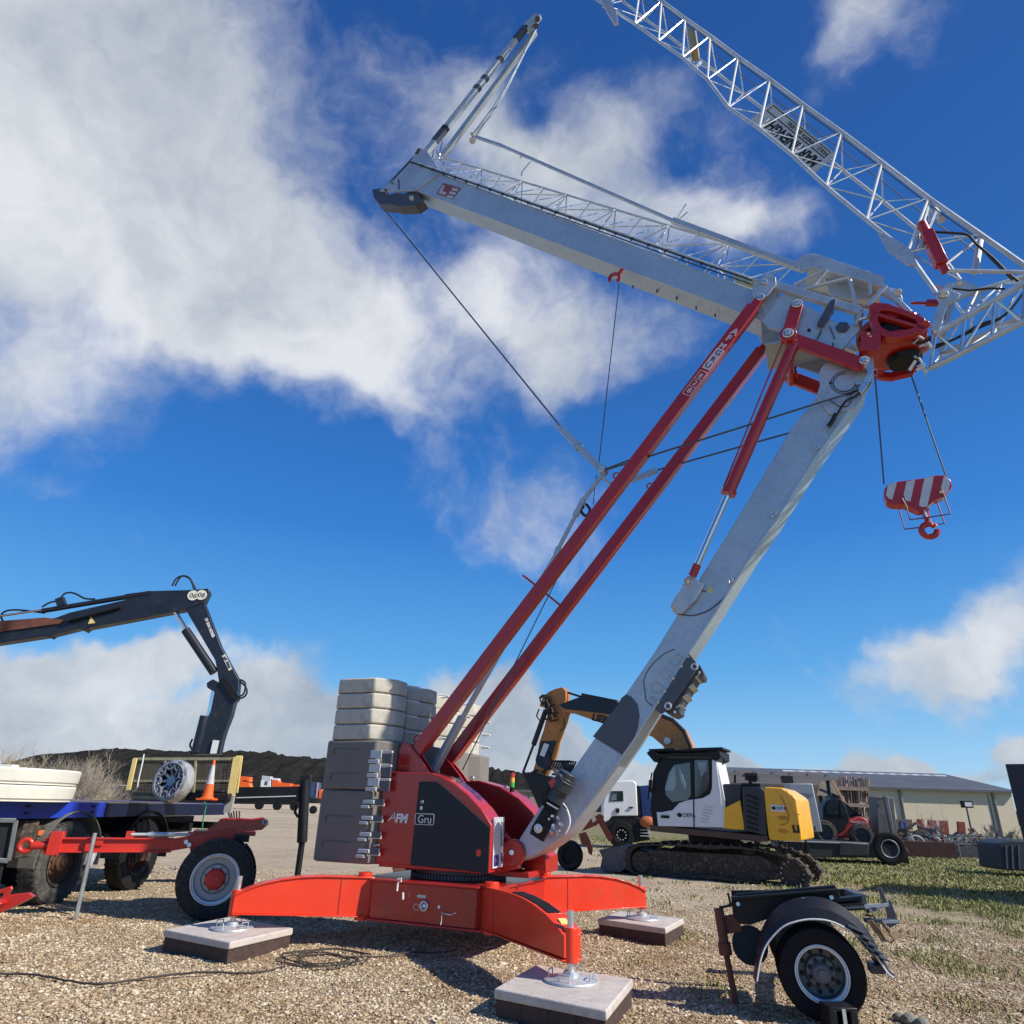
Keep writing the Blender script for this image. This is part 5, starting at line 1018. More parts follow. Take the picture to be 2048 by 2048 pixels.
def hs(b):
    for pts in ([(344, 1172), (352, 1158), (365, 1152), (380, 1158), (388, 1178)], [(350, 1172), (362, 1153), (376, 1154), (384, 1164), (391, 1178)], [(120, 1204), (126, 1190), (138, 1185), (152, 1188), (170, 1197), (190, 1198)], [(8, 1246), (2, 1232), (12, 1222), (40, 1220), (90, 1226)], [(84, 1214), (100, 1205), (118, 1202)], [(471, 1366), (480, 1364), (490, 1372), (494, 1384), (488, 1394), (474, 1398)], [(471, 1360), (482, 1360), (491, 1368), (487, 1388), (474, 1394)], [(385, 1478), (380, 1490), (384, 1500), (381, 1510)], [(404, 1308), (412, 1325), (424, 1334), (430, 1345)]):
        P_ = [lp_(x_, y_, -.1) for x_, y_ in pts]; o_ = []
        for i in range(len(P_)-1):
            a0, a1, a2, a3 = P_[max(i-1, 0)], P_[i], P_[i+1], P_[min(i+2, len(P_)-1)]
            for t in (0, .25, .5, .75): o_.append(.5*((2*a1)+(-a0+a2)*t+(2*a0-5*a1+4*a2-a3)*t*t+(-a0+3*a1-3*a2+a3)*t**3))
        b.tube(o_+[P_[-1]], .020, 8)
LCb(hs, 'crane_hose', HOSE, ob_, each=True)
for px_, py_, tx in ((386, 1191, '06'), (403, 1190, '08')):
    LCb(lambda b: b.lathe(lp_(px_, py_, -.135), (0, -1, 0), [(.001, .012), (.115, .012), (.115, 0)], 28), 'speed_disc', mat('disc_cream', (.75, .72, .58), .5), ob_)
    c_ = toT(lp_(px_, py_+.5, -.149)); Xd_ = toT(lp_(px_, py_, -.149)+Vector((1, 0, -.1)))-toT(lp_(px_, py_, -.149)); text(tx, 'lettering', BLKT, ob_, .15, c_, Xd_, (0, 0, 1), ext=.002, align='CENTER')
LCb(lambda b: b.prism(LC.poly([(182, 1233), (176, 1248), (190, 1246)], -.14), -.145, -.13), 'warning_triangle', PYEL, ob_)
c_ = toT(lp_(419, 1255, -.142)); Xd_ = toT(lp_(424, 1270, -.142))-toT(lp_(410, 1236, -.142)); text('19 504 HDBB', 'lettering', WHT, mb_, .085, c_, Xd_, (1, 0, 1) if False else toT((1, 0, .5))-toT((0, 0, 0)), ext=.002, align='CENTER', bold=.003)
LCb(lambda b: b.prism(LC.poly([(444, 1312), (451, 1308), (464, 1338), (458, 1342)], -.14), -.15, -.14), 'type_label', mat('label_cream', (.7, .7, .58), .5), mb_)
LCb(lambda b: (b.bar(lp_(447, 1314, -.152), lp_(453, 1320, -.152), .003, .05), b.bar(lp_(454, 1323, -.152), lp_(459, 1336, -.152), .003, .05)), 'label_print', PLATE, mb_, each=True)
LCb(lambda b: b.prism(LC.poly([(426, 1480), (438, 1481), (432, 1507), (420, 1507)], -.2), -.20, -.17), 'white_plate', WHITE, colp)
# outrigger post at the rear of the truck with its cross beam
OU = Frame((-4.35, 14.9), 8)
def OUb(fn, name, m, bevel=0.):
    b = MB(); fn(b); b.v = [tuple(toT(v, OU)) for v in b.v]; return b.build(name, m, tr, bevel=bevel)
op = OU.p
OUb(lambda b: (b.cyl(op(610, 1560, 0), op(604, 1685, 0), .10, 16), b.cyl(op(604, 1685, 0), (op(604, 1685, 0).x, 0, .02), .06, 14), b.box((op(604, 1685, 0).x, 0, .02), (.3, .3, .04)), b.bar(op(440, 1590, .1), op(606, 1588, .1), .3, .28), b.bar(op(600, 1562, .05), op(622, 1560, .05), .14, .2)), 'outrigger', BLK, .006)
OUb(lambda b: b.bar(op(455, 1596, -.06), op(592, 1592, -.06), .006, .02), 'outrigger_stripe', OFFW)
OUb(lambda b: b.tube([op(592, 1610, 0), op(590, 1625, 0), op(595, 1633, 0), op(601, 1628, 0), op(603, 1612, 0)], .03, 8), 'outrigger_hose', HOSE)
# mesh cage with pale yellow posts at the bed end
CG = Frame((-5.35, 13.6), 4); cg = CG.p
def CGb(fn, name, m, parent, bevel=0., each=False):
    b = MB(); fn(b); b.v = [tuple(toT(v, CG)) for v in b.v]; return (b.each if each else b.build)(name, m, parent, bevel=bevel)
cage = CGb(lambda b: (b.bar(cg(268, 1518, 0), cg(470, 1518, 0), .05, .05), b.bar(cg(262, 1594, 0), cg(452, 1600, 0), .05, .06), b.bar(cg(266, 1562, .9), cg(460, 1562, .9), .04, .04), b.bar(cg(392, 1518, 0), cg(386, 1600, 0), .04, .04), b.bar(cg(330, 1518, .9), cg(326, 1600, .9), .04, .04)), 'cage_frame', mat('cage_rail', (.30, .28, .17), .7, .2, .3, 8), tr, .004)
CGb(lambda b: (b.bar(cg(271, 1517, -.04), cg(257, 1580, -.04), .06, .075), b.bar(cg(475, 1514, -.04), cg(462, 1592, -.04), .06, .14), b.bar(cg(484, 1514, -.05), cg(474, 1586, -.05), .03, .03), b.bar(cg(472, 1513, -.05), cg(485, 1513, -.05), .03, .03)), 'cage_post', PYEL, cage, .004, each=True)
CGb(lambda b: b.bar(cg(462, 1592, -.04), cg(455, 1625, -.04), .08, .13), 'cage_post_foot', mat('grey_foot', (.40, .38, .33), .7, .2), cage)
CGb(lambda b: b.tube([cg(288, 1508, -.08), cg(285, 1525, -.08), cg(278, 1555, -.08), cg(274, 1578, -.08), cg(268, 1583, -.08)], .012, 6), 'white_cord', WHITE, cage)
def mesh_(b):
    a0, a1, b0 = cg(272, 1520, .02), cg(462, 1520, .02), cg(262, 1592, .02)
    for i in range(31): t = i/30; m0 = a0.lerp(a1, t); b.bar(m0, m0+(b0-a0)*1.0, .008, .008)
    for i in range(12): t = i/11; m0 = a0+(b0-a0)*t; b.bar(m0, m0+(a1-a0), .008, .008)
    a0, a1, b0 = cg(272, 1526, .9), cg(462, 1526, .9), cg(262, 1586, .9)
    b.prism([(a0.x, a0.z), (a1.x, a1.z), (a1.x+b0.x-a0.x, b0.z), (b0.x, b0.z)], .9, .93)
CGb(mesh_, 'wire_mesh', mat('brown_mesh', (.07, .06, .045), .9, 0, .4, 9), cage)
# wrapped wheel hub casting leaning in the cage
hb2 = empty('wrapped_rim', CG.o+CG.u*cg(350, 1560, -.25).x+CG.n*(-.30)+Vector((0, 0, 1.46)), CG.a); b = MB(); rr_ = .40; c0 = Vector((0, 0, .42)); ax = Vector((-.35, -.92, .12)).normalized()
b.lathe(c0, ax, [(.30, -.16), (.40, -.12), (.42, 0), (.40, .12), (.33, .15), (.33, .08), (.30, 0)], 36); b.build('rim_ring', mat('film_grey', (.42, .42, .43), .25, .2, .3, 9, bump=.6, bs=12, coat=.6), hb2)
b = MB(); xx = ax.orthogonal().normalized(); yy = ax.cross(xx)
for i in range(9): t = 2*math.pi*i/9; d = xx*math.cos(t)+yy*math.sin(t); b.bar(c0+d*.08+ax*.02, c0+d*.37+ax*.12, .06, .05, side=ax); b.ring(c0+d*.30+ax*.12, ax, .085, .022, 12, 6)
b.lathe(c0, ax, [(.001, .09), (.10, .09), (.12, .02), (.12, -.05)], 18); b.build('spokes', mat('film_dark', (.30, .31, .33), .3, .3, .4, 12, coat=.4), hb2)
b = MB(); b.lathe(c0, ax, [(.001, -.02), (.32, -.02), (.32, -.1)], 24); b.build('rim_back', BLK, hb2); hb2.scale = (.88, .88, .88); tag(hb2, 'plastic-wrapped round spoked casting standing in the mesh cage', 'rim')
# traffic cone
cn = empty('traffic_cone', CG.o+CG.u*cg(423, 1560, -.35).x+CG.n*(-.40)+Vector((0, 0, 1.56)), CG.a); h_ = .80
b = MB(); b.lathe((0, 0, 0), (0, 0, 1), [(.21, 0), (.20, .02), (.16, .03), (.115, .30)], 28); b.slab([(-.24, -.24), (.24, -.24), (.24, .24), (-.24, .24)], -.03, .005); b.build('cone_base', ORNG, cn)
b = MB(); b.lathe((0, 0, 0), (0, 0, 1), [(.115, .30), (.05, .70)], 28); b.build('reflective_sleeve', mat('sleeve_grey', (.50, .50, .50), .6, 0, .2, 10), cn)
b = MB(); b.lathe((0, 0, 0), (0, 0, 1), [(.05, .70), (.035, .80), (.001, .81)], 24); b.build('cone_tip', ORNG, cn); cn.scale = (.60, .60, .80); tag(cn, 'orange cone with a grey sleeve standing at the cage end of the truck bed', 'traffic cone')
bx_ = CG.empty('black_battery_box'); b = MB(); b.box(cg(420, 1594, -.1)+Vector((0, .1, 0)), (.75, .5, .14)); b.box(cg(420, 1590, -.1)+Vector((0, .1, .06)), (.5, .4, .05)); b.build('box_body', BLK, bx_, .02); tag(bx_, 'flat black box lying on the truck bed under the orange cone', 'box')
# ================================================================ red transport dolly with a grey-rimmed wheel
LD = Frame((-4.05, 11.0), 20); ld = LD.empty('red_dolly'); tag(ld, 'red drawbar dolly with a large black tyre, grey rim and red hub', 'dolly'); d3 = LD.p
wc = d3(430, 1759, 0); wr = wc.z
wheel(ld, (wc.x, .14, wr), (0, -1, 0), wr, .28, RUB, RIMG, rimr=.62, deep=.10, hub=mat('red_hub', (.72, .05, .03), .45, 0, .1, 4), hubr=.125, bolts=8)
wheel(ld, (wc.x, 1.75, wr), (0, 1, 0), wr, .28, RUB, RIMG, rimr=.60, deep=.10, tread=True)
wheel(ld, (wc.x, .47, wr), (0, -1, 0), wr*.98, .24, RUB, RIMG, rimr=.60, deep=.10)
b = MB(); b.cyl((wc.x, .2, wr), (wc.x, 1.7, wr), .07, 16); b.build('axle', BLK, ld)
b = MB(); 
for w_ in (.1, .5, 1.6): 
    pts = [Vector((wc.x+math.cos(R(a))*(wr+.05), w_+.12, wr+math.sin(R(a))*(wr+.05))) for a in range(-20, 60, 10)]
b.bar(d3(470, 1676, .55), d3(498, 1676, .55), .5, .09); b.build('rear_bracket', BLK, ld, .004)
b = MB()
for i in range(5): a = R(-12+14*i); v = Vector((wc.x+math.cos(a)*(wr+.02), .62, wr+math.sin(a)*(wr+.02))); b.box(v, (.12, .4, .05), Matrix.Rotation(-a+math.pi/2, 3, 'Y'))
b.each('mudguard_rib', BLK, ld)
wA = .62
b = MB(); b.bar(d3(88, 1690, wA), d3(345, 1690, wA), .05, .18); b.bar(d3(88, 1690, wA)+Vector((0, 0, .085)), d3(345, 1690, wA)+Vector((0, 0, .085)), .15, .022); b.bar(d3(88, 1690, wA)-Vector((0, 0, .085)), d3(345, 1690, wA)-Vector((0, 0, .085)), .15, .022)
b.cyl(d3(62, 1691, wA), d3(104, 1690, wA), .055, 16); b.box(d3(112, 1686, wA), (.16, .2, .30)); b.ring(d3(51, 1691, wA), (0, 1, 0), .075, .034, 22, 10)
b.bar(d3(340, 1690, wA), d3(470, 1668, wA), .16, .16); db = b.build('drawbar', mat('dolly_red', (.55, .03, .018), .4, 0, .08, 3, coat=.2), ld, .006)
b = MB(); b.cyl(d3(262, 1669, wA-.05), d3(380, 1669, wA-.05), .022, 12); b.cyl(d3(296, 1669, wA-.05), d3(350, 1669, wA-.05), .032, 12); b.bar(d3(304, 1663, wA-.05), d3(306, 1675, wA-.05), .02, .03); b.build('turnbuckle', GALV, ld)
b = MB()
for x_, y_ in ((260, 1668), (382, 1669), (200, 1681)): b.box(d3(x_, y_+2, wA), (.10, .12, .10))
b.each('drawbar_lug', db.data.materials[0], ld, bevel=.004)
b = MB(); b.cyl(d3(190, 1666, wA-.15), d3(154, 1828, wA-.15)*Vector((1, 1, 0)) if False else Vector((d3(154, 1828, wA-.15).x, wA-.15, .01)), .028, 14); b.build('prop_tube', GALVL, ld)
b = MB(); b.cyl(d3(372, 1684, wA-.12), d3(372, 1684, wA+.1), .03, 12); b.cyl(d3(378, 1690, wA-.12), d3(378, 1690, wA+.1), .03, 12); b.build('drawbar_pin', GALVL, ld)
fr_ = [(378, 1680), (392, 1676), (412, 1662), (432, 1648), (440, 1640), (452, 1638), (470, 1640), (475, 1638), (505, 1640), (520, 1638), (528, 1636), (536, 1641), (537, 1648), (524, 1660), (490, 1662), (478, 1670), (440, 1700), (380, 1702)]
b = MB(); b.prism(LD.poly(fr_, .62), .62, .66); b.prism(LD.poly(fr_, .62), 1.3, 1.34); b.box(d3(450, 1665, .98), (.9, .68, .06)); b.build('dolly_frame', RED, ld, .006)
b = MB(); b.ring(d3(530, 1644, .61), (0, 1, 0), .035, .012, 16); b.build('frame_eye', OFFW, ld)
# black box frame and red ramp parts at the picture's left edge
BF = Frame((-5.6, 8.7), 35); bf = BF.empty('steel_cabinet'); q = BF.p
b = MB(); o4 = [q(-60, 1640, 0), q(32, 1641, 0), q(17, 1722, 0), q(-60, 1715, 0)]
for i in range(4): b.bar(o4[i], o4[(i+1) % 4], .05, .05)
b.build('cabinet_frame', mat('cabinet_grey', (.13, .14, .14), .5, .3, .2, 5), bf, .008)
b = MB(); b.prism([(v.x, v.z) for v in o4], .03, .12); b.prism(BF.poly([(-60, 1722), (10, 1722), (-5, 1790), (-60, 1790)], .02), .02, .12); b.box((q(-40, 1800, 0).x, .1, .12), (.3, .1, .26)); b.each('cabinet_body', BLK, bf, .01)
tag(bf, 'dark steel box frame at the left edge in front of the truck wheel', 'steel box')
RF = Frame((-5.5, 9.0), 10); rf = RF.empty('red_ramp_part'); q = RF.p
b = MB(); b.prism(RF.poly([(-80, 1822), (14, 1790), (56, 1786), (67, 1793), (40, 1808), (-20, 1835), (-80, 1850)], 0), 0, .08); b.prism(RF.poly([(-80, 1790), (-10, 1782), (22, 1772), (24, 1778), (10, 1800), (2, 1802), (6, 1786), (-60, 1800)], .2), .2, .24); b.bar(q(5, 1800, 0), q(12, 1808, 0), .3, .05); b.build('ramp_body', RED, rf, .006)
tag(rf, 'bright red angular steel part lying at the left edge by the tyre', 'steel part')
# ---------------------------------------------------------------- cables on the gravel
def ground_tube(name, pts, r, m, label, cat, z=.012):
    P_ = [G(x_, y_, z) for x_, y_ in pts]; o_ = []
    for i in range(len(P_)-1):
        a0, a1, a2, a3 = P_[max(i-1, 0)], P_[i], P_[i+1], P_[min(i+2, len(P_)-1)]
        for t in (0, .2, .4, .6, .8): v = .5*((2*a1)+(-a0+a2)*t+(2*a0-5*a1+4*a2-a3)*t*t+(-a0+3*a1-3*a2+a3)*t**3); v.z = z+.004*math.sin(i*2.1+t*5); o_.append(v)
    b = MB(); b.tube(o_, r, 8); o = b.build(name, m, None); tag(o, label, cat); return o
CBL = mat('dusty_cable', (.05, .04, .034), .8)
ground_tube('power_cable', [(-60, 1950), (0, 1948), (45, 1947), (90, 1953), (140, 1962), (190, 1967), (230, 1966), (290, 1956), (350, 1948), (420, 1945), (480, 1946), (530, 1942), (575, 1932)], .010, CBL, 'thin dark cable snaking over the gravel at the lower left', 'cable', .022)
cb_ = MB(); c_ = G(642, 1920, .02); random.seed(5)
for i in range(5): pts = [c_ + Vector((random.uniform(-.02, .02)+.05*math.sin(i*2.3)+math.cos(t)*(.26+.05*i)*(1+.16*math.sin(3*t+i*1.7)), .05*math.cos(i*1.9)+math.sin(t)*(.24+.05*i)*(1+.12*math.cos(2*t+i)), .006*i+.004*math.sin(5*t))) for t in [2*math.pi*j/40 for j in range(40)]]; cb_.tube(pts, .0065, 6, closed=True)
o = cb_.build('cable_coil', CBL, None); tag(o, 'loose dark coil of cable lying on the gravel between two slabs', 'cable coil')
ground_tube('power_cable', [(700, 1914), (730, 1914), (770, 1912), (820, 1905), (880, 1905), (910, 1898), (915, 1888)], .008, CBL, 'dark cable running from the coil into the shadow of the crane', 'cable', .022)
ground_tube('power_cable', [(60, 1812), (85, 1815), (115, 1822), (140, 1830)], .009, CBL, 'short dark cable by the rusty truck wheel', 'cable', .02)
# ================================================================ black rear dolly, lower right
RD = Frame((2.62, 6.9), -17); rd = RD.empty('black_dolly'); tag(rd, 'black transport dolly with a mudguard over its silver-rimmed wheel, at the lower right', 'dolly'); q = RD.p
wc = q(1645, 1951, 0); wr = wc.z+.005
wheel(rd, (wc.x, .12, wr), (0, -1, 0), wr, .24, RUBN, mat('dark_grey_rim', (.17, .175, .18), .5, .3, .1, 5), rimr=.60, deep=.13, hub=mat('hub_grey', (.16, .16, .165), .5, .3), hubr=.075, bolts=8, holes=10, tread=False)
wheel(rd, (wc.x, .42, wr), (0, -1, 0), wr, .24, RUBN, MUD, rimr=.60, deep=.1)
wheel(rd, (wc.x, 1.75, wr), (0, 1, 0), wr, .24, RUBN, MUD, rimr=.60, deep=.1)
b = MB(); b.cyl((wc.x, .3, wr), (wc.x, 1.7, wr), .06, 14); b.build('axle', BLK, rd)
# mudguard: arc over the wheel with a light rim
arc = [(1514, 1962), (1520, 1925), (1530, 1895), (1546, 1872), (1568, 1852), (1595, 1842), (1625, 1838), (1660, 1842), (1695, 1858), (1725, 1880), (1752, 1912), (1775, 1945), (1788, 1955)]
P_ = [q(x_, y_, -.02) for x_, y_ in arc]; b = MB()
o_ = []
for i in range(len(P_)-1):
    a0, a1, a2, a3 = P_[max(i-1, 0)], P_[i], P_[i+1], P_[min(i+2, len(P_)-1)]
    for t in (0, .25, .5, .75): o_.append(.5*((2*a1)+(-a0+a2)*t+(2*a0-5*a1+4*a2-a3)*t*t+(-a0+3*a1-3*a2+a3)*t**3))
o_.append(P_[-1])
cM = sum(o_, Vector())/len(o_); cM.z = wr
for a_, c_ in zip(o_[:-1], o_[1:]): b.bar(a_+Vector((0, .20, 0)), c_+Vector((0, .20, 0)), .42, .018)
o2 = [v + (v-Vector((wc.x, v.y, wr))).normalized()*(.03+.13*max(0, (v-Vector((wc.x, v.y, wr))).normalized().z)**1.5) + Vector((0, .14, 0)) for v in o_]
nn_ = len(o_); t1 = Vector((0, .012, 0)); mid_ = [a_.lerp(c_, .5)-Vector((0, .045, 0)) for a_, c_ in zip(o_, o2)]
b.add(o_+mid_+o2+[v+t1 for v in o_]+[v+t1 for v in mid_]+[v+t1 for v in o2], [(r_*nn_+i, r_*nn_+i+1, (r_+1)*nn_+i+1, (r_+1)*nn_+i) for r_ in (0, 1, 3, 4) for i in range(nn_-1)])
mg = b.build('mudguard', mat('mudguard_black', (.012, .013, .019), .45, 0, .1, 3, coat=.1, spec=.35), rd)
b = MB(); b.tube([v+Vector((0, -.006, 0)) for v in o_], .008, 6); b.build('mudguard_edge', WHITE, mg)
b = MB(); b.box(o2[24]+Vector((0, -.012, -.02)) if len(o2) > 24 else o2[-1], (.10, .004, .018)); b.build('mudguard_badge', OFFW, mg)
b = MB()
for i in range(5): a_ = q(1690+11*i, 1846+13*i, .1); b.bar(a_, a_+Vector((.13, .0, -.05)), .4, .012)
b.each('mudguard_slat', PLATE, mg)
# chassis beams
tp = [(1474, 1788), (1670, 1770), (1676, 1782), (1683, 1798), (1715, 1800), (1722, 1793), (1728, 1812), (1690, 1822), (1560, 1830), (1500, 1850), (1480, 1848), (1466, 1830), (1462, 1796)]
b = MB(); b.prism(RD.poly(tp, .32), .32, .38); b.prism(RD.poly(tp[5:], .32), 1.0, 1.06)
pa, pb = q(1474, 1792, .34), q(1672, 1775, .34); b.add([pa, pb, pb+Vector((0, .22, 0)), pa+Vector((0, .22, 0)), pa+Vector((0, 0, -.05)), pb+Vector((0, 0, -.05)), pb+Vector((0, .22, -.05)), pa+Vector((0, .22, -.05))], [(0, 1, 2, 3), (7, 6, 5, 4), (0, 4, 5, 1), (1, 5, 6, 2), (2, 6, 7, 3), (3, 7, 4, 0)])
cf = b.build('dolly_frame', BLK, rd, .005)
b = MB(); b.bar(q(1462, 1796, .28), q(1676, 1779, .28), .10, .02); b.bar(q(1668, 1800, .3), q(1722, 1794, .3), .12, .03); b.bar(q(1660, 1815, .25), q(1728, 1812, .25), .12, .05); b.build('frame_flange', BLK, cf, .003)
b = MB()
for x_, y_ in ((1476, 1808), (1663, 1795)): b.cyl(q(x_, y_, .27), q(x_, y_, .33), .018, 12)
b.each('frame_bolt', GALVL, cf)
b = MB(); b.bar(q(1456, 1786, .3), q(1462, 1812, .3), .02, .02); b.bar(q(1438, 1815, .3), q(1462, 1811, .3), .02, .02); b.build('side_hook', BLK, cf)
b = MB(); b.cyl(q(1437, 1816, .35), q(1448, 1885, .35), .045, 14); b.cyl(q(1448, 1885, .35), q(1452, 1910, .35), .06, 14); b.cyl(q(1452, 1905, .35), Vector((q(1468, 1960, .35).x, .35, .01)), .028, 12); b.bar(q(1445, 1850, .4), q(1480, 1845, .4), .1, .14); b.build('jockey_leg', BROWN, rd, .004)
b = MB(); b.cyl(q(1500, 1890, .35), q(1500, 1890, .9), .16, 24); b.build('air_tank', BLK, rd)
b = MB(); b.bar(q(1735, 1822, .2), q(1775, 1808, .3), .05, .03); b.prism(RD.poly([(1756, 1778), (1763, 1775), (1772, 1798), (1776, 1806), (1781, 1800), (1797, 1842), (1792, 1850), (1780, 1856), (1773, 1850), (1776, 1830), (1765, 1800)], .6), .6, .64); b.bar(q(1728, 1840, .3), q(1797, 1843, .3), .08, .03); b.bar(q(1700, 1790, .9), q(1722, 1800, .5), .1, .1)
b.build('rear_bracket', PLATE, rd, .003)
b = MB(); b.bar(q(1660, 1816, .2), q(1775, 1810, .2), .02, .022); b.bar(q(1765, 1844, .2), q(1797, 1843, .2), .02, .02); b.each('bracket_rod', GALV, rd)
b = MB(); b.tube([q(1730, 1830, .3), q(1745, 1832, .3), q(1768, 1850, .3), q(1788, 1880, .3), q(1782, 1886, .3), q(1768, 1876, .3), q(1755, 1850, .3), q(1738, 1836, .3)], .010, 6)
for i in range(3): b.tube([q(1735+4*i, 1840, .25), q(1750+5*i, 1860, .25), q(1765+4*i, 1882, .25), q(1755+5*i, 1868, .3), q(1740+4*i, 1848, .3)], .008, 6)
b.build('air_hose', mat('brown_hose', (.20, .11, .06), .6), rd)
b = MB()
for i in range(5): b.bar(q(1722+5*i, 1858+14*i, .35), q(1740+5*i, 1880+14*i, .35), .02, .016)
b.bar(q(1738, 1935, .3), q(1766, 1936, .3), .2, .06); b.each('suspension_rod', PLATE, rd)
# chock in front of the wheel
ck = empty('wheel_chock', G(1682, 2062, 0)); b = MB()
for s_ in (-.085, .085): b.prism([(s_-.03, 0), (s_+.03, 0), (s_+.03, .16), (s_-.03, .16)], -.1, .12)
b.box((0, 0, .165), (.23, .2, .03)); b.box((0, .1, .08), (.23, .02, .16)); b.build('chock_body', BLK, ck, .008)
b = MB(); b.box((0, -.105, .10), (.03, .008, .14)); b.build('chock_stripe', GALV, ck); tag(ck, 'black plastic wheel chock on the gravel against the silver-rimmed wheel', 'wheel chock')
# stones by the wheel
for i, (x_, y_, r_) in enumerate(((1820, 2040, .06), (1800, 2035, .05), (1845, 2046, .05))):
    b = MB(); b.ball((0, 0, 0), r_, 8, (1.2, .9, .8)); b.v = [(v[0]*(1+.1*math.sin(9*v[1]*10)), v[1]*(1+.12*math.cos(80*v[2])), v[2]) for v in b.v]
    o = b.build('rock', mat('grey_rock', (.2, .2, .17), .9, 0, .2, 10, bump=.6), None); o.location = G(x_, y_, .025); tag(o, ['olive grey rock, the middle one beside the silver-rimmed wheel', 'olive grey rock closest to the silver-rimmed wheel', 'olive grey rock farthest from the silver-rimmed wheel'][i], 'rock', 'rocks by the wheel')
# ================================================================ excavator
EX = Frame((5.1, 19.6), -29); ex = EX.empty('excavator'); tag(ex, 'yellow, grey and white crawler excavator parked behind the crane', 'excavator'); q = EX.p
# tracks
def track(w0, w1, nm=0):
    out = [(1252, 1715), (1255, 1702), (1266, 1692), (1290, 1689), (1380, 1689), (1480, 1694), (1540, 1704), (1590, 1722), (1615, 1745), (1619, 1765), (1606, 1778), (1585, 1780), (1440, 1776), (1330, 1766), (1280, 1756), (1258, 1742)]
    P_ = EX.poly(out, 0); zmin = min(z for _, z in P_); P_ = [(s, max(z-zmin*.0, 0.03)) for s, z in P_]
    pts = [Vector((s, 0, z)) for s, z in P_]; sm2 = []
    n = len(pts)
    for i in range(n):
        a0, a1, a2, a3 = pts[i-1], pts[i], pts[(i+1) % n], pts[(i+2) % n]
        for t in (0, .2, .4, .6, .8): sm2.append(.5*((2*a1)+(-a0+a2)*t+(2*a0-5*a1+4*a2-a3)*t*t+(-a0+3*a1-3*a2+a3)*t**3))
    b = MB(); m = len(sm2); V_ = []; ctr = sum(sm2, Vector())/m
    for wv_ in (w0, w1):
        for v in sm2: V_.append((v.x, wv_, v.z))
        for v in sm2: d = (ctr-v); dd = d.normalized()*.10; V_.append((v.x+dd.x, wv_, v.z+dd.z))
    f = []
    for i in range(m):
        j = (i+1) % m; f += [(i, j, m+j, m+i), (2*m+i, 3*m+i, 3*m+j, 2*m+j), (i, 2*m+i, 2*m+j, j), (m+i, m+j, 3*m+j, 3*m+i)]
    b.add(V_, f)
    # grousers
    L = 0; acc = 0
    for i in range(m):
        a_, c_ = sm2[i], sm2[(i+1) % m]; l_ = (c_-a_).length; acc += l_
        if acc > .17: acc = 0; d = (c_-a_).normalized(); nrm_ = Vector((-d.z, 0, d.x)); nrm_ = nrm_ if nrm_.dot(a_-ctr) > 0 else -nrm_; b.bar(Vector((a_.x, w0, a_.z))+nrm_*.02, Vector((a_.x, w1, a_.z))+nrm_*.02, .05, .06, side=nrm_)
    t_ = b.build('track', MUD, ex)
    b = MB(); b.prism(EX.poly([(1275, 1707), (1300, 1700), (1520, 1712), (1560, 1735), (1555, 1760), (1440, 1768), (1300, 1755), (1270, 1735)], 0), w0+.12, w1-.12); b.build('track_frame', MUD, t_, .02)
    b = MB()
    for x_ in (1320, 1355, 1390, 1425, 1460, 1495, 1530): v = q(x_, 1766+(x_-1320)*.05, 0); b.cyl(Vector((v.x, w0+.06, v.z)), Vector((v.x, w1-.06, v.z)), .13, 14)
    b.each('roller', MUD, t_)
    v = q(1584, 1748, 0); b = MB(); b.lathe((v.x, w0+.08, v.z), (0, 1, 0), [(.001, 0), (.34, 0), (.36, .1), (.34, .2), (.001, .2)], 24); v2 = q(1280, 1724, 0); b.lathe((v2.x, w0+.08, v2.z), (0, 1, 0), [(.001, 0), (.26, 0), (.28, .1), (.26, .2), (.001, .2)], 24); b.each('drive_wheel', MUD, t_)
    b = MB()
    for i in range(14): a = 2*math.pi*i/14; b.cyl(Vector((v.x+.26*math.cos(a), w0+.05, v.z+.26*math.sin(a))), Vector((v.x+.26*math.cos(a), w0+.09, v.z+.26*math.sin(a))), .018, 6)
    b.build('sprocket_bolts', GALV, t_)
track(0, .6); track(2.2, 2.8)
b = MB(); v = q(1430, 1690, 1.4); b.cyl(Vector((v.x, 1.4, .55)), Vector((v.x, 1.4, 1.12)), .7, 32); b.box((v.x, 1.4, .62), (1.8, 1.7, .3)); b.build('undercarriage', MUD, ex, .02)
b = MB(); b.prism(EX.poly([(1197, 1700), (1245, 1690), (1258, 1692), (1254, 1735), (1240, 1745), (1208, 1744), (1200, 1735), (1204, 1715)], .1), .1, 2.7); b.prism(EX.poly([(1240, 1700), (1330, 1705), (1330, 1725), (1240, 1735)], 0), 1.0, 1.2); b.build('dozer_blade', mat('blade_grey', (.10, .10, .11), .6, .3, .3, 3, dirt=(.2, .18, .16), dirt_amt=.5), ex, .02)
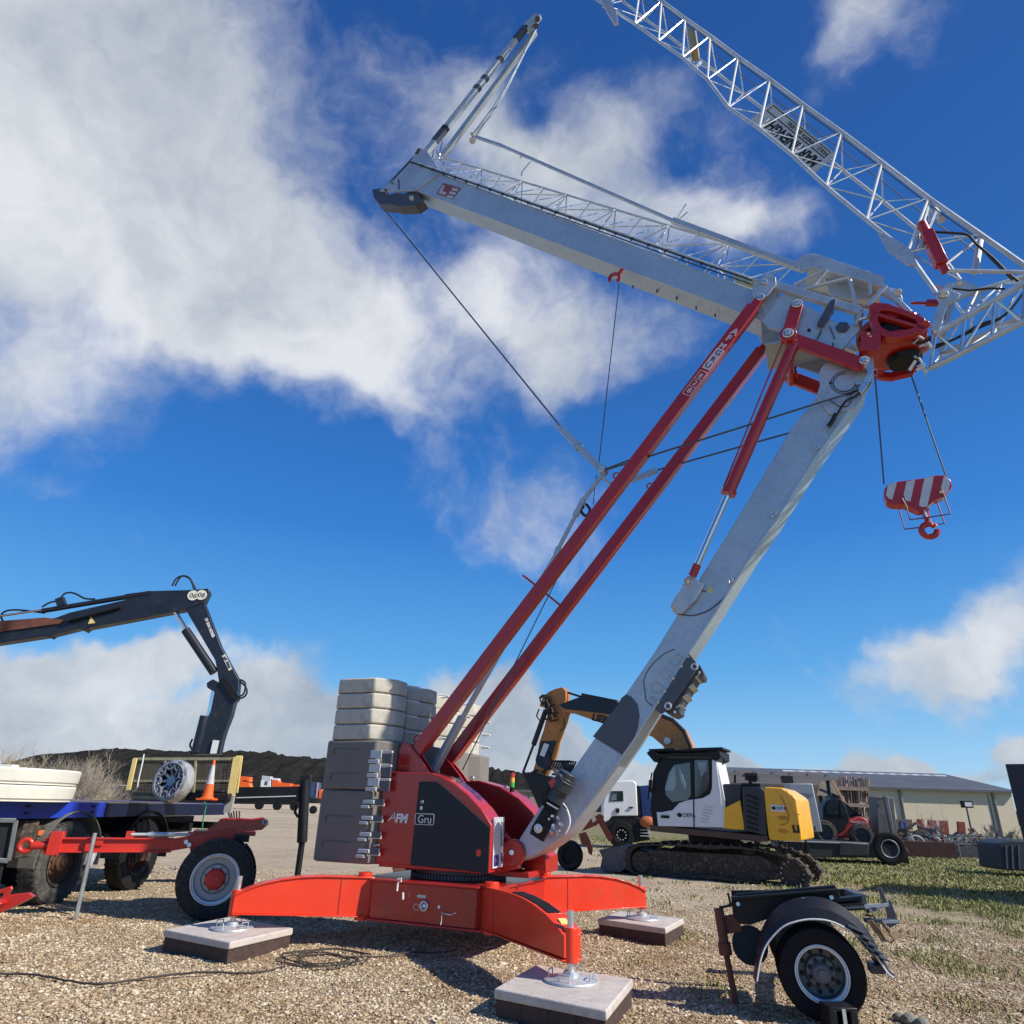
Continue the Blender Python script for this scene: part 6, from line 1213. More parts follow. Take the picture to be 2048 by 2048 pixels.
# house
w0, w1 = .12, 2.68
b = MB(); b.prism(EX.poly([(1300, 1650), (1535, 1672), (1536, 1682), (1520, 1684), (1300, 1662)], w0), w0, w1); b.build('house_deck', mat('deck_brown', (.10, .06, .045), .7, .1, .2, 4), ex, .01)
b = MB(); b.prism(EX.poly([(1448, 1616), (1480, 1600), (1490, 1660), (1448, 1657)], w0), w0, w1); b.prism(EX.poly([(1453, 1568), (1485, 1580), (1490, 1600), (1448, 1618)], w0+.3), w0+.3, w1); b.build('side_cover', YEL, ex, .02)
b = MB(); b.prism(EX.poly([(1484, 1574), (1520, 1574), (1528, 1580), (1534, 1672), (1488, 1660)], w0-.01), w0-.02, w1+.02); b.prism(EX.poly([(1448, 1568), (1484, 1568), (1484, 1600), (1450, 1618)], w0+.2), w0+.1, w1-.1); ev = b.build('engine_cover', mat('engine_grey', (.035, .038, .042), .5, 0, .1, 3), ex, .02)
b = MB()
for i in range(7): b.bar(q(1493, 1590+10.5*i, w0-.03), q(1517, 1598+10.5*i, w0-.03), .02, .05)
b.each('louvre', BLK, ev)
b = MB(); b.prism(EX.poly([(1484, 1566), (1520, 1567), (1520, 1576), (1482, 1574)], w0+.1), w0+.1, w1-.2); b.cyl(q(1508, 1564, 1.2), q(1508, 1552, 1.2), .07, 14); b.box(q(1505, 1556, 1.0), (.3, .3, .12)); b.bar(q(1470, 1566, .3), q(1470, 1550, .3), .05, .05); b.each('engine_top', BLK, ev)
cwp = [(1526, 1578), (1530, 1574), (1562, 1575), (1585, 1590), (1592, 1598), (1602, 1660), (1604, 1680), (1600, 1683), (1540, 1680), (1537, 1672), (1533, 1640)]
b = MB(); P_ = EX.poly(cwp, w0); b.prism(P_, w0, w1); cwt = b.build('counterweight', YEL, ex, .10, seg=4)
b = MB(); 
for y_ in (1636, 1662): c_ = q(1566, y_, w0-.002); b.ball(c_+Vector((0, .02, 0)), .2, 10, (1.0, .12, .42))
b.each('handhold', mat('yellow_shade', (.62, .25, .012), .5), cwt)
b = MB(); b.prism(EX.poly([(1541, 1609), (1569, 1611), (1570, 1624), (1543, 1622)], w0), w0-.02, w0+.01); lab = b.build('owner_label', WHITE, cwt)
text('DEPA', 'lettering', BLKT, cwt, .12, q(1561, 1617, w0-.025), (1, 0, 0), (0, 0, 1), ext=.002, align='CENTER'); b = MB(); b.ball(q(1547, 1616, w0-.02), .05, 8, (1, .1, .8)); b.build('label_mark', BLK, cwt)
text('LI', 'lettering', BLKT, cwt, .22, q(1601, 1659, w0-.01)+Vector((-.02, 0, 0)), (1, 0, 0), (0, 0, 1), ext=.02, align='RIGHT', bold=.012)
b = MB(); b.tube([q(1553, 1577, w0-.01), q(1560, 1590, w0-.01), q(1570, 1610, w0-.01), q(1577, 1630, w0-.01), q(1577, 1640, w0-.01), q(1572, 1648, w0-.01), q(1560, 1650, w0-.01)], .012, 6); b.tube([q(1573, 1580, w0-.01), q(1580, 1605, w0-.01), q(1586, 1625, w0-.01), q(1600, 1630, w0-.01)], .010, 6); b.each('panel_seam', OCH, cwt)
# cab
cb1 = w0+.0; cw_ = 1.05
cabp = [(1304, 1498), (1318, 1516), (1318, 1600), (1310, 1622), (1311, 1640), (1316, 1652), (1446, 1658), (1442, 1600), (1432, 1525), (1420, 1508), (1330, 1500)]
b = MB(); b.prism(EX.poly([(1313, 1624), (1325, 1624), (1345, 1620), (1358, 1606), (1376, 1600), (1405, 1596), (1420, 1588), (1424, 1575), (1424, 1520), (1432, 1520), (1442, 1590), (1446, 1655), (1316, 1652)], cb1), cb1, cb1+.05)
b.prism(EX.poly([(1426, 1516), (1434, 1522), (1450, 1600), (1450, 1656), (1444, 1656), (1436, 1590)], cb1+.02), cb1+.02, cb1+cw_); cab = b.build('cab_shell', WHITE, ex, .012)
b = MB(); b.prism(EX.poly([(1320, 1516), (1424, 1516), (1425, 1575), (1421, 1590), (1405, 1598), (1376, 1602), (1358, 1608), (1345, 1622), (1313, 1625), (1300, 1622), (1306, 1545), (1318, 1520)], cb1+.05), cb1+.055, cb1+.10)
b.prism(EX.poly([(1302, 1622), (1440, 1640), (1444, 1654), (1306, 1650)], cb1+.06), cb1+.06, cb1+cw_); fr2 = b.build('cab_frame', BLK, cab, .006)
b = MB(); b.prism(EX.poly([(1332, 1590), (1330, 1575), (1338, 1545), (1348, 1530), (1380, 1525), (1382, 1590), (1375, 1600), (1345, 1604)], cb1+.04), cb1+.035, cb1+.05); b.prism(EX.poly([(1387, 1520), (1416, 1520), (1419, 1560), (1414, 1580), (1400, 1592), (1387, 1596)], cb1+.04), cb1+.035, cb1+.05); b.each('cab_window', GLASS, cab)
b = MB(); b.prism(EX.poly([(1330, 1580), (1340, 1545), (1350, 1532), (1352, 1570), (1348, 1582)], cb1+.03), cb1+.026, cb1+.033); b.prism(EX.poly([(1357, 1530), (1368, 1553), (1366, 1570), (1372, 1577), (1369, 1580), (1361, 1560)], cb1+.03), cb1+.026, cb1+.033); b.prism(EX.poly([(1395, 1524), (1412, 1524), (1412, 1540), (1402, 1556)], cb1+.03), cb1+.026, cb1+.033); b.each('see_through_pane', LGL, cab)
b = MB(); b.prism(EX.poly([(1362, 1548), (1366, 1548), (1374, 1572), (1370, 1574)], cb1+.02), cb1+.015, cb1+.025); b.build('cab_lever', OFFW, cab)
b = MB(); b.prism(EX.poly([(1293, 1506), (1300, 1500), (1318, 1508), (1428, 1506), (1436, 1500), (1440, 1502), (1440, 1518), (1430, 1522), (1420, 1514), (1322, 1514), (1316, 1524), (1308, 1524)], cb1-.05), cb1-.06, cb1+cw_+.06); b.prism(EX.poly([(1296, 1498), (1350, 1496), (1352, 1500), (1384, 1496), (1444, 1494), (1446, 1499), (1380, 1503), (1300, 1503)], cb1), cb1, cb1+cw_); b.build('cab_roof', BLK, cab, .01)
b = MB(); b.bar(q(1386, 1514, cb1-.01), q(1388, 1655, cb1-.01), .01, .03); b.build('door_gap', BLK, cab)
b = MB(); b.bar(q(1322, 1633, cb1-.02), q(1338, 1634, cb1-.02), .03, .07); b.build('door_handle', BLK, cab)
b = MB()
for i in range(6): b.bar(q(1408-1.5*i, 1612+6*i, cb1-.01), q(1426-2*i, 1616+6*i, cb1-.01), .01, .018)
b.each('door_rib', OFFW, cab)
text('DEPA', 'lettering', BLKT, cab, .14, q(1378, 1631, cb1-.01), (1, 0, 0), (0, 0, 1), ext=.002, align='CENTER'); b = MB(); b.ball(q(1359, 1630, cb1-.005), .07, 8, (1, .1, .8)); b.build('door_mark', BLK, cab)
b = MB(); b.tube([q(1304, 1545, cb1-.1), q(1300, 1570, cb1-.1), q(1296, 1600, cb1-.1)], .02, 6); b.prism(EX.poly([(1300, 1560), (1306, 1560), (1304, 1585), (1298, 1585)], cb1), cb1-.1, cb1-.05); b.tube([q(1440, 1512, cb1-.1), q(1448, 1518, cb1-.12), q(1445, 1530, cb1-.1)], .02, 6); b.each('mirror', BLK, cab)
# boom (far side of the cab), stick, bucket
bw0, bw1 = 1.25, 1.70
boom = [(1122, 1383), (1128, 1420), (1120, 1430), (1143, 1423), (1208, 1442), (1260, 1450), (1295, 1462), (1318, 1480), (1330, 1508), (1388, 1508), (1382, 1478), (1362, 1452), (1340, 1438), (1316, 1430), (1235, 1404), (1164, 1387), (1145, 1398)]
bm_ = MB(); bm_.prism(EX.poly([(1118, 1414), (1140, 1401), (1165, 1392), (1240, 1404), (1320, 1430), (1345, 1440), (1368, 1460), (1382, 1490), (1388, 1512), (1334, 1512), (1326, 1492), (1305, 1474), (1280, 1464), (1208, 1448), (1140, 1424), (1124, 1424)], bw0), bw0, bw1); bo2 = bm_.build('boom', OCH, ex, .015)
b = MB(); b.prism(EX.poly([(1118, 1410), (1140, 1401), (1165, 1392), (1240, 1405), (1262, 1411), (1240, 1436), (1215, 1428), (1130, 1418)], bw0-.01), bw0-.012, bw0+.02); b.build('boom_side_dark', NAVY, bo2)
b = MB(); b.tube([q(1320, 1430, bw0), q(1345, 1440, bw0), q(1368, 1462, bw0), q(1382, 1495, bw0)], .06, 8); b.bar(q(1165, 1390, bw0+.1), q(1235, 1404, bw0+.1), .2, .10); b.cyl(q(1132, 1384, bw0+.2), q(1170, 1396, bw0+.2), .035, 8); b.each('boom_pipe', HOSE, bo2)
text('LIEBHERR', 'lettering', BLKT, bo2, .30, q(1184, 1434, bw0-.015), EX.p(1300, 1463, bw0)-EX.p(1184, 1434, bw0), (0, 0, 1), ext=.004, bold=.01)
b = MB(); b.lathe(q(1336, 1482, bw0-.02), (0, -1, 0), [(.001, .1), (.10, .1), (.10, 0)], 16); b.build('boom_pin', GALV, bo2)
st2 = MB(); st2.prism(EX.poly([(1108, 1378), (1124, 1374), (1131, 1382), (1131, 1400), (1126, 1412), (1131, 1424), (1125, 1445), (1116, 1470), (1112, 1482), (1104, 1515), (1090, 1545), (1078, 1560), (1064, 1560), (1062, 1552), (1072, 1520), (1078, 1484), (1086, 1462), (1094, 1430), (1088, 1415), (1078, 1412), (1085, 1395), (1096, 1384)], bw0+.02), bw0+.04, bw1-.04); stk_ = st2.build('stick', OCH, ex, .012)
b = MB(); b.prism(EX.poly([(1082, 1482), (1112, 1482), (1103, 1512), (1090, 1540), (1074, 1530), (1070, 1520)], bw0), bw0+.02, bw0+.06); b.build('stick_guard', NAVY, stk_)
b = MB(); b.prism(EX.poly([(1088, 1486), (1098, 1489), (1088, 1514), (1079, 1510)], bw0), bw0+.008, bw0+.022); b.build('owner_label', WHITE, stk_)
b = MB(); b.cyl(q(1092, 1420, bw0), q(1067, 1490, bw0), .085, 12); b.cyl(q(1067, 1490, bw0), q(1046, 1545, bw0), .04, 10); b.bar(q(1046, 1545, bw0), q(1066, 1552, bw0), .1, .07); b.bar(q(1050, 1552, bw0), q(1075, 1540, bw0), .1, .05); b.each('bucket_cylinder', NAVY, stk_)
random.seed(2); b = MB()
for i in range(16):
    x_, y_ = random.uniform(1086, 1112), random.uniform(1388, 1425); b.tube([q(x_, y_, bw0-.1), q(x_-8, y_+6, bw0-.15), q(x_-4, y_+18, bw0-.12), q(x_+6, y_+16, bw0-.1)], .028, 6)
b.tube([q(1078, 1418, bw0-.1), q(1073, 1432, bw0-.1), q(1080, 1442, bw0-.1), q(1086, 1432, bw0-.1)], .025, 6); b.tube([q(1128, 1436, bw0-.1), q(1129, 1455, bw0-.1), q(1120, 1462, bw0-.1)], .02, 6)
for i in range(7): x_ = 1098+5*i; b.tube([q(x_, 1540, bw0), q(x_+8, 1522, bw0), q(x_+24, 1524, bw0), q(x_+34-3*i, 1540, bw0), q(x_+26-3*i, 1552, bw0), q(x_+6, 1548, bw0)], .035, 6)
b.tube([q(1098, 1505, bw0), q(1103, 1520, bw0), q(1098, 1534, bw0), q(1085, 1545, bw0)], .03, 6)
b.each('stick_hose', HOSE, stk_)
b = MB(); b.prism(EX.poly([(1046, 1548), (1060, 1545), (1105, 1557), (1102, 1575), (1096, 1600), (1086, 1620), (1076, 1618), (1062, 1585), (1050, 1562)], bw0-.3), bw0-.25, bw1+.25); b.build('bucket', mat('bucket_black', (.02, .02, .022), .6, .2, .2, 5), stk_, .02)
# ================================================================ hills with dark woods, far behind
def ridge(name, y0, dy, prof, m, nseg=260, amp=1.6, seed=1):
    r_ = np.random.default_rng(seed); pts = [AT(x, y, y0) for x, y in prof]; xs_ = np.array([p.x for p in pts]); zs_ = np.array([p.z for p in pts])
    X_ = np.linspace(xs_[0], xs_[-1], nseg); Zt = np.interp(X_, xs_, zs_); V_ = []; rows = 10
    ph_ = r_.random(12)*6
    for j in range(rows+1):
        t = j/rows; bump = np.convolve(r_.standard_normal(nseg+4), [.15, .35, .35, .15], 'same')[2:-2]*amp*.9 + .4*np.sin(X_*.09+j)
        z = (Zt+1)*np.sin(t*math.pi/2)**.8 - 1 + bump*(.25+.75*t)*(t > .02)
        V_.append(np.stack([X_, np.full(nseg, y0-dy*(1-t)), z], -1))
    V_.append(np.stack([X_, np.full(nseg, y0+dy), np.full(nseg, -2.)], -1)); V_ = np.concatenate(V_); R_ = rows+2
    i = np.arange((nseg-1)*(R_-1)); a, c = i//(nseg-1), i % (nseg-1); q0 = a*nseg+c
    o = np_mesh(name, V_, np.stack([q0, q0+1, q0+nseg+1, q0+nseg], 1), m); o['kind'] = 'structure'; return o
WOODS = mat('winter_woods', (.022, .022, .021), .95, 0, .4, .12, dirt=(.026, .026, .022), dirt_amt=.6, spec=.0)
ridge('wooded_hills', 420, 90, [(-260, 1560), (-100, 1545), (60, 1535), (120, 1520), (150, 1508), (200, 1504), (260, 1502), (330, 1503), (400, 1504), (480, 1506), (560, 1510), (640, 1518), (720, 1524), (800, 1528), (900, 1534), (1000, 1541), (1060, 1548), (1150, 1562), (1400, 1590), (1800, 1615), (2300, 1640)], WOODS, 900, 1.5)
def twigs(b, base, h, spread, n_, r, depth=3, rs=None, up=.75):
    def grow(p, d, L, r, k):
        e = p + d*L; b.tube([p, p+d*L*.5+Vector((rs.uniform(-1, 1), rs.uniform(-1, 1), rs.uniform(-.3, .3)))*L*.05, e], r, 4, r2=r*.55)
        if k == 0: return
        for _ in range(rs.randint(2, 4)):
            nd_ = (d*rs.uniform(.5, 1) + Vector((rs.uniform(-1, 1), rs.uniform(-1, 1), rs.uniform(-.1, up)))*.75).normalized(); grow(p+d*L*rs.uniform(.45, 1), nd_, L*rs.uniform(.5, .75), r*.55, k-1)
    for _ in range(n_): d = Vector((rs.uniform(-1, 1)*spread, rs.uniform(-1, 1)*spread, 1)).normalized(); grow(Vector(base)+Vector((rs.uniform(-.3, .3)*spread, rs.uniform(-.3, .3)*spread, 0)), d, h*rs.uniform(.3, .5), r, depth)
TWIG = mat('pale_twigs', (.40, .34, .25), .9, 0, .25, 6); TWIGD = mat('grey_twigs', (.24, .21, .18), .9, 0, .2, 6); TWIGP = mat('pinkish_twigs', (.42, .28, .25), .9, 0, .2, 6)
BUD = mat('spring_buds', (.42, .36, .24), .9, 0, .35, 2)
rs = random.Random(4)
for i, (px, top, wpx) in enumerate(((12, 1492, 70), (62, 1506, 60), (110, 1515, 60), (150, 1524, 46), (190, 1518, 50), (222, 1546, 26))):
    Yd = 34+2.2*(i % 3); c_ = AT(px, 1560, Yd); h = AT(px, top, Yd).z; sh_ = empty('bare_shrub', (c_.x, c_.y, 0)); wd = wpx/1363*Yd*.55
    b = MB(); twigs(b, (0, 0, 0), h*1.12, .5, 18, .035, 4, rs); b.build('stem', (TWIG, TWIGD)[i % 2], sh_)
    n_ = 600; u_ = rng.standard_normal((n_, 3)); u_ /= np.linalg.norm(u_, axis=1)[:, None]; rr = rng.random(n_)**.33
    C_ = u_*rr[:, None]*np.array([wd*.7, wd*.7, h*.36]) + np.array([0, 0, h*.5]); C_ = C_*(1+.12*np.sin(C_[:, [1]]*3+i)); C_ = C_[rng.random(n_) < (.35+.65*np.sin(C_[:, 0]*2.3+C_[:, 2]*2.9+i)**2)]
    n_ = len(C_); s_ = .02+.035*rng.random(n_); a_ = rng.standard_normal((n_, 3)); a_ /= np.linalg.norm(a_, axis=1)[:, None]; b__ = np.cross(a_, rng.standard_normal((n_, 3))); b__ /= np.linalg.norm(b__, axis=1)[:, None]
    Vv = np.stack([C_-a_*s_[:, None], C_+b__*s_[:, None]*.5, C_+a_*s_[:, None], C_-b__*s_[:, None]*.5], 1).reshape(-1, 3); np_mesh('buds', Vv, np.arange(n_*4).reshape(-1, 4), BUD, sh_, smooth=False)
    tag(sh_, ['tall pale bare shrub at the left edge of the treeline', 'second pale bare shrub from the left above the concrete lids', 'third bare shrub, grey and airy, above the concrete lids', 'fourth bare shrub above the right half of the concrete lids', 'fifth bare shrub, low and tan, just right of the concrete lids', 'lowest greenish bare shrub nearest the mesh cage'][i], 'shrub', 'bare shrubs along the yard')
# dark long trailer with orange machines
def AP(Yd): 
    f = Frame((0, Yd), 0); return f
T1 = Frame((-40, 110), 0); e_ = T1.empty('low_trailer'); q = T1.p
b = MB(); b.prism(T1.poly([(200, 1575), (600, 1586), (600, 1596), (200, 1588)], 0), 0, 2.4); b.prism(T1.poly([(215, 1588), (600, 1597), (600, 1610), (215, 1603)], 0), .2, 2.2); b.build('trailer_deck', BLK, e_)
b = MB(); b.bar(q(212, 1570, -.02), q(262, 1571, -.02), .05, .12); b.bar(q(560, 1583, -.02), q(600, 1584, -.02), .05, .08); b.build('trailer_rail', OFFW, e_)
b = MB()
for x_ in (330, 420, 455, 520, 556, 590): v = q(x_, 1605, .3); b.cyl(Vector((v.x, -.1, .6)), Vector((v.x, .5, .6)), .6, 18)
b.each('wheel', RUBN, e_); tag(e_, 'long black low trailer far behind carrying orange machines', 'trailer')
def small_machine(fr, parts, name, label, cat, group=None):
    o = fr.empty(name)
    for nm, poly, w0_, w1_, m in parts: b = MB(); b.prism(fr.poly(poly, w0_), w0_, w1_); b.build(nm, m, o, .03)
    tag(o, label, cat, group); return o
M1 = Frame((-40, 110), 0)
small_machine(M1, [('body', [(474, 1583), (476, 1563), (482, 1562), (498, 1566), (501, 1583)], .3, 1.8, ORNG), ('hood', [(478, 1563), (479, 1552), (499, 1554), (498, 1564), (490, 1560)], .3, 1.8, ORNG), ('arm', [(490, 1563), (494, 1562), (513, 1580), (510, 1582), (503, 1580)], .8, 1.1, YEL)], 'mini_digger', 'small orange digger with a yellow arm on the low trailer, nearest the cage', 'digger', 'orange machines on the trailer')
small_machine(M1, [('body', [(520, 1580), (522, 1560), (541, 1562), (542, 1581)], .3, 1.8, WHITE), ('lid', [(523, 1560), (524, 1551), (541, 1553), (541, 1561)], .4, 1.7, OFFW), ('panel', [(528, 1570), (530, 1562), (536, 1563), (534, 1571)], .28, .3, PLATE)], 'compressor', 'white boxy compressor on the low trailer between the orange machines', 'compressor', 'orange machines on the trailer')
small_machine(M1, [('body', [(543, 1581), (544, 1561), (557, 1561), (557, 1565), (581, 1567), (581, 1578), (577, 1582)], .3, 1.8, ORNG), ('stripe', [(543, 1582), (577, 1583), (577, 1580), (543, 1579)], .25, .3, OFFW), ('top', [(543, 1560), (543, 1556), (557, 1557), (557, 1561)], .5, 1.5, WHITE)], 'orange_generator', 'long orange generator on the low trailer right of the white compressor', 'generator', 'orange machines on the trailer')
small_machine(M1, [('body', [(584, 1580), (585, 1569), (607, 1570), (606, 1581)], .3, 1.8, ORNG), ('grille', [(588, 1578), (588, 1572), (603, 1573), (602, 1578)], .28, .3, RED)], 'orange_roller', 'low orange machine at the right end of the low trailer', 'machine', 'orange machines on the trailer')
M2 = Frame((-30, 90), 0)
e_ = small_machine(M2, [('cab', [(620, 1590), (622, 1564), (636, 1565), (634, 1596), (622, 1596)], .3, 2, mat('far_blue', (.03, .07, .16), .4)), ('mast_panel', [(634, 1565), (637, 1565), (634, 1596), (631, 1596)], .2, .3, mat('far_pink', (.5, .3, .33), .5)), ('orange_tail', [(637, 1597), (638, 1579), (644, 1579), (643, 1597)], .3, 1.8, ORNG)], 'telescopic_loader', 'small blue and orange loader half hidden behind the dark ballast blocks', 'loader')
b = MB(); v = M2.p(629, 1607, .2); b.lathe((v.x, 0, .45), (0, -1, 0), [(.001, .2), (.28, .2), (.30, .15), (.45, .15), (.45, -.1)], 20); b.build('wheel', RUBN, e_)
# ================================================================ warehouse on the right
WALL = mat('cream_cladding', (.58, .50, .36), .7, 0, .05, .15); ROOF = mat('slate_roof', (.075, .082, .10), .65, 0, .12, .3); GABLE = mat('brown_roof', (.085, .072, .066), .8, 0, .15, .3)
WH = Frame((46, 86), 0); wh = WH.empty('warehouse'); q = WH.p
eL, eR = WH.k(1436, 1562, 0), WH.k(2021, 1580, 0); ez = eR[1]
def X_at(px, py, w=0): return WH.k(px, py, w)[0]
b = MB(); b.box(((eL[0]+eR[0])/2, 13, ez/2), (eR[0]-eL[0], 26, ez)); wl = b.build('wall', WALL, wh)
# roof: ridge runs parallel to the front
rz = ez + 2.3; rw = 13.; xl, xr = eL[0]-.4, eR[0]+.4
b = MB(); b.add([(xl, -.5, ez-.1), (xr, -.5, ez-.1), (xr, rw, rz), (xl, rw, rz), (xl, 26.5, ez-.1), (xr, 26.5, ez-.1), (xl, -.5, ez-.35), (xr, -.5, ez-.35), (xl, 26.5, ez-.35), (xr, 26.5, ez-.35), (xl, rw, rz-.3), (xr, rw, rz-.3)], [(0, 1, 2, 3), (3, 2, 5, 4), (6, 7, 1, 0), (4, 5, 9, 8), (1, 7, 11, 9, 5, 2), (0, 3, 4, 8, 10, 6)])
rf_ = b.build('roof', ROOF, wh, smooth=False)
b = MB(); n_ = 14
for i in range(n_): x_ = xl+(xr-xl)*(.38+.6*i/n_); b.box((x_, rw-2.2, rz-.45), (2.2, .6, .22), Matrix.Rotation(R(18), 3, 'X'))
b.each('roof_light', OFFW, rf_)
b = MB(); b.box(((xl+xr)/2, -.55, ez-.22), (xr-xl, .2, .25)); b.build('gutter', PLATE, wh)
for px in (1797, 1981):
    b = MB(); x_ = X_at(px, 1576); b.cyl((x_, -.15, 0), (x_, -.15, ez-.3), .16, 8); b.build('downpipe', mat('pipe_grey', (.22, .21, .19), .6), wh)
b = MB()
for i in range(12): x_ = eL[0]+(eR[0]-eL[0])*i/12; b.box((x_, -.004, ez/2), (.05, .008, ez-.5))
b.build('cladding_joint', mat('cladding_joint', (.54, .465, .335), .7), wl)
tag(wh, 'long low cream warehouse with a dark grey pitched roof', 'warehouse')
# ---- long dark-roofed shed in front (brown roof edge seen over the excavator)
SH = Frame((24, 60), 0); sh_ = SH.empty('open_shed'); q = SH.p
x0 = SH.k(1450, 1540, 0)[0]; x1 = SH.k(1740, 1574, 0)[0]; zt2 = SH.k(1500, 1552, 0)[1]; zb2 = SH.k(1500, 1600, 0)[1]
b = MB(); b.add([(x0, 0, zt2-.55), (x1, 0, zt2-.55), (x1, 9, zt2+.85), (x0, 9, zt2+.85), (x0, 0, zt2-.75), (x1, 0, zt2-.75), (x1, 9, zt2+.65), (x0, 9, zt2+.65)], [(0, 1, 2, 3), (7, 6, 5, 4), (0, 4, 5, 1), (1, 5, 6, 2), (3, 2, 6, 7), (0, 3, 7, 4)]); b.build('roof', GABLE, sh_)
b = MB(); b.box(((x0+x1)/2, 8.8, (zt2)/2), (x1-x0, .2, zt2)); b.build('back_wall', mat('shed_wall', (.10, .085, .075), .8, 0, .2, .4), sh_)
b = MB()
for i in range(8): x_ = x0+.3+(x1-x0-.6)*i/7; b.box((x_, .2, (zt2-.7)/2), (.25, .25, zt2-.7))
b.each('post', MUD, sh_)
tag(sh_, 'brown-roofed open shed with posts behind the excavator', 'shed')
# ---- stowed lattice-like beam carried above: folded platform ladder with brackets
LB = Frame((15, 33), -4); lb = LB.empty('stowed_beam'); q = LB.p
b = MB(); b.bar(q(1446, 1548, 0), q(1664, 1558, 0), .10, .14); b.build('beam', mat('beam_grey', (.20, .19, .18), .6, .2, .1, 2), lb)
b = MB()
for i in range(6): x_ = 1474+36.5*i; b.prism(LB.poly([(x_-6, 1550+i*1.7), (x_-2, 1540+i*1.7), (x_+4, 1541+i*1.7), (x_+8, 1551+i*1.7)], 0), .06, .36)
b.each('bracket', mat('bracket_grey', (.17, .16, .14), .6), lb)
b = MB(); b.box(q(1574, 1559, -.05), (.45, .3, .3)); b.box(q(1502, 1553, -.05), (.5, .3, .3)); b.each('clamp_box', BLK, lb)
b = MB(); b.cyl(Vector((q(1500, 1560, 0).x, .1, 0)), q(1500, 1556, .1), .09, 8); b.cyl(Vector((q(1655, 1560, 0).x, .1, 0)), q(1655, 1560, .1), .09, 8); b.each('support_post', BLK, lb)
b = MB(); b.tube([q(1490, 1562, 0), q(1496, 1548, -.1), q(1504, 1546, -.1), q(1514, 1552, 0)], .02, 6); b.build('orange_strap', ORNG, lb)
tag(lb, 'long grey beam with small brackets stowed behind the excavator', 'beam')
# ================================================================ white lorry behind the excavator
WT = Frame((8.6, 33), -6); wt = WT.empty('white_lorry'); q = WT.p
b = MB(); b.prism(WT.poly([(1205, 1610), (1212, 1585), (1228, 1562), (1266, 1560), (1273, 1566), (1276, 1632), (1225, 1632), (1218, 1640), (1206, 1648)], 0), 0, 2.3); cab = b.build('cab', WHITE, wt, .05)
b = MB(); b.prism(WT.poly([(1222, 1582), (1246, 1582), (1247, 1602), (1219, 1603)], -.02), -.02, .02); b.build('side_window', GLASS, cab)
b = MB(); b.prism(WT.poly([(1224, 1590), (1233, 1587), (1233, 1600), (1222, 1601)], -.03), -.035, -.02); b.build('sky_reflection_pane', LGL, cab)
b = MB(); b.box(q(1262, 1615, -.03), (.18, .05, .06)); b.box(q(1235, 1621, -.03), (.16, .05, .18)); b.each('door_handle', BLK, cab)
b = MB(); b.prism(WT.poly([(1275, 1570), (1279, 1572), (1282, 1640), (1276, 1640)], 0), .1, 2.2); b.build('rear_strip', BLK, wt)
b = MB(); b.prism(WT.poly([(1208, 1640), (1230, 1628), (1268, 1632), (1290, 1640), (1300, 1680), (1275, 1684), (1230, 1690), (1212, 1668)], .05), .05, 2.2); b.build('chassis', BLK, wt, .03)
v = q(1243, 1665, 0); b = MB(); b.lathe((v.x, .12, .55), (0, -1, 0), [(.001, .1), (.30, .12), (.33, .2), (.55, .18), (.58, .1), (.58, -.15)], 28); wb = b.build('wheel', RUBN, wt)
b = MB(); 
for i in range(10): a = 2*math.pi*i/10; b.cyl((v.x+.2*math.cos(a), -.02, .55+.2*math.sin(a)), (v.x+.2*math.cos(a), -.06, .55+.2*math.sin(a)), .03, 6)
b.build('wheel_nuts', OFFW, wb)
b = MB()
for y_ in (1660, 1666, 1672): b.box(q(1292, y_, -.03), (.5, .05, .03))
b.each('step', OFFW, wt)
b = MB(); b.prism(WT.poly([(1278, 1572), (1300, 1570), (1308, 1640), (1284, 1645)], .5), .4, 1.9); b.build('blue_load', mat('lorry_blue', (.015, .04, .16), .4, coat=.2), wt, .04)
b = MB(); b.ball(q(1295, 1644, -.05)+Vector((0, 0, 0)), .35, 8, (1, .5, .7)); b.build('orange_buoy', mat('dull_orange', (.45, .12, .04), .6), wt)
tag(wt, 'white lorry cab with a dark window seen between the mast and the excavator', 'lorry')
# red implement with a small wheel behind the crane foot
IM = Frame((3.0, 21), 0); im = IM.empty('red_implement'); q = IM.p
b = MB(); b.bar(q(1160, 1655, 0), q(1185, 1645, 0), .2, .2); b.prism(IM.poly([(1158, 1668), (1172, 1664), (1180, 1680), (1186, 1700), (1184, 1710), (1178, 1708), (1174, 1690), (1164, 1690)], 0), 0, .12); b.bar(q(1195, 1630, 0), q(1222, 1680, 0), .14, .16); b.bar(q(1188, 1650, 0), q(1206, 1632, 0), .1, .1); b.bar(q(1206, 1640, .1), q(1224, 1682, .1), .04, .06)
b.build('frame', mat('dull_red', (.25, .04, .02), .6, 0, .3, 4, dirt=(.12, .06, .05), dirt_amt=.5), im, .01)
b = MB(); c_ = q(1140, 1705, .1); b.lathe((c_.x, c_.y, .38), (-.75, -1, .15), [(.001, .05), (.18, .05), (.22, .12), (.36, .1), (.39, 0), (.36, -.1), (.001, -.1)], 24); b.build('wheel', RUBN, im)
tag(im, 'dull red farm implement with a small black wheel seen past the crane foot', 'implement')
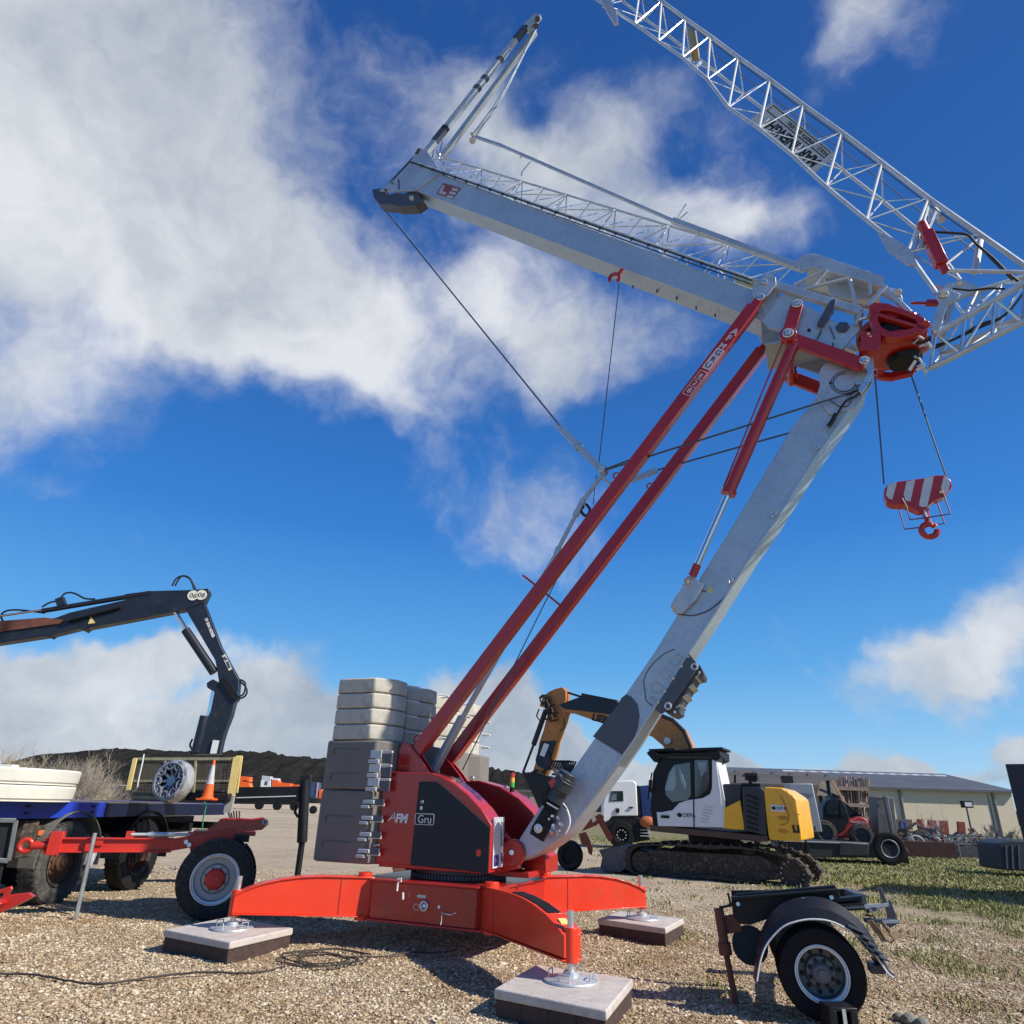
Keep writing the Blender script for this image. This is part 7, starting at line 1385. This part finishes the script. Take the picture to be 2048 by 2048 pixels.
# ================================================================ lorry chassis carrying a red telehandler
LR = Frame((15.2, 27.5), -12); lr = LR.empty('dark_lorry'); q = LR.p
b = MB(); b.prism(LR.poly([(1560, 1680), (1622, 1679), (1780, 1688), (1812, 1694), (1820, 1706), (1800, 1716), (1622, 1715), (1580, 1712), (1560, 1700)], 0), 0, 2.4); b.prism(LR.poly([(1680, 1684), (1738, 1688), (1738, 1712), (1678, 1712)], -.05), -.05, .3); b.build('chassis', mat('chassis_dark', (.03, .03, .03), .7, 0, .3, 3), lr, .03)
b = MB(); b.bar(q(1560, 1681, -.03), q(1735, 1687, -.03), .03, .05); b.build('chassis_edge', OFFW, lr)
for x_ in (1780, 1590):
    v = q(x_, 1700, 0); wheel(lr, (v.x, .1, .55), (0, -1, 0), .55, .3, RUBN, BLK, rimr=.55, deep=.12, edge=RIMG if x_ == 1780 else MUD, tread=False)
b = MB(); b.prism(LR.poly([(1790, 1675), (1806, 1684), (1820, 1728), (1808, 1726), (1795, 1700)], 0), .0, 2.2); b.build('ramp', BLK, lr)
tag(lr, 'dark flat lorry chassis carrying the red telehandler behind the excavator', 'lorry')
TH = Frame((15.6, 28.2), -12); th_ = TH.empty('telehandler'); q = TH.p
b = MB(); b.prism(TH.poly([(1640, 1640), (1700, 1640), (1720, 1632), (1735, 1638), (1742, 1655), (1742, 1672), (1726, 1675), (1660, 1675), (1640, 1668)], 0), 0, 1.9); bd = b.build('body', mat('handler_red', (.40, .030, .020), .45, 0, .15, 3, dirt=(.2, .05, .04), dirt_amt=.4), th_, .06)
b = MB(); b.prism(TH.poly([(1646, 1670), (1646, 1615), (1655, 1600), (1668, 1596), (1684, 1598), (1692, 1612), (1700, 1640), (1690, 1660), (1670, 1670)], -.05), -.05, 1.0); b.build('cab', BLK, th_, .04)
b = MB(); b.prism(TH.poly([(1653, 1628), (1653, 1610), (1660, 1602), (1676, 1601), (1676, 1630)], -.06), -.075, -.05); b.prism(TH.poly([(1680, 1602), (1686, 1604), (1694, 1630), (1682, 1632)], -.06), -.075, -.05); b.each('cab_window', GLASS, th_)
for x_, y_ in ((1650, 1665), (1724, 1672)):
    v = q(x_, y_, -.05); b = MB(); b.lathe((v.x, 0, v.z), (0, -1, 0), [(.001, .1), (.26, .1), (.28, .16), (.42, .14), (.44, .05), (.44, -.2)], 24); b.build('wheel', RUBO, th_)
b = MB(); b.bar(q(1660, 1592, 1.2), q(1725, 1645, 1.2), .35, .3); b.build('lift_arm', BLK, th_)
b = MB(); b.prism(TH.poly([(1738, 1595), (1772, 1596), (1780, 1680), (1744, 1678)], 1.3), .3, 1.4); b.prism(TH.poly([(1768, 1592), (1776, 1592), (1790, 1668), (1784, 1672)], -.1), -.1, .1); b.bar(q(1740, 1594, .2), q(1776, 1597, .2), .1, .1); b.build('mast_guard', mat('guard_grey', (.17, .17, .165), .6, .2, .3, 5), th_, .02)
text('MANITOU', 'lettering', PINKW, bd, .12, q(1702, 1644, -.01), (1, 0, 0), (0, 0, 1), ext=.002)
tag(th_, 'red telehandler with a black cab standing on the dark lorry', 'telehandler')
# grey upright panel behind the excavator
GP = Frame((10.8, 24.5), -14); gp = GP.empty('grey_container'); q = GP.p
b = MB(); b.prism(GP.poly([(1576, 1567), (1625, 1567), (1645, 1664), (1592, 1663)], 0), 0, 1.3); gb2 = b.build('panel_body', mat('container_grey', (.36, .38, .41), .5, .1, .05, 3), gp, .03)
b = MB(); b.bar(q(1582, 1585, -.01), q(1627, 1590, -.01), .01, .02); b.bar(q(1604, 1655, -.02), q(1632, 1657, -.02), .03, .12); b.each('panel_seam', PLATE, gb2); tag(gp, 'light grey tall box standing behind the yellow counterweight', 'box')
# pallet tower
PT = Frame((22.5, 44), -5); pt_ = PT.empty('pallet_stack'); q = PT.p
b = MB(); 
for yy in (1580, 1613, 1640): b.prism(PT.poly([(1676, yy-8), (1738, yy-5), (1738, yy+2), (1677, yy)], 0), 0, 1.5)
b.each('shelf_board', mat('pallet_wood', (.30, .22, .17), .85, 0, .2, 4, bump=.3), pt_)
b = MB(); rs = random.Random(8)
for x_ in range(1676, 1740, 5): 
    for ya, yb in ((1554, 1574), (1582, 1606), (1614, 1636)): b.bar(q(x_+rs.uniform(-1, 1), ya+rs.uniform(-2, 3), rs.uniform(0, .5)), q(x_+2, yb, rs.uniform(0, .5)), .12, rs.uniform(.05, .10))
b.each('upright_board', mat('pallet_board', (.28, .20, .16), .85, 0, .3, 4), pt_)
b = MB(); b.box((q(1708, 1640, 0).x, 1.2, 1.6), (1.6, .5, 3.0)); b.build('core_load', mat('core_dark', (.08, .05, .045), .9), pt_)
tag(pt_, 'tall stack of reddish brown wooden pallets in front of the warehouse', 'pallets')
# hopper-like tent with orange ropes
HT = Frame((19.0, 37), 0); ht = HT.empty('bulk_hopper'); q = HT.p
b = MB(); b.add([q(1634, 1591, 0), q(1678, 1593, 0), q(1678, 1593, 1.6), q(1634, 1591, 1.6), q(1644, 1562, .4), q(1668, 1563, .4), q(1668, 1563, 1.2), q(1644, 1562, 1.2)], [(0, 1, 5, 4), (1, 2, 6, 5), (2, 3, 7, 6), (3, 0, 4, 7), (4, 5, 6, 7), (3, 2, 1, 0)]); b.build('hopper_bin', mat('hopper_grey', (.13, .12, .095), .8, 0, .2, 2), ht)
b = MB(); b.tube([q(1634, 1590, -.05), q(1640, 1566, -.05), q(1650, 1556, -.05), q(1660, 1552, -.05)], .03, 6); b.bar(q(1658, 1551, -.05), q(1705, 1632, -.05), .08, .10); b.build('hopper_strap', mat('strap_tan', (.45, .25, .14), .7), ht); b = MB()
for x_ in (1640, 1672): v = q(x_, 1590, .8); b.box((v.x, .8, v.z/2), (.15, .15, v.z))
b.each('hopper_leg', BLK, ht)
tag(ht, 'dull grey hopper with tan straps behind the telehandler cab', 'hopper')
# lamp post, second pole, red panels, blue panel, bins, scrap
def post(px, py0, Yd, h_top, name, label, cat, head=False):
    c_ = AT(px, py0, Yd); zt_2 = AT(px, h_top, Yd).z; o = empty(name, (c_.x, c_.y, 0)); b = MB(); b.tube([(0, 0, -.1), (0, 0, zt_2)], .08, 8, r2=.05); b.build('pole', PLATE, o)
    if head: b = MB(); b.box((0, -.1, zt_2+.1), (.75, .4, .5)); b.build('lamp_head', BLK, o); b = MB(); b.box((0, -.32, zt_2+.1), (.55, .03, .3)); b.build('lamp_glass', OFFW, o)
    tag(o, label, cat)
post(1946, 1675, 58, 1612, 'floodlight_pole', 'dark floodlight on a pole in front of the cream warehouse', 'floodlight', True)
post(1996, 1680, 60, 1590, 'tall_pole', 'thin dark pole beside the right corner of the cream warehouse', 'pole')
rp = [(1836, 1638, 1662, 12), (1857, 1640, 1668, 16), (1881, 1641, 1668, 15), (1916, 1643, 1672, 14)]
for i, (x_, t_, b_, wd) in enumerate(rp):
    f = Frame((AT(x_, 1660, 52).x, 52), -8); o = f.empty('red_hoarding'); b = MB(); b.prism(f.poly([(x_, t_), (x_+wd, t_+1), (x_+wd+3, b_+1), (x_+2, b_)], 0), 0, .25); b.build('panel_sheet', mat('panel_red', (.24, .05, .035), .7, 0, .2, 2), o, .01); b = MB(); b.box((.25, .3, f.k(x_, b_)[1]/2), (.9, .4, f.k(x_, b_)[1])); b.build('panel_foot', MUD, o)
    tag(o, ['narrow dull red panel, the one farthest from the floodlight', 'wide dull red panel, second from the narrow one', 'wide dull red panel behind the pinkish bush', 'dull red panel standing closest to the floodlight pole'][i], 'panel', 'dull red panels by the warehouse')
f = Frame((AT(1790, 1660, 50).x, 50), 0); o = f.empty('material_rack'); b = MB(); b.prism(f.poly([(1788, 1638), (1824, 1639), (1826, 1660), (1790, 1659)], 0), 0, 1); b.box((f.k(1806, 1660)[0], .5, f.k(1806, 1660)[1]/2), (1.0, .8, f.k(1806, 1660)[1])); b.build('rack_body', mat('rack_brown', (.10, .075, .065), .8, 0, .3, 2), o); b = MB(); b.prism(f.poly([(1801, 1641), (1812, 1641), (1813, 1657), (1802, 1657)], -.05), -.05, 0); b.build('blue_sheet', mat('sheet_blue', (.02, .06, .25), .6), o); tag(o, 'brown rack with a blue sheet in front of the warehouse downpipe', 'rack')
# bushes by the warehouse
rs = random.Random(21)
for i, (px, top, Yd, m_, n_, sp, lab) in enumerate(((1868, 1606, 50, TWIGP, 8, .75, 'bare pinkish bush among the red panels before the warehouse'), (1985, 1626, 55, TWIGD, 4, .35, 'thin bare sapling beside the thin dark pole'), (2026, 1640, 54, TWIGD, 4, .4, 'small bare grey bush by the dark container'), (1958, 1648, 55, TWIGD, 5, .5, 'low bare grey bush just right of the floodlight pole'))):
    c_ = AT(px, 1680, Yd); h = AT(px, top, Yd).z; o = empty('bare_bush', (c_.x, c_.y, 0)); b = MB(); twigs(b, (0, 0, 0), h*.8, sp, n_, .06, 3, rs, .9); b.build('stem', m_, o); tag(o, lab, 'bush')
# pieces of scrap and cages in a row: each its own thing
rs = random.Random(33); kinds = ['wire cage', 'steel drum', 'bundle of tubes', 'crate']
scr = [(1812, 1672, 'rusty red frame heap right behind the lorry ramp'), (1835, 1690, 'small white and rusty trolley beside the lorry ramp'), (1868, 1688, 'dark machine part with a round drum under the pinkish bush'), (1896, 1695, 'pale wire wheel rims leaning under the red panels'), (1925, 1690, 'rusty mesh cage under the red panel by the floodlight'), (1952, 1688, 'wide dark mesh cage under the floodlight pole'), (1975, 1690, 'low dark covered heap between the pole and the blue bin'), (1850, 1668, 'dark folded steel frames under the leftmost red panels'), (1893, 1668, 'black tyre-like pile just under the wide red panels')]
DK = [mat('scrap_dark', (.05, .045, .04), .8, .1, .4, 3), mat('scrap_rust', (.13, .06, .045), .85, .1, .4, 3), mat('scrap_grey', (.16, .16, .16), .7, .2, .3, 3)]
for i, (px, py, lab) in enumerate(scr):
    Yd = 36+rs.uniform(-2, 8); c_ = AT(px, py, Yd); o = empty('scrap_heap', (c_.x, c_.y, 0), rs.uniform(-.3, .3)); H_ = max(.8, AT(px, py-16, Yd).z); wd = 1.3
    b = MB()
    for _ in range(14): a_ = Vector((rs.uniform(-wd, wd), rs.uniform(-.5, .5), rs.uniform(0, H_))); d_ = Vector((rs.uniform(-1, 1), rs.uniform(-.3, .3), rs.uniform(-.6, .6)))*.8; e2 = a_+d_; e2.z = max(0.02, e2.z); b.bar(a_, e2, rs.uniform(.04, .12), rs.uniform(.04, .12))
    b.box((0, 0, H_*.25), (wd*1.6, .8, H_*.5)); bo_ = b.build('heap_body', DK[i % 3], o)
    if i in (1, 3): 
        b = MB(); 
        for k_ in (-.4, .45): b.ring((k_, -.6, .45), (.3, 1, 0), .38, .04, 18); [b.bar((k_, -.6, .45), (k_+.36*math.cos(R(60*j)), -.6, .45+.36*math.sin(R(60*j))), .03) for j in range(6)]
        b.each('rim', OFFW, o)
    if i in (4, 5):
        b = MB()
        for j in range(9): b.bar((-wd+j*wd/4, -.6, 0), (-wd+j*wd/4, -.6, H_*1.0), .04)
        for j in range(4): b.bar((-wd, -.6, H_*j/3), (wd, -.6, H_*j/3), .04)
        b.build('cage_wire', DK[2], o)
    tag(o, lab, 'scrap', 'scrap and cages stored before the warehouse')
# blue-grey bin and tall dark container at the right edge
BN = Frame((AT(2010, 1700, 24).x, 24), -10); bn2 = BN.empty('waste_bin'); b = MB(); b.prism(BN.poly([(1998, 1688), (2018, 1680), (2100, 1682), (2110, 1745), (2005, 1740)], 0), 0, 1.6); b.build('bin_body', mat('bin_blue', (.02, .03, .045), .6, 0, .2, 3), bn2, .04); b = MB()
for x_ in (2012, 2024, 2037): b.bar(BN.p(x_, 1690, -.02), BN.p(x_+2, 1738, -.02), .03, .05)
b.each('bin_rib', PLATE, bn2); tag(bn2, 'dark blue-grey waste bin under the tall dark container wall', 'waste bin')
DC = Frame((AT(2015, 1640, 17).x, 17), -40); dc = DC.empty('dark_container'); b = MB(); P4 = DC.poly([(2010, 1528), (2230, 1460), (2260, 1720), (2041, 1690)], 0); zt3 = P4[0][1]; xL = P4[0][0]; b.prism([(xL, zt3), (xL+5, zt3), (xL+5, 0), (xL, 0)], 0, 2.4); b.build('container_body', mat('container_dark', (.035, .035, .05), .6, .1, .15, 1.5, bump=.1), dc, .02); tag(dc, 'tall dark purple-grey container wall cut off by the right edge', 'container')

LW = Frame((AT(1080, 1620, 80).x, 80), 0); lw = LW.empty('low_building'); b = MB(); b.box((1.5, 4, 1.5), (9, 8, 3.0)); b.build('wall', mat('beige_wall', (.30, .26, .20), .8, 0, .1, .5), lw); b = MB(); b.box((1.5, 4, 3.1), (9.4, 8.4, .22)); b.build('roof', mat('flat_roof', (.12, .11, .10), .8), lw); b = MB(); b.box((2.2, -.06, .9), (6, .1, .5)); b.build('white_band', OFFW, lw); b = MB(); b.box((-1.2, -.06, 1.3), (.08, .1, 2.6)); b.build('wall_joint', PLATE, lw)
tag(lw, 'low beige building with a flat roof glimpsed between the crane and the bucket', 'building')
